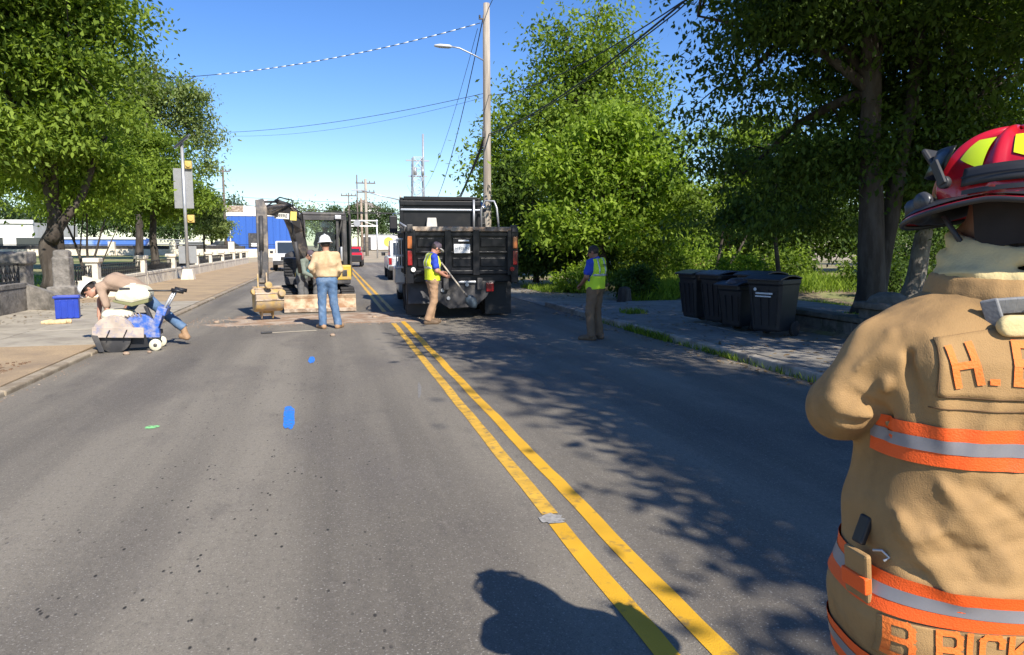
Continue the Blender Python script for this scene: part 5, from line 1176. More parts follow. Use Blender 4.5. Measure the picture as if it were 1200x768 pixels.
wheelie_bin('small black bin with a crumpled bag at its rim, between two bigger bins', (7.08, 11.60, .125), R(-74), .83, .51, .56)
wheelie_bin('black wheelie bin with a blue-grey lid, second from the far end of the row', (7.22, 12.38, .125), R(-80), .99, .58, .68, ml=mat('blue_grey_lid', (.035, .05, .08), .4))
wheelie_bin('farthest black wheelie bin of the row, nearest the weeds', (7.18, 13.22, .125), R(-84), .97, .56, .66)
wheelie_bin('black wheelie bin pushed in behind the nearest one', (7.58, 11.66, .125), R(-70), 1.0, .60, .68, mb_=mat('dark_grey_bin', (.03, .03, .034), .5))
bg_ = Field((-.35, -.35, -.1), (.35, .35, .35), .025)
for i in range(9): bg_.ell((random.uniform(-.14, .14), random.uniform(-.14, .14), random.uniform(-.02, .08)), (.13, .12, .09), k=.05)
o = bg_.mesh('refuse_bag', mat('refuse_bag_plastic', (.07, .06, .065), .3, bump=.9, bscale=18)); o.location = (6.96, 11.60, .92); tag(o, 'crumpled dark refuse bag bulging out of the small bin', 'refuse bag')
sp_ = thing('tree_stump', 'grey rounded tree stump in front of the clipped bush', 'stump', (8.25, 19.6, .02)); MB().lathe([(.24, 0), (.20, .1), (.18, .34), (.15, .42), (.06, .45), (.001, .45)], n=16).build('wood', M_bark, sp_)

# ---------------------------------------------------------------- tub, rag, rod, roadside bits
tb = thing('storage_tub', 'bright blue plastic tub standing on the pale pavement before the gateposts', 'tub', (-5.62, 17.75, .068), R(12))
M_tub = mat('blue_plastic', (0.014, 0.045, 0.36), .45, var=.1)
b = MB()
for s in (-1, 1): b.box((s * .21, 0, .25), (.025, .36, .48)).box((0, s * .17, .25), (.42, .025, .48))
b.box((0, 0, .015), (.42, .34, .03)); b.build('tub_body', M_tub, tb, bevel=.008)
MB().box((0, -.20, .47), (.50, .035, .05)).box((0, .20, .47), (.50, .035, .05)).box((-.235, 0, .47), (.035, .42, .05)).box((.235, 0, .47), (.035, .42, .05)).build('rim', M_tub, tb, bevel=.01)
for s in (-.12, 0, .12): MB().box((s, -.188, .22), (.03, .02, .38)).build('rib', M_tub, tb, bevel=.005)
rg = Field((-.6, -.3, -.06), (.6, .3, .2), .02)
for a, b_ in (((-.5, 0), (-.2, .06)), ((-.2, .06), (.1, -.02)), ((.1, -.02), (.42, .04)), ((-.35, -.1), (.3, -.12)), ((0, .08), (.45, -.06))): rg.cone((*a, .02), (*b_, .035), .035, .045, k=.04)
o = rg.mesh('rag', mat('tan_canvas', (.62, .46, .26), .9, var=.2, bump=.5, bscale=30)); o.location = (-5.45, 16.55, .072); o.rotation_euler = (0, 0, .15); o.scale = (.55, .9, 1.1); tag(o, 'crumpled tan canvas rag lying on the pavement by the blue tub', 'rag')
rd = thing('measuring_rod', 'long pale measuring rod lying on the road behind the worker in the white helmet', 'rod', (-.72, 14.42, .014), R(14))
MB().box((0, 0, 0), (.86, .014, .010)).build('rod', M_conc, rd); MB().box((-.50, 0, .01), (.20, .06, .03)).build('rod_head', M_dkmetal, rd, bevel=.006)
o = pebbles  # loose chunks
for i, (x, y, s) in enumerate([(.0, 13.6, .05), (-3.05, 12.0, .05), (-2.75, 12.1, .035), (-2.4, 16.5, .06), (.95, 16.9, .06)]):
    c = Field((-.1, -.1, -.05), (.1, .1, .12), .012); c.ell((0, 0, .02), (s, s * .7, s * .6), k=0); c.ell((s * .5, .2 * s, .01), (s * .5, s * .6, s * .4), k=.01)
    q = c.mesh('asphalt_chunk', M_dirt); q.location = (x, y, .004); tag(q, ['pale lump of rubble lying alone on the road behind the man in jeans', 'broken lump right under the saw blade', 'small broken lump beside the saw wheel', 'dusty lump at the left end of the dirt strip', 'dusty lump near the yellow line in the dirt'][i], 'rubble')

# ================================================================ people (local frame: the figure faces +y)
M_skin = mat('skin', (0.42, 0.22, 0.145), 0.5, var=.08, scale=12); M_skind = mat('tanned_skin', (0.24, 0.115, 0.07), 0.5, var=.08, scale=12)
M_hair = mat('dark_hair', (0.025, 0.016, 0.011), 0.6, var=.4, scale=60, bump=.6, bscale=120)
M_jean = mat('blue_denim', (0.085, 0.155, 0.27), 0.85, var=.18, scale=9, col2=(.19, .26, .36), mixs=5, lo=.5, hi=.75, bump=.6, bscale=14)
M_khaki = mat('tan_work_trousers', (0.36, 0.225, 0.13), 0.85, var=.15, scale=7, bump=.6, bscale=14)
M_brown = mat('brown_work_trousers', (0.17, 0.11, 0.065), 0.85, var=.18, scale=7, bump=.6, bscale=14)
M_tan = mat('tan_cotton_shirt', (0.62, 0.45, 0.27), 0.9, var=.08, scale=5, col2=(.50, .34, .19), mixs=4, bump=.7, bscale=10)
M_pink = mat('faded_brown_shirt', (0.33, 0.235, 0.17), 0.9, var=.10, scale=5, bump=.7, bscale=10)
M_royal = mat('royal_blue_polo', (0.02, 0.055, 0.42), 0.8, var=.12, scale=8, bump=.5, bscale=14)
M_vest = mat('lime_vest', (0.55, 0.80, 0.03), 0.7, var=.05, bump=.5, bscale=12)
M_vesty = mat('yellow_green_vest', (0.72, 0.82, 0.03), 0.7, var=.05, bump=.5, bscale=12)
M_refl = mat('reflective_tape', (0.52, 0.54, 0.54), 0.35, metal=.3, var=.05)
M_boot = mat('brown_boot_leather', (0.13, 0.085, 0.05), 0.7, var=.25, scale=12, bump=.4)
M_tboot = mat('tan_boot_leather', (0.36, 0.22, 0.12), 0.7, var=.25, scale=12, bump=.4)
M_hat = mat('white_hard_hat', (0.80, 0.80, 0.78), 0.35, var=.02)
M_olive = mat('grey_green_shirt', (0.17, 0.20, 0.165), .85, var=.12, bump=.6, bscale=12); M_teal = mat('teal_shirt', (0.035, 0.14, 0.19), .85, var=.12, bump=.6, bscale=12)
M_dark = mat('black_shirt', (0.02, 0.02, 0.025), .85); M_grey = mat('grey_trousers', (.12, .12, .12), .85, bump=.5, bscale=12)

STAND = dict(pel=(0, 0, .95), wst=(0, .01, 1.08), chs=(0, .0, 1.30), nck=(0, -.015, 1.47), hd=(0, .015, 1.63),
             shL=(-.185, -.01, 1.425), elL=(-.235, -.03, 1.14), wrL=(-.235, .06, .90), shR=(.185, -.01, 1.425), elR=(.235, -.03, 1.14), wrR=(.235, .06, .90),
             hiL=(-.088, 0, .93), knL=(-.10, .03, .51), anL=(-.115, -.02, .09), toL=(-.14, .17, .035), hiR=(.088, 0, .93), knR=(.10, .03, .51), anR=(.115, -.02, .09), toR=(.14, .17, .035),
             face=(0, 1, 0), sideL=(-1, 0, 0), haL=(0, .25, -1), haR=(0, .25, -1), pnL=(1, .2, 0), pnR=(-1, .2, 0))
def rotmat(face, up=(0, 0, 1)):
    """columns: right, forward(face), up"""
    f = Vector(face).normalized(); r = f.cross(Vector(up)).normalized(); u = r.cross(f); return Matrix((r, f, u)).transposed()
def hand(F, w, d, pn, thumbside, grip=.6, s=1.0):
    w = Vector(w); d = Vector(d).normalized(); pn = Vector(pn); pn = (pn - d * pn.dot(d)).normalized(); x = d.cross(pn).normalized() * thumbside
    for k in (-.022, 0, .022): F.cone(w + d * .02 + x * k * .7, w + d * .082 + x * k * 1.25, .015 * s, .0135 * s, .012)
    for i, (k, L) in enumerate(((.031, .070), (.011, .080), (-.010, .074), (-.030, .058))):
        a = w + d * .085 + x * k; c1 = grip * .9 + i * .05; c2 = c1 + grip * 1.1
        p1 = a + (d * math.cos(c1) + pn * math.sin(c1)) * L * .5; p2 = p1 + (d * math.cos(c2) + pn * math.sin(c2)) * L * .36; p3 = p2 + (d * math.cos(c2 + .5) + pn * math.sin(c2 + .5)) * L * .26
        F.chain([a, p1, p2, p3], [.0100 * s, .0095 * s, .0088 * s, .0075 * s], .004)
    a = w + d * .025 + x * .026; p1 = a + (d * .55 + x * .75 + pn * .25).normalized() * .040; p2 = p1 + (d * .85 + x * .2 + pn * .55).normalized() * .030
    F.chain([a, p1, p2], [.0135 * s, .0115 * s, .009 * s], .008)
def person(label, loc, rz, J=None, shirt=None, trousers=None, boots=None, vest=None, hat=None, hair=True, skin=None, sleeve=1.0, group=None,
           hh=.009, gh=.012, tuck=.93, bulk=1.0, scale=1.0, grip=(.6, .6)):
    j = dict(STAND); j.update(J or {}); j = {k: Vector(v) for k, v in j.items()}
    t = thing('person', label, 'person', loc, rz, group); t.scale = (scale,) * 3; skin = skin or M_skin
    pts = [j[k] for k in ('pel', 'hd', 'shL', 'shR', 'elL', 'elR', 'wrL', 'wrR', 'knL', 'knR', 'anL', 'anR', 'toL', 'toR')]
    lo = [min(p[i] for p in pts) - .26 for i in range(3)]; hi = [max(p[i] for p in pts) + .26 for i in range(3)]
    side = (j['shR'] - j['shL']).normalized(); spine = (j['nck'] - j['pel']).normalized(); hs_ = (j['hiR'] - j['hiL']).normalized(); front = spine.cross(side) * -1
    def torso(F, e=0.0, low=True, b=1.0):
        for s in (-1, 1):
            F.chain([j['pel'] + hs_ * s * .055, j['wst'] + side * s * .062 * b, j['chs'] + side * s * .088 * b, j['nck'] - spine * .055 + side * s * .085], [.108 * b + e, .100 * b + e, .108 * b + e, .055 + e], .05)
        F.cone(j['shL'], j['shR'], .055 + e, .055 + e, .05)
        if low: F.cone(j['hiL'], j['hiR'], .098 + e, .098 + e, .05)
    def arms(F, e=0.0, f=1.0):
        for s in 'LR':
            a, b, c = j['sh' + s], j['el' + s], j['wr' + s]
            if f <= .55: F.cone(a, a.lerp(b, f / .5), .058 + e, .050 + e + .008, .03)
            else:
                F.cone(a, b, .057 + e, .045 + e, .03); F.cone(b, b.lerp(c, (f - .5) / .5), .044 + e, .031 + e if f == 1 else .036 + e, .02)
    def legs(F, e=0.0, foot=False, flare=0.0):
        for s in 'LR':
            F.chain([j['hi' + s], j['kn' + s], j['an' + s]], [.088 + e, .060 + e, .044 + e + flare], .03)
            if foot: F.chain([j['an' + s] - (j['to' + s] - j['an' + s]).normalized() * .03, j['to' + s]], [.045 + e, .036 + e], .02)
    # body with head, face, hands: one continuous surface
    F = Field(lo, hi, hh); torso(F); arms(F); legs(F, 0, True)
    H = rotmat(j['face'], (j['hd'] - j['nck']) if abs(Vector(j['face']).normalized().dot((j['hd'] - j['nck']).normalized())) < .9 else (0, 0, 1)); hd = j['hd']
    hp = lambda x, y, z: hd + H @ Vector((x, y, z))
    F.cone(j['nck'] - spine * .03, hd - H @ Vector((0, .02, .06)), .062, .056, .03)
    F.ell(hp(0, -.012, .022), (.077, .096, .098), H, .02); F.ell(hp(0, .022, -.045), (.056, .068, .068), H, .03); F.cone(hp(0, .062, -.085), hp(0, .055, -.080), .024, .024, .02)
    F.cone(hp(0, .086, .012), hp(0, .112, -.018), .010, .015, .010); F.cone(hp(-.03, .082, .030), hp(.03, .082, .030), .010, .010, .01)
    F.cone(hp(-.02, .088, -.050), hp(.02, .088, -.050), .008, .008, .006)
    for s in (-1, 1):
        F.ell(hp(s * .080, -.005, .0), (.012, .020, .032), H, .006); F.ell(hp(s * .031, .098, .010), (.014, .012, .009), H, cut=True)
    for s, ts, g_ in (('L', 1, grip[0]), ('R', -1, grip[1])): hand(F, j['wr' + s], j['ha' + s], j['pn' + s], ts * (1 if True else 1), g_)
    body = F.mesh('body', skin, t)
    for s in (-1, 1):
        MB().lathe([(0.001, .011), (.009, .006), (.011, 0), (.009, -.006), (.001, -.011)], hp(s * .031, .083, .010), 8).build('eye', M_white if False else M_black, t)
    if trousers:
        F = Field(lo, hi, gh); F.cone(j['hiL'], j['hiR'], .112, .112, .05)
        for s in (-1, 1): F.cone(j['pel'] + hs_ * s * .05, j['wst'] + side * s * .055, .112, .104, .05)
        legs(F, .020, flare=.012); up_ = (j['wst'] - j['pel']).normalized(); F.plane(j['pel'] + up_ * .075, up_)
        P = F.grid(); F.D = (F.D + .005 * np.sin(P[2] * 31 + 3 * np.sin(P[0] * 17 + P[2] * 5) + P[1] * 12) * np.sin(P[2] * 13 - P[0] * 21 + 2 * np.sin(P[2] * 7))).astype(np.float32)
        for s in 'LR':
            d = (j['an' + s] - j['kn' + s]).normalized(); f = Field(lo, hi, gh) if False else None
            P = F.grid(); q = j['an' + s] + d * .035
            m_ = ((P[0] - q.x) ** 2 + (P[1] - q.y) ** 2 + (P[2] - q.z) ** 2) < .15 ** 2
            F.D = np.where(m_, np.maximum(F.D, (P[0] - q.x) * d.x + (P[1] - q.y) * d.y + (P[2] - q.z) * d.z), F.D).astype(np.float32)
        F.mesh('trousers', trousers, t)
        F = Field(lo, hi, gh); F.cone(j['pel'] + up_ * .062 - hs_ * .055, j['pel'] + up_ * .062 + hs_ * .055, .116, .116, .0)
        F.plane(j['pel'] + up_ * .082, up_); F.plane(j['pel'] + up_ * .045, -up_); F.mesh('belt', M_black, t)
    if shirt:
        F = Field(lo, hi, gh); torso(F, .020, low=False, b=bulk); arms(F, .016, sleeve); P = F.grid()
        F.D = (F.D + .0055 * np.sin(P[2] * 21 + P[0] * 27 + 2.5 * np.sin(P[2] * 11 - P[0] * 8)) * np.sin(P[0] * 25 - P[2] * 9 + P[1] * 21)).astype(np.float32)
        up_ = (j['wst'] - j['pel']).normalized(); F.plane(j['pel'] + up_ * (.055 if tuck > .9 else -.05), -up_); nk = (j['hd'] - j['nck']).normalized(); F.cone(j['nck'], j['nck'] + nk * .035, .075, .068, .02)
        F.plane(j['nck'] + nk * .045, nk); F.mesh('shirt', shirt, t)
    if vest:
        def vf(e):
            F = Field(lo, hi, gh); torso(F, .040 + e, low=False, b=bulk * 1.02); up_ = (j['wst'] - j['pel']).normalized(); F.plane(j['pel'] + up_ * -.02, -up_)
            nk = (j['hd'] - j['nck']).normalized(); F.plane(j['nck'] + nk * .012, nk)
            for s in 'LR':
                sg = -1 if s == 'L' else 1; q = j['sh' + s] + side * sg * (.012)
                P = F.grid(); F.D = np.maximum(F.D, ((P[0] - q.x) * side.x + (P[1] - q.y) * side.y + (P[2] - q.z) * side.z) * sg).astype(np.float32)
                F.cone(j['sh' + s].lerp(j['sh' + ('R' if s == 'L' else 'L')], .08), j['sh' + s].lerp(j['nck'], .5), .058, .05, .02)
            return F
        vo = vf(0).mesh('vest', vest, t); V2 = vf(.006); P = V2.grid(); c0 = j['wst'].lerp(j['chs'], .55)
        dd = np.abs((P[0] - c0.x) * spine.x + (P[1] - c0.y) * spine.y + (P[2] - c0.z) * spine.z) - .026
        B = V2.copy(); B.D = np.maximum(B.D, dd).astype(np.float32); B.mesh('reflective_band', M_refl, vo)
        for s in (-1, 1):
            c1 = j['chs'] + side * s * .095; dd = np.abs((P[0] - c1.x) * side.x + (P[1] - c1.y) * side.y + (P[2] - c1.z) * side.z) - .024
            ab = c0 + spine * .03; up2 = -((P[0] - ab.x) * spine.x + (P[1] - ab.y) * spine.y + (P[2] - ab.z) * spine.z)
            B = V2.copy(); B.D = np.maximum(np.maximum(B.D, dd), up2).astype(np.float32); B.mesh('reflective_band', M_refl, vo)
    if boots:
        for s in 'LR':
            a = j['an' + s]; to = j['to' + s]; d = (to - a).normalized(); F = Field([min(a[i], to[i]) - .16 for i in range(3)], [max(a[i], to[i]) + .16 for i in range(3)], .009)
            heel = a - Vector((d.x, d.y, 0)) * .05 + (to - a).project(Vector((0, 0, 1))) * .9
            F.chain([heel, to], [.050, .046], .02); F.cone(a, a + (j['kn' + s] - a).normalized() * .10, .056, .062, .02); F.cone(a, to, .058, .044, .03); F.mesh('boot', boots, t)
    if hair:
        F = Field(hd - Vector((.16,) * 3), hd + Vector((.16,) * 3), .008); F.ell(hp(0, -.018, .030), (.084, .102, .100), H, 0)
        P = F.grid(); fq = hp(0, .045, -.005); fn = H @ Vector((0, .8, -.6)); F.plane(fq, fn); lw = hp(0, -.05, -.055); F.plane(lw, H @ Vector((0, .2, -1))); F.mesh('hair', M_hair, t)
    if hat == 'hard':
        e = H.to_euler(); o = MB().lathe([(.135, .022), (.150, .006), (.158, .002), (.150, .012), (.128, .030), (.122, .060), (.105, .112), (.070, .148), (.03, .160), (.001, .162)], n=28, sx=.92, sy=1.08).build('hard_hat', M_hat, t, loc=hp(0, 0, .038), rot=e)
        MB().tube([(0, -.105, .10), (0, -.06, .155), (0, 0, .172), (0, .06, .155), (0, .105, .10)], .013, 8).build('crown_ridge', M_hat, o); MB().lathe([(.112, .0), (.118, .03), (.112, .035)], n=20, sx=.92, sy=1.06).build('sweatband', M_black, o)
    if hat == 'cap':
        e = H.to_euler(); cm = mat('faded_purple_cap', (.10, .075, .095), .85, bump=.4); o = MB().lathe([(.090, -.01), (.094, .03), (.085, .075), (.055, .105), (.001, .115)], n=22, sx=.95, sy=1.1).build('cap', cm, t, loc=hp(0, -.01, .035), rot=e)
        F = Field((-.1, .04, -.06), (.1, .22, .06), .007); F.ell((0, .105, .005), (.078, .088, .030), k=0); F.ell((0, .10, -.012), (.075, .085, .028), cut=True); F.mesh('peak', mat('pale_cap_peak', (.45, .42, .38), .8), o)
    return t, hp, H

# man in the white helmet with jeans, hands brought to his front, back to the camera
person('man in a white hard hat, tan long-sleeved shirt and blue jeans seen from behind', (-.08, 14.92, .0), R(4),
       dict(elL=(-.285, -.03, 1.19), wrL=(-.20, .13, 1.02), haL=(.8, .5, -.15), pnL=(0, -.3, -1), elR=(.26, -.02, 1.15), wrR=(.20, .15, .98), haR=(-.7, .5, -.1), pnR=(0, -.3, -1),
            anL=(-.10, -.03, .09), toL=(-.17, .16, .035), knR=(.12, .02, .51), anR=(.19, -.03, .09), toR=(.27, .14, .035), face=(-.12, 1, -.12), hd=(-.01, .02, 1.63)),
       M_tan, M_jean, M_tboot, hat='hard', scale=1.02, bulk=1.12)
# man with the shovel at the truck, facing right
tp, hp_, H_ = person('man in a cap and yellow-green vest holding a shovel by the dump truck', (2.08, 15.30, .0), R(-82),
       dict(hd=(0, .09, 1.60), nck=(0, .02, 1.47), face=(-.02, .85, -.55), elL=(-.24, .02, 1.15), wrL=(-.16, .26, 1.09), haL=(.2, 1, -.1), pnL=(.6, .1, -.8), elR=(.25, .03, 1.14), wrR=(.13, .26, 1.02), haR=(-.2, 1, -.1), pnR=(-.8, 0, .3),
            knL=(-.10, .05, .51), knR=(.10, .0, .50), anR=(.11, -.14, .11), toR=(.12, .05, .035)),
       M_royal, M_khaki, M_boot, vest=M_vesty, hat='cap', sleeve=.34, skin=mat('ruddy_skin', (.50, .24, .16), .5, var=.1), tuck=.5, scale=.99)
sv = thing('shovel', 'shovel with a dark blade held head-down against the back of the truck', 'shovel', (2.25, 15.24, .0))
MB().cyl((.02, .05, 1.30), (.52, -.04, .62), .017, n=10).build('handle', mat('pale_wood_handle', (.55, .48, .38), .6), sv)
MB().cyl((.50, -.035, .66), (.56, -.045, .575), .024, n=10).build('socket', M_dkmetal, sv)
b = MB(); S0 = Vector((.555, -.045, .58)); sd = Vector((.59, -.11, -.80)).normalized(); sx2 = sd.cross(Vector((0, 1, .1))).normalized(); sn = sx2.cross(sd)
rows = []
for i, (w_, c_) in enumerate(((.05, .0), (.11, .012), (.115, .014), (.11, .012), (.08, .008), (.02, 0))):
    rows.append([b.bm.verts.new(S0 + sd * (.05 * i * 1.25) + sx2 * w_ * u + sn * (c_ * (u * u * 2 - 1) * 1.5)) for u in (-1, -.5, 0, .5, 1)])
for a, c in zip(rows, rows[1:]):
    for k in range(4): b.bm.faces.new((a[k], a[k + 1], c[k + 1], c[k])).smooth = True
r = bmesh.ops.extrude_face_region(b.bm, geom=b.bm.faces[:]); bmesh.ops.translate(b.bm, verts=[v for v in r['geom'] if isinstance(v, bmesh.types.BMVert)], vec=sn * .004)
b.build('shovel_blade', mat('blued_shovel_steel', (.045, .065, .085), .45, metal=.4, var=.3, scale=20), sv)
# man in the lime vest on the right
tp2, hp2, H2 = person('man in a lime vest and brown trousers standing in the shaded right lane', (4.50, 12.0, .0), R(36),
       dict(hd=(-.015, .05, 1.60), face=(-.35, .9, -.35), elL=(-.265, .02, 1.16), wrL=(-.17, .20, 1.02), haL=(.4, .8, -.3), pnL=(.3, 0, -1), elR=(.24, .03, 1.14), wrR=(.10, .24, 1.05), haR=(-.4, .8, .1), pnR=(-.2, 0, -1),
            anL=(-.15, -.03, .09), toL=(-.22, .16, .035), knL=(-.13, .03, .5), knR=(.10, .03, .5), anR=(.13, -.02, .09), toR=(.17, .17, .035)),
       M_royal, M_brown, M_boot, vest=M_vest, sleeve=.33, skin=M_skind, scale=.955)
text('WORK\nZONE', .05, M_dkmetal, tp2, (.02, -.175, 1.37), (R(90), 0, 0)) if False else None
MB().box((0.03, -.172, 1.385), (.12, .004, .016)).box((0.03, -.174, 1.36), (.12, .004, .012)).build('back_print', M_dkmetal, tp2)
# crouching man over the saw: hips to the right, head low at the left (photo); faces left
W = lambda x, y, z: Vector((x, y, z))
sw_loc = Vector((-3.26, 13.15, .0))
person('man in a white hard hat and faded shirt bent over the road saw', sw_loc, R(90),
       dict(pel=(0, -.20, .90), wst=(0, -.05, .99), chs=(0, .19, 1.06), nck=(0, .40, .98), hd=(-.02, .55, .92), face=(-.35, .6, -.75), shL=(-.18, .36, .98), shR=(.18, .34, 1.02),
            elL=(-.27, .28, .72), wrL=(-.34, .20, .50), haL=(-.3, -.1, -1), pnL=(.2, -1, 0), elR=(.20, .48, .74), wrR=(.02, .46, .50), haR=(-.3, -.2, -1), pnR=(-.2, -1, 0),
            hiL=(-.09, -.20, .88), knL=(-.12, -.50, .60), anL=(-.14, -.83, .30), toL=(-.16, -.90, .13), hiR=(.09, -.18, .88), knR=(.13, .12, .50), anR=(.14, .02, .09), toR=(.16, .22, .035)),
       M_pink, M_jean, M_tboot, hat='hard', sleeve=.55, tuck=.5, scale=1.0, bulk=1.05)
# operator seated in the cab
person('operator in a white hard hat and black shirt seated in the excavator cab', Vector((-.36, 19.9, .60)) + Vector((.24, .30, 0)), R(184),
       dict(pel=(0, 0, .98), wst=(0, .0, 1.10), chs=(0, .02, 1.32), nck=(0, .02, 1.48), hd=(0, .06, 1.64), hiL=(-.09, .02, .98), hiR=(.09, .02, .98), knL=(-.15, .38, 1.0), knR=(.15, .38, 1.0), anL=(-.15, .42, .62), anR=(.15, .42, .62), toL=(-.15, .58, .58), toR=(.15, .58, .58),
            shL=(-.18, .01, 1.44), shR=(.18, .01, 1.44), elL=(-.27, .06, 1.18), wrL=(-.30, .30, 1.12), haL=(0, 1, 0), pnL=(0, 0, -1), elR=(.27, .06, 1.18), wrR=(.28, .30, 1.12), haR=(0, 1, 0), pnR=(0, 0, -1), face=(.0, 1, -.2)),
       M_dark, M_grey, M_boot, hat='hard', skin=M_skind, hh=.012, gh=.016, scale=.93)
# two men just beyond the boom
person('man in a beige cap and grey-green shirt bending beside the excavator boom', (-.70, 18.78, .0), R(-120),
       dict(chs=(0, .10, 1.26), nck=(0, .17, 1.42), hd=(0, .26, 1.53), face=(.1, .8, -.55), shL=(-.18, .15, 1.37), shR=(.18, .15, 1.37), elL=(-.25, .22, 1.08), wrL=(-.16, .40, .95), elR=(.25, .24, 1.08), wrR=(.14, .42, .98), haL=(.3, 1, -.2), haR=(-.3, 1, -.2)),
       M_olive, M_grey, M_boot, hat='cap', hh=.012, gh=.016, tuck=.5, scale=.92)
person('man in a teal shirt with dark hair half hidden behind the white helmet', (-.30, 18.85, .0), R(60),
       dict(chs=(0, .08, 1.26), nck=(0, .13, 1.42), hd=(0, .20, 1.55), face=(0, .9, -.4), shL=(-.18, .11, 1.37), shR=(.18, .11, 1.37), elL=(-.25, .18, 1.10), wrL=(-.14, .38, 1.02), elR=(.25, .18, 1.10), wrR=(.14, .38, 1.02), haL=(.3, 1, 0), haR=(-.3, 1, 0)),
       M_teal, M_grey, M_boot, skin=M_skind, hh=.012, gh=.016, tuck=.5, scale=.92)

# ---------------------------------------------------------------- road saw (local: x right, y away)
rs = thing('road_saw', 'dusty blue and cream walk-behind road saw standing at the kerb', 'saw', (-3.17, 12.62, .0), R(3))
M_bsaw = mat('dusty_blue_paint', (.035, .12, .46), .55, var=.15, col2=(.46, .42, .38), mixs=9, lo=.44, hi=.72); M_cream = mat('dusty_cream_paint', (.74, .70, .52), .55, var=.06, col2=(.52, .46, .33), mixs=4, lo=.5, hi=.75)
M_sawdust = mat('dusty_tan_guard', (.46, .38, .31), .8, var=.2, col2=(.15, .18, .34), mixs=13, lo=.5, hi=.74)
def S(b, n, m, p=rs, bv=.008): return b.build(n, m, p, bevel=bv)
pf = [(-.50 + .0, .30)] + [(-.10 + .36 * math.cos(a) , .30 + .30 * math.sin(a)) for a in np.linspace(math.pi, 0, 13)]
gd = S(MB().prism([(-.44, .26)] + [(-.13 + .30 * math.cos(a), .27 + .31 * math.sin(a)) for a in np.linspace(math.pi, 0, 15)] + [(.17, .26)], 1, -.34, -.24), 'blade_guard', M_sawdust)
gd2 = S(MB().prism([(-.05, .22)] + [(.22 + .28 * math.cos(a), .25 + .33 * math.sin(a)) for a in np.linspace(math.pi, 0, 13)] + [(.50, .20)], 1, -.22, -.10), 'belt_guard', M_bsaw)
S(MB().bar((-.42, -.35, .33), (.30, -.35, .30), .03, .16), 'guard_face', M_sawdust, gd)
for x in (-.20, .04): S(MB().bar((x - .03, -.375, .23), (x + .03, -.375, .36), .012, .035, up=(0, 1, 0)), 'guard_rib', M_black, gd, .003)
S(MB().lathe([(.001, -.006), (.235, -.006), (.235, .006), (.001, .006)], (-.13, -.29, .225), 36, rot=(R(90), 0, 0)), 'saw_blade', M_dkmetal)
S(MB().prism([(-.40, .26), (.30, .26), (.34, .06), (-.26, .04), (-.36, .10)], 1, -.225, -.215), 'splash_skirt', M_black, rs, 0)
S(MB().prism([(-.44, .30), (-.34, .28), (-.26, .02), (-.34, .02)], 1, -.37, -.35), 'front_flap', M_dkmetal)
S(MB().box((.05, .02, .26), (.86, .46, .07)), 'frame_plate', M_dkmetal); S(MB().bar((.38, -.18, .28), (.46, -.18, .08), .05, .05).bar((-.2, .2, .28), (-.2, .2, .08), .05, .05), 'axle_bracket', M_dkmetal)
for x, y in ((.44, -.26), (.44, .22), (-.22, -.20), (-.22, .22)):
    w_ = S(MB().lathe([(.001, -.03), (.085, -.03), (.092, -.02), (.092, .02), (.085, .03), (.001, .03)], (x, y, .092), 20, rot=(R(90), 0, 0)), 'wheel', M_cream, rs, 0)
    S(MB().lathe([(.001, -.036), (.03, -.036), (.03, .036), (.001, .036)], (x, y, .092), 12, rot=(R(90), 0, 0)), 'hub', M_dkmetal, w_, 0)
S(MB().box((.16, .06, .44), (.34, .32, .26)), 'engine_block', M_dkmetal, rs, .02)
for i in range(5): S(MB().box((.20, -.11, .36 + i * .035), (.20, .03, .014)), 'cooling_fin', M_galv, rs, .002)
S(MB().cyl((.02, -.10, .48), (.02, -.16, .48), .07).tube([(.05, -.1, .5), (.0, -.14, .58), (-.12, -.12, .60)], .02), 'recoil_starter', M_dkmetal, rs, 0)
S(MB().prism([(-.30, .53), (.10, .51), (.13, .56), (.11, .62), (-.04, .655), (-.27, .65), (-.32, .59)], 1, -.20, .14), 'air_filter_housing', M_cream, rs, .03)
S(MB().prism([(-.10, .80), (.12, .755), (.38, .82), (.40, .91), (.32, 1.01), (.08, 1.05), (-.05, .97), (-.12, .88)], 1, -.22, .20), 'water_tank', M_cream, rs, .05)
S(MB().prism([(-.14, .775), (.12, .70), (.36, .76), (.37, .84), (.10, .77), (-.15, .81)], 1, -.20, .18), 'tank_tray', mat('olive_tray', (.20, .20, .09), .7), rs, .01)  # olive tray along the underside of the water tank
S(MB().cyl((.12, 0, 1.02), (.12, 0, 1.06), .045), 'tank_cap', M_cream, rs, 0)
S(MB().box((.04, -.223, .985), (.15, .006, .035)), 'tank_lettering', M_dkmetal, rs, .001)
for s in (-.18, .14): S(MB().bar((.42, s, .30), (.54, s, .62), .05, .06), 'handle_socket', M_bsaw)
S(MB().box((.545, -.02, .62), (.14, .42, .12), rot=(0, R(20), 0)), 'handle_clamp', M_bsaw); S(MB().box((.47, -.20, .46), (.10, .05, .34), rot=(0, R(20), 0)), 'side_plate', M_bsaw)
for s in (-.18, .14): S(MB().cyl((.52, s, .55), (.74, s, .94), .022), 'handle_bar', M_galv, rs, 0)
S(MB().cyl((.36, -.18, .945), (.74, -.18, .94), .014).cyl((.74, -.20, .94), (.74, .16, .94), .02), 'crossbar', M_dkmetal, rs, 0)
S(MB().cyl((.70, -.21, .955), (.88, -.21, .915), .03).cyl((.70, .17, .955), (.88, .17, .915), .03), 'grip', M_black, rs, 0)
S(MB().bar((.30, -.1, .7), (.44, -.14, .32), .06, .05), 'strut', M_dkmetal)
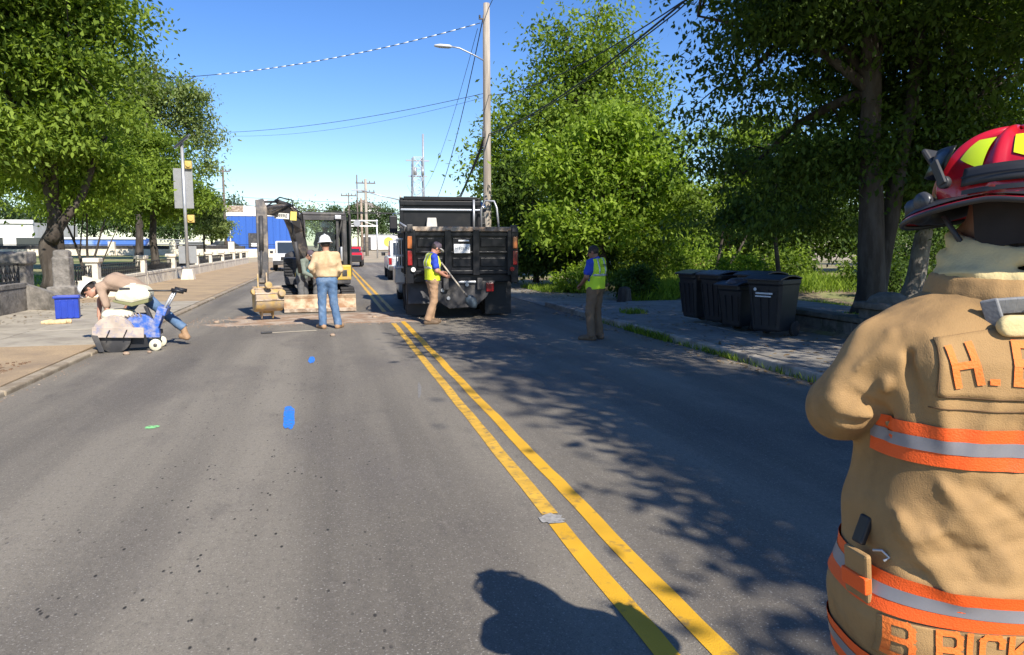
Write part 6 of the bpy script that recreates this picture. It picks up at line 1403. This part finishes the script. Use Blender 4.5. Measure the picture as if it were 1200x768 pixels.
for i in range(7): a = i * .9; S(MB().tube([(-.1 + .06 * i, -.2, .50), (-.08 + .05 * i, -.24, .56 + .01 * i), (-.02 + .05 * i, -.2, .52)], .012, 6), 'hose', M_sawdust, rs, 0)

# ================================================================ firefighter close on the right (local: x right, y away, z up)
M_coat = mat('turnout_coat_cloth', (0.375, 0.228, 0.092), 0.85, var=0.10, scale=3.5, col2=(0.285, 0.168, 0.064), mixs=2.6, lo=.45, hi=.7, bump=0.22, bscale=420)
def weave(m):
    n = m.node_tree.nodes; l = m.node_tree.links; p = n['Principled BSDF']; tc = n.new('ShaderNodeTexCoord')
    nz = n.new('ShaderNodeTexNoise'); nz.inputs['Scale'].default_value = 16; nz.inputs['Detail'].default_value = 7; nz.inputs['Distortion'].default_value = .6; l.new(tc.outputs['Object'], nz.inputs['Vector'])
    bp = n.new('ShaderNodeBump'); bp.inputs['Strength'].default_value = .22; bp.inputs['Distance'].default_value = .012; l.new(nz.outputs['Fac'], bp.inputs['Height'])
    old = p.inputs['Normal'].links[0].from_node; l.new(bp.outputs[0], old.inputs['Normal'])
weave(M_coat)
def ridges(m, sc, st, dist, dirt=None):
    n = m.node_tree.nodes; l = m.node_tree.links; p = n['Principled BSDF']; tc = n.new('ShaderNodeTexCoord'); mp = n.new('ShaderNodeMapping')
    mp.inputs['Rotation'].default_value = (0, R(32), R(10)); mp.inputs['Scale'].default_value = st; l.new(tc.outputs['Object'], mp.inputs['Vector'])
    nz = n.new('ShaderNodeTexNoise'); nz.noise_type = 'RIDGED_MULTIFRACTAL'; nz.inputs['Scale'].default_value = sc; nz.inputs['Detail'].default_value = 3; nz.inputs['Distortion'].default_value = .8
    l.new(mp.outputs[0], nz.inputs['Vector']); bp = n.new('ShaderNodeBump'); bp.inputs['Strength'].default_value = .9; bp.inputs['Distance'].default_value = dist
    l.new(nz.outputs['Fac'], bp.inputs['Height']); q = p.inputs['Normal'].links[0].from_node
    while q.inputs['Normal'].is_linked: q = q.inputs['Normal'].links[0].from_node
    l.new(bp.outputs[0], q.inputs['Normal'])
    if dirt:
        n3 = n.new('ShaderNodeTexNoise'); n3.inputs['Scale'].default_value = 5; n3.inputs['Detail'].default_value = 9; n3.inputs['Roughness'].default_value = .7; l.new(tc.outputs['Object'], n3.inputs['Vector'])
        r3 = n.new('ShaderNodeMapRange'); r3.inputs['From Min'].default_value = .52; r3.inputs['From Max'].default_value = .78; r3.inputs['To Max'].default_value = .65; l.new(n3.outputs['Fac'], r3.inputs['Value'])
        m3 = n.new('ShaderNodeMix'); m3.data_type = 'RGBA'; l.new(r3.outputs[0], m3.inputs['Factor']); src = p.inputs['Base Color'].links[0].from_socket
        l.new(src, m3.inputs['A']); m3.inputs['B'].default_value = (*dirt, 1); l.new(m3.outputs['Result'], p.inputs['Base Color'])
ridges(M_coat, 3.0, (1.7, 1.7, .8), .085, (.15, .095, .045)); ridges(M_coat, 8.0, (.7, 1, 1.5), .014)
M_orng = mat('fluorescent_orange_trim', (0.90, 0.115, 0.012), 0.6, var=.05, bump=.2, bscale=300); M_silv = mat('silver_reflective_trim', (0.27, 0.265, 0.28), 0.4, metal=.2, var=.08, scale=14)
M_let = mat('orange_letter_cloth', (0.88, 0.20, 0.03), 0.7, var=.06, bump=.2, bscale=200); M_stitch = mat('brown_stitching', (.16, .09, .04), .9); M_hood = mat('pale_knit_hood', (0.62, 0.50, 0.25), .9, var=.06, bump=.15, bscale=160)
M_hred = mat('helmet_red', (0.50, 0.010, 0.022), 0.28, var=.06, coat=.5); M_lime = mat('lime_reflector', (0.72, 0.90, 0.02), .4, var=.03); M_hblk = mat('helmet_black_trim', (0.028, 0.028, 0.03), .5, var=.2)
ridges(M_hood, 5, (1, 1, 2.2), .04)
FX = Vector((1.375, 1.20, 0)); fm = thing('person', 'firefighter in a tan turnout coat and red helmet, close up with back turned', 'person', FX, -YAW)
# body under the gear: one surface
F = Field((-.62, -.34, -.02), (.62, .62, 1.95), .013)
hc = Vector((-.015, .0, 1.690)); hf = Vector((-.60, .80, -.04)).normalized(); H = rotmat(hf); hp = lambda x, y, z: hc + H @ Vector((x, y, z))
for s in (-1, 1):
    F.chain([(s * .07, 0, .9), (s * .09, 0, 1.1), (s * .11, 0, 1.35), (s * .08, 0, 1.45)], [.12, .115, .12, .07], .05)
    F.chain([(s * .10, 0, .88), (s * .13, .02, .48), (s * .15, 0, .1)], [.09, .065, .05], .03); F.cone((s * .15, -.03, .06), (s * .19, .17, .05), .05, .045, .02)
    F.chain([(s * .20, 0, 1.43), (s * .31, .02, 1.32), (s * .20, .33, 1.245)], [.06, .05, .034], .03)
F.cone((0, 0, 1.42), hc - Vector((0, 0, .06)), .068, .062, .03)
F.ell(hp(0, -.012, .022), (.079, .098, .098), H, .02); F.ell(hp(0, .022, -.045), (.058, .07, .07), H, .03); F.cone(hp(0, .06, -.088), hp(0, .055, -.08), .024, .024, .02); F.cone(hp(0, .088, .012), hp(0, .114, -.018), .010, .015, .01)
for s in (-1, 1): F.ell(hp(s * .088, .012, -.012), (.010, .018, .030), H, .005)
for s, ts in ((-1, 1), (1, -1)): hand(F, (s * .20, .33, 1.245), (-s * .5, .8, .1), (0, .1, -1), ts, .8)
F.mesh('body', M_skind, fm)  # darker skin tone puts the shade below the helmet into the colour
F = Field(hc - Vector((.17,) * 3), hc + Vector((.17,) * 3), .008); F.ell(hp(0, -.018, .0), (.092, .108, .125), H, 0); F.plane(hp(0, .045, 0), H @ Vector((0, .95, -.1))); F.plane(hp(0, -.05, -.105), H @ Vector((0, .1, -1))); F.mesh('hair', M_hair, fm)
# coat torso
prof = np.array([(.70, .305, .20), (.80, .318, .20), (.92, .325, .20), (1.00, .322, .195), (1.15, .298, .185), (1.26, .292, .18), (1.36, .298, .175), (1.43, .300, .172), (1.48, .275, .155), (1.515, .235, .135), (1.545, .185, .115), (1.57, .135, .10), (1.60, .115, .095), (1.66, .11, .095)])
def coat(h, arms=True, folds=True):
    F = Field((-.62, -.40, .64), (.62, .66, 1.64), h); P = F.grid(); w = np.interp(P[2], prof[:, 0], prof[:, 1]); d = np.interp(P[2], prof[:, 0], prof[:, 2])
    cy = np.interp(P[2], [.7, 1.1, 1.35, 1.55], [.02, .0, -.015, .0]); ex_ = 2.9
    rr = (np.abs(P[0] / w) ** ex_ + np.abs((P[1] - cy) / d) ** ex_) ** (1 / ex_); D = (rr - 1) * np.minimum(w, d)
    D = np.maximum(D, P[2] - 1.565); D = np.maximum(D, .715 - P[2] - .01 * np.sin(P[0] * 14))
    F.D = (D + 0 * P[0] + 0 * P[1]).astype(np.float32)
    if arms:
        for s in (-1, 1):
            F.cone((s * .19, -.005, 1.452), (s * .262, .0, 1.42), .070, .078, .04); F.cone((s * .262, .0, 1.42), (s * .338, .01, 1.325), .076, .064, .022)
            F.cone((s * .338, .01, 1.325), (s * .325, .06, 1.300), .064, .068, .018); F.cone((s * .325, .06, 1.300), (s * .20, .33, 1.245), .070, .058, .018)
    if folds:
        x, y, z = P
        dd = .0042 * np.sin(9 * x + 21 * z + 2.2 * np.sin(6 * x + 3 * z)) * np.clip((1.28 - z) * 4, 0.25, 1)
        dd = dd + .004 * np.sin(26 * x - 13 * z + 1.5 * np.sin(7 * z)) * np.clip((z - 1.22) * 6, 0, 1) * np.clip(1 - np.abs(np.abs(x) - .25) * 5, 0, 1)
        dd = dd + .0016 * np.sin(34 * z + 15 * x + 9 * y) * np.sin(17 * x - 6 * z + 4) 
        dd = dd + .005 * np.clip(1 - np.abs(z - 1.0 - .10 * (x + .1)) * 9, 0, 1) * np.sin(19 * x + 1)
        F.D = (F.D + dd).astype(np.float32)
        P = F.grid()
        def crease(a, b, A, w):     # raised (A > 0) or sunk fold along a line on the cloth
            a = np.array(a, float); b = np.array(b, float); ba = b - a; q = [P[i] - a[i] for i in range(3)]
            t = np.clip((q[0] * ba[0] + q[1] * ba[1] + q[2] * ba[2]) / (ba @ ba), 0, 1); d2 = sum((q[i] - t * ba[i]) ** 2 for i in range(3))
            F.D = (F.D - A * np.exp(-d2 / w ** 2) * (1 - .45 * t)).astype(np.float32)
        for s in (-1, 1):
            for a, b_, A, w in (((.27, -.07, 1.30), (.40, -.03, 1.385), -.009, .013), ((.28, -.07, 1.28), (.41, -.02, 1.30), -.008, .012), ((.29, -.06, 1.26), (.38, -.04, 1.25), -.008, .010), ((.28, -.08, 1.29), (.41, -.02, 1.34), .006, .013), ((.31, -.07, 1.44), (.385, -.04, 1.37), .006, .014), ((.268, -.10, 1.44), (.265, -.15, 1.26), -.015, .013), ((.235, -.13, 1.45), (.225, -.18, 1.25), .009, .022), ((.285, -.06, 1.475), (.30, -.07, 1.43), .010, .012), ((.262, -.07, 1.488), (.262, -.10, 1.455), .008, .010),
                                ((.25, -.17, 1.22), (.10, -.19, 1.04), .008, .022), ((.27, -.15, 1.17), (.16, -.18, 1.03), -.008, .016), ((.29, -.13, 1.12), (.20, -.17, 1.00), .007, .018), ((.17, -.18, 1.20), (.03, -.19, 1.10), -.006, .016),
                                ((.34, -.08, 1.40), (.375, -.05, 1.30), -.007, .014), ((.31, -.09, 1.38), (.33, -.09, 1.27), .007, .016), ((.36, -.06, 1.25), (.30, -.08, 1.28), -.008, .012), ((.10, -.18, 1.34), (.12, -.18, 1.24), -.005, .016),
                                ((.15, -.18, 1.36), (.19, -.18, 1.22), .005, .018), ((.22, -.18, .99), (.0, -.19, .985), .007, .014), ((.30, -.12, 1.02), (.12, -.19, 1.01), -.006, .012), ((.05, -.19, 1.2), (-.03, -.19, 1.0), .005, .03), ((.28, -.15, 1.08), (.08, -.19, 1.16), .006, .014), ((.26, -.16, 1.05), (.04, -.19, 1.11), -.006, .012), ((.18, -.18, .97), (.30, -.12, 1.10), .006, .013), ((.10, -.19, 1.22), (.24, -.16, 1.10), .006, .016), ((.0, -.19, 1.30), (.10, -.19, 1.21), -.004, .014)):
                k = 1 if s < 0 else .8
                crease((s * a[0], a[1], a[2]), (s * b_[0] * (1 if s < 0 else .93), b_[1], b_[2] + (0 if s < 0 else .015)), A * k * (1.0 if abs(A) > .012 else 1.55), w * .82)
    return F
FC = coat(.0068); ct = FC.copy().mesh('coat', M_coat, fm, relax=1); FT = coat(.012, arms=False)
def on_torso(th, z, off=.004, fld=None):
    """points on the coat round the body: th = angle from straight back, negative towards the photo's left"""
    th = np.asarray(th, float); z = np.asarray(z, float); D = np.stack([np.sin(th), -np.cos(th), 0 * th], -1); O = np.stack([0 * th, 0 * th, z + 0 * th], -1) + D * .55
    p = (fld or FT).hit(O, -D, .55); return p + D * off
def on_back(x, z, off=.004):
    x = np.asarray(x, float); z = np.asarray(z, float) + 0 * x; O = np.stack([x, 0 * x - .39, z], -1); p = FC.hit(O, np.array([0., 1., 0.]) + 0 * O, .5); p[..., 1] -= off; return p
def band(z0, z1, th0, th1, m, name, parent, off, tilt=0.0, n=90, nz=6):
    TH, ZZ = np.meshgrid(np.linspace(th0, th1, n), np.linspace(z0, z1, nz), indexing='ij'); Z = ZZ + tilt * TH
    V = on_torso(TH, Z, off).reshape(-1, 3); i = np.arange(n * nz).reshape(n, nz); Q = np.stack([i[:-1, :-1], i[1:, :-1], i[1:, 1:], i[:-1, 1:]], -1).reshape(-1, 4)
    o = npmesh(name, V, Q, m, parent, True); return o
for (z0, z1, a0, a1, tl_) in ((1.232, 1.310, -1.50, 1.50, 0.0), (.905, .983, -3.0, 3.0, -0.012), (.735, .813, -3.1, 3.1, 0.0)):
    b0 = band(z0, z1, a0, a1, M_orng, 'reflective_trim', ct, .0058, tl_); band(z0 + .027, z1 - .025, a0, a1, M_silv, 'silver_stripe', b0, .0072, tl_)
# letters: block strokes laid on the cloth
L5 = {'H': [[(0, 0), (0, 7)], [(4, 0), (4, 7)], [(0, 3.5), (4, 3.5)]], 'E': [[(4, 0), (0, 0), (0, 7), (4, 7)], [(0, 3.6), (3, 3.6)]], 'B': [[(0, 0), (0, 7), (3.2, 7), (4, 6.2), (4, 4.4), (3.2, 3.6), (0, 3.6)], [(3.2, 3.6), (4, 2.8), (4, .8), (3.2, 0), (0, 0)]],
      'I': [[(0, 0), (0, 7)]], 'C': [[(4, 5.2), (4, 6.2), (3.2, 7), (.8, 7), (0, 6.2), (0, .8), (.8, 0), (3.2, 0), (4, .8), (4, 1.8)]], 'K': [[(0, 0), (0, 7)], [(0, 3), (4, 7)], [(1.4, 4.3), (4, 0)]], 'S': [[(4, 5.4), (4, 6.2), (3.2, 7), (.8, 7), (0, 6.2), (0, 4.4), (.8, 3.6), (3.2, 3.6), (4, 2.8), (4, .8), (3.2, 0), (.8, 0), (0, .8), (0, 1.6)]],
      '.': [[(0, 0), (.9, 0)]], 'O': [[(.8, 0), (0, .8), (0, 6.2), (.8, 7), (3.2, 7), (4, 6.2), (4, .8), (3.2, 0), (.8, 0)]], 'N': [[(0, 0), (0, 7), (4, 0), (4, 7)]], 'V': [[(0, 7), (2, 0), (4, 7)]]}
def letter(ch, th, z, h, rot=0.0, w=1.4, wid=.8, parent=None):
    """th, z of the lower-left corner; strokes become short strips that follow the coat"""
    u = h / 7; V = []; Q = []; hw = w / 2; k = 0; LY = []; ns = 0
    for st in L5[ch]:
        P = [Vector(p) for p in st]
        for a, b_ in zip(P, P[1:]):
            d = (b_ - a).normalized(); nn = Vector((-d.y, d.x)); A = a - d * hw * .98; B_ = b_ + d * hw * .98; m_ = max(1, int((B_ - A).length * 1.2))
            ns += 1
            for i in range(m_ + 1):
                q = A.lerp(B_, i / m_); V += [q + nn * hw, q - nn * hw]; LY += [ns, ns]
                if i: Q.append((k - 2, k - 1, k + 1, k))
                k += 2
    V = np.array([(v.x * u * wid, v.y * u) for v in V]); c, s = math.cos(rot), math.sin(rot); V = np.stack([V[:, 0] * c - V[:, 1] * s, V[:, 0] * s + V[:, 1] * c], 1)
    p = on_back(th + V[:, 0], z + V[:, 1], .0098); p[:, 1] -= np.array(LY) * .00016
    o = npmesh('letter', p, np.array(Q), M_let, parent, False)
    return o
# the flat name panel hanging under the belt trim and the yoke panel: raised cloth with stitched edge
def panel(z0, z1, t0, t1, name, curve=0.0, off=.003):
    n, nz = 40, 14; A, B_ = np.meshgrid(np.linspace(t0, t1, n), np.linspace(0, 1, nz), indexing='ij'); top = z1 + curve * (1 - (A / t0) ** 2); Z = z0 + (top - z0) * B_
    V = on_back(A, Z, off).reshape(-1, 3); i = np.arange(n * nz).reshape(n, nz); Q = np.stack([i[:-1, :-1], i[1:, :-1], i[1:, 1:], i[:-1, 1:]], -1).reshape(-1, 4)
    o = npmesh(name, V, Q, M_coat, ct, True); s = o.modifiers.new('thick', 'SOLIDIFY'); s.thickness = .003; s.offset = 1
    G = V.reshape(n, nz, 3); loop = list(G[:, 0]) + list(G[-1, 1:]) + list(G[::-1, -1][1:]) + list(G[0, ::-1][1:]); MB().tube([Vector(p) + Vector((0, -.002, 0)) for p in loop], .0016, 5).build('stitching', M_stitch, o)
    return o
yp = panel(1.368, 1.475, -.243, .243, 'yoke_panel', curve=.028); np_ = panel(.829, .912, -.305, .305, 'name_panel')
LT = -.50
letter('H', -.212, 1.392, .068, rot=.22, parent=yp, wid=.92); letter('.', -.158, 1.400, .066, parent=yp, w=1.2)
letter('E', -.118, 1.400, .070, rot=-.05, parent=yp, wid=1.0)
x_ = -.296
for ch, adv in (('B', .043), ('.', .034), ('B', .052), ('I', .022), ('C', .052), ('K', .053), ('S', .052)):
    letter(ch, x_, .842, .066, parent=np_, wid=.92, w=1.25 if ch != '.' else 1.3); x_ += adv
# collar, hood, rescue strap
F = Field((-.26, -.26, 1.48), (.26, .26, 1.74), .0085)
for (rx, ry, z, r_, tx, ty) in ((.138, .122, 1.582, .019, .0, .01), (.134, .118, 1.600, .018, -.03, .025), (.122, .112, 1.620, .017, .05, -.02), (.112, .106, 1.640, .015, -.03, .015), (.126, .114, 1.612, .012, -.08, .05)):
    pts = []
    for i in range(25):
        a = 2 * math.pi * i / 24; pts.append((rx * math.cos(a), ry * math.sin(a) + .005, z + tx * math.cos(a) * .4 + ty * math.sin(a) + .004 * math.sin(a * 3)))
    F.chain(pts, [r_ * (1 + .12 * math.sin(i * 1.1)) for i in range(25)], .010)
F.cone((-.04, -.135, 1.600), (.12, -.132, 1.635), .022, .018, .005); F.cone((-.01, -.14, 1.573), (.10, -.135, 1.605), .013, .010, .004)
F.mesh('knit_hood', M_hood, fm)
F = Field((-.26, -.26, 1.48), (.26, .26, 1.66), .008); pts = [(.150 * math.cos(2 * math.pi * i / 24), .128 * math.sin(2 * math.pi * i / 24), 1.553 + .008 * math.sin(2 * math.pi * i / 24)) for i in range(25)]
F.chain(pts, [.026] * 25, .006); F.chain([(p[0] * 1.03, p[1] * 1.03, p[2] + .026) for p in pts], [.013] * 25, .006); F.mesh('collar', M_coat, ct)
sp = [];
b = MB(); n = 14
for i in range(n):
    a0 = -.140 + .26 * i / n; a1 = -.140 + .26 * (i + 1) / n; pp = [on_back([a], [1.534 + .010 * math.cos((a + .01) * 11)], .026 + .006 * math.cos((a + .01) * 11))[0] for a in (a0, a1)]
    q0, q1 = Vector(pp[0]), Vector(pp[1]); b.bar(q0, q1 + (q1 - q0) * .15, .008, .032, up=(0, -.45, 1))
dr = b.build('rescue_strap', mat('grey_webbing', (.22, .225, .23), .6, var=.10, scale=60, bump=.08, bscale=120), ct, bevel=.002)
q = Vector(on_back([-.142], [1.525], .018)[0]); MB().bar(q + Vector((-.004, 0, .024)), q + Vector((.016, -.004, -.034)), .010, .030, up=(0, -.3, 1)).build('strap_end', bpy.data.materials['grey_webbing'], dr, bevel=.003)
fl = on_back([-.072], [1.502], .016)[0]; F = Field((-.1, -.05, -.06), (.1, .05, .06), .006); F.cone((-.040, 0, 0), (-.003, 0, 0), .021, .021, .0); F.cone((.006, 0, .002), (.046, 0, 0), .021, .021, .0); P = F.grid(); F.D = np.maximum(F.D, np.abs(P[1]) - .011).astype(np.float32); o = F.mesh('strap_flap', M_hood, dr); o.location = Vector(fl) + Vector((-.012, 0, 0))
MB().tube([(fl[0] - .008, fl[1] - .013, fl[2] + .022), (fl[0] - .012, fl[1] - .014, fl[2] - .022)], .0018, 5).build('flap_seam', M_stitch, dr)
c_ = Vector(on_back([-.055], [1.536], .038)[0]); lg = [(.026 * math.cos(a), 0, .012 * math.sin(a)) for a in np.linspace(0, math.pi, 12)]; MB().tube([c_ + Vector(p) for p in lg], .0022, 5).tube([c_ + Vector(p) * .62 for p in lg], .002, 5).build('strap_emblem', M_stitch, dr)
MB().tube([Vector(on_back([t_], [1.345], .0025)[0]) for t_ in np.linspace(-.25, .25, 40)], .0013, 5).build('yoke_seam', M_stitch, ct)
# left hip tab with clip
q = Vector(on_torso([-1.42], [.975], .010)[0])
tbx = MB().box((0, 0, 0), (.014, .07, .105), rot=(0, R(-6), R(14))).build('side_tab', M_coat, ct, bevel=.006, loc=q + Vector((-.008, -.01, .0)))
MB().box((0, 0, 0), (.017, .072, .036), rot=(0, R(-6), R(14))).build('tab_trim', M_orng, tbx, bevel=.003, loc=(-.003, 0, -.014)); MB().box((0, 0, 0), (.014, .03, .06), rot=(0, R(20), R(14))).build('strap_loop', M_black, ct, bevel=.004, loc=q + Vector((.002, .0, .09)))
MB().tube([q + Vector((.010, -.03, .058)), q + Vector((.02, -.045, .064)), q + Vector((.032, -.052, .052)), q + Vector((.022, -.05, .044))], .003, 8).build('snap_clip', M_galv, ct, bevel=.002)
F = Field((-.40, -.34, .06), (.40, .34, .86), .018)
for s in (-1, 1): F.chain([(s * .12, 0, .80), (s * .14, .02, .46), (s * .16, 0, .10)], [.155, .125, .115], .04)
P = F.grid(); F.D = (F.D + .006 * np.sin(P[2] * 30 + P[0] * 20) * np.sin(P[2] * 13)).astype(np.float32); F.mesh('turnout_trousers', M_coat, fm)
for s in (-1, 1):
    F = Field((s * .17 - .14, -.16, -.01), (s * .17 + .14, .32, .3), .011); F.cone((s * .16, -.03, .055), (s * .20, .19, .055), .062, .058, .02); F.cone((s * .16, 0, .06), (s * .16, 0, .22), .068, .078, .02); F.plane((0, 0, .001), (0, 0, -1)); F.mesh('boot', M_hblk, fm)
# helmet: ribbed shell with wide brim, faces left in the photograph
hl = thing('helmet_tmp', None, None); bpy.data.objects.remove(hl)
HC = hp(0, -.004, .055); E_h = H.to_euler()
NT, NP = 96, 26
def shell(off=0.0, ribs=True, p0=0.0, p1=1.0, t0=0.0, t1=2 * math.pi, nt=NT, npp=NP):
    T, Pp = np.meshgrid(np.linspace(t0, t1, nt), np.linspace(p0, p1, npp), indexing='ij'); el = Pp * math.pi / 2
    a = .126; b_ = .155; c = .136; cr = np.cos(el) ** .82; r = 1.0 + off / .14
    rib = 0
    if ribs:
        ph = (T % (math.pi / 4)); ph = np.minimum(ph, math.pi / 4 - ph); wdt = .075 + .13 * Pp ** 3; rib = .011 * np.exp(-(ph / wdt) ** 4) * np.clip(Pp * 12, 0.2, 1)
    k = r + rib / .14; return np.stack([a * cr * np.cos(T) * k, b_ * cr * np.sin(T) * k, c * np.sin(el) * k], -1)
def gridmesh(V, name, m, parent, sm=True):
    n, k = V.shape[:2]; i = np.arange(n * k).reshape(n, k); Q = np.stack([i[:-1, :-1], i[1:, :-1], i[1:, 1:], i[:-1, 1:]], -1).reshape(-1, 4); return npmesh(name, V.reshape(-1, 3), Q, m, parent, sm)
he = gridmesh(shell(), 'fire_helmet', M_hred, fm); he.location = HC; he.rotation_euler = E_h
# brim
T = np.linspace(0, 2 * math.pi, 97); rows = []
for kk, dz, up_ in ((.98, .004, 0), (1.0, -.002, 0), (.5, 0, 1), (0, 0, 1)): pass
def brim(off_z, mname):
    rows = []
    for f in np.linspace(0, 1, 9):
        fr = np.clip(np.sin(T), 0, 1) ** 1.2; bk = np.clip(-np.sin(T), 0, 1) ** 1.5; w_ = (.036 + .026 * fr + .055 * bk) * f
        x = (.124 + w_) * np.cos(T); y = (.153 + w_) * np.sin(T); z = off_z - .004 - (.012 * f + .030 * f * f * fr + .034 * f * f * bk - .010 * f * np.abs(np.cos(T)) ** 2) ; rows.append(np.stack([x, y, z], -1))
    return np.stack(rows, 1)
br = gridmesh(brim(.0, ''), 'brim', M_hred, he); s_ = br.modifiers.new('thick', 'SOLIDIFY'); s_.thickness = .005; s_.offset = -1
edge = brim(0, '')[:, -1]; MB().tube([Vector(p) + Vector((0, 0, -.001)) for p in edge], .0058, 8, cap=False).build('brim_edge', M_hblk, he)
bt = gridmesh(brim(.0035, ''), 'brim_cover', M_hblk, he); bt.location = (0, 0, .0065)
# lime reflective patches between the ribs, black goggle strap round the shell
for k in range(8):
    c0 = k * math.pi / 4; V = shell(.0022, False, .34, .74, c0 + .20, c0 + math.pi / 4 - .16, 14, 12)
    n, q_ = V.shape[:2]
    TT = np.linspace(0, 1, n)[:, None]; PP_ = np.linspace(0, 1, q_)[None, :]; Vs = shell(.0022, False, .30, .70, c0 + .20, c0 + math.pi / 4 - .16, 14, 12)
    lo_ = .30 + .16 * (1 - TT) * (1 - PP_); T2 = c0 + .19 + (math.pi / 4 - .36) * TT + 0 * PP_; E2 = (.26 + .14 * np.abs(1 - TT)) * (1 - PP_) + (.66 - .0 * TT) * PP_
    el = E2 * math.pi / 2; cr = np.cos(el) ** .82; rk = 1 + .003 / .14; Vp = np.stack([.126 * cr * np.cos(T2) * rk, .155 * cr * np.sin(T2) * rk, .136 * np.sin(el) * rk], -1)
    gridmesh(Vp, 'reflective_patch', M_lime, he)
T = np.linspace(R(-200), R(60), 70)
def strap(e0, e1, off, name, m):
    PP_ = np.linspace(0, 1, 5)[None, :]; TT = T[:, None]; el = (e0 + (e1 - e0) * PP_) * math.pi / 2 + 0.05 * np.sin(TT * 2 + 1); cr = np.cos(el) ** .82; rk = 1 + off / .14
    return gridmesh(np.stack([.126 * cr * np.cos(TT) * rk, .155 * cr * np.sin(TT) * rk, .136 * np.sin(el) * rk], -1), name, m, he)
sg = strap(.09, .25, .0135, 'goggle_strap', M_hblk); s_ = sg.modifiers.new('thick', 'SOLIDIFY'); s_.thickness = .002
strap(.155, .17, .0165, 'strap_line', M_iron)
sb = strap(.02, .06, .010, 'hatband', M_hblk)
MB().box((-.118, -.075, .024), (.012, .050, .028), rot=(0, 0, R(-35))).build('oval_badge', M_galv, he, bevel=.008)
MB().box((0, .140, .075), (.11, .012, .10), rot=(R(-30), 0, 0)).build('front_shield', M_hblk, he, bevel=.01)
# eye shield tipped up at the front and its round pivot knob
V = []; 
for a in np.linspace(-1.15, 1.15, 24):
    V.append([(.132 * math.sin(a), .038 + .124 * math.cos(a) + .006 * (1 - q2) - .02 * q2, .055 + .052 * q2) for q2 in (0, .33, .66, 1)])
V = np.array(V); fs = gridmesh(V, 'eye_shield', mat('smoked_visor', (.012, .013, .012), .3, var=.1, spec=.4), he); s_ = fs.modifiers.new('thick', 'SOLIDIFY'); s_.thickness = .003
for s in (-1, 1):
    MB().cyl((s * .126, .085, .035), (s * .140, .088, .035), .013, n=20).build('pivot_knob', M_hblk, he, bevel=.003); MB().bar((s * .140, .085, .03), (s * .126, .11, .08), .008, .020).build('shield_arm', M_hblk, he, bevel=.003)
# goggles hanging over the brim
gg = Field((-.14, .08, -.10), (.14, .25, .07), .006); gg.chain([(-.085, .140, -.006), (-.05, .175, -.014), (0, .188, -.018), (.05, .175, -.014), (.085, .140, -.006)], [.022, .026, .023, .026, .022], .012)
gg.ell((-.045, .202, -.016), (.034, .016, .020), cut=True); gg.ell((.045, .202, -.016), (.034, .016, .020), cut=True); gg.mesh('goggle_frame', M_hblk, he)
for s in (-1, 1): MB().lathe([(.001, .009), (.018, .008), (.021, 0), (.018, -.008), (.001, -.008)], (s * .104, .138, .002), 18, rot=(0, R(90), R(20 * s))).build('goggle_lens', mat('grey_goggle_knob', (.05, .053, .06), .35), he)
MB().tube([(-.10, .10, -.03), (-.09, .07, -.085), (-.06, .05, -.12)], .006, 6).build('chin_strap', M_hblk, he)
Te = np.linspace(R(160), R(400), 50)[:, None]; Ze = np.linspace(0, 1, 8)[None, :]; gridmesh(np.stack([(.112 - .012 * Ze) * np.cos(Te), (.132 - .014 * Ze) * np.sin(Te), .005 - .105 * Ze - .008 * np.sin(Te * 5) * Ze], -1), 'ear_flap_shade', mat('black_flap_shade_cloth', (.02, .017, .016), .9, var=.3, scale=20), he)  # black flap; its dark colour also stands in for shade under the helmet
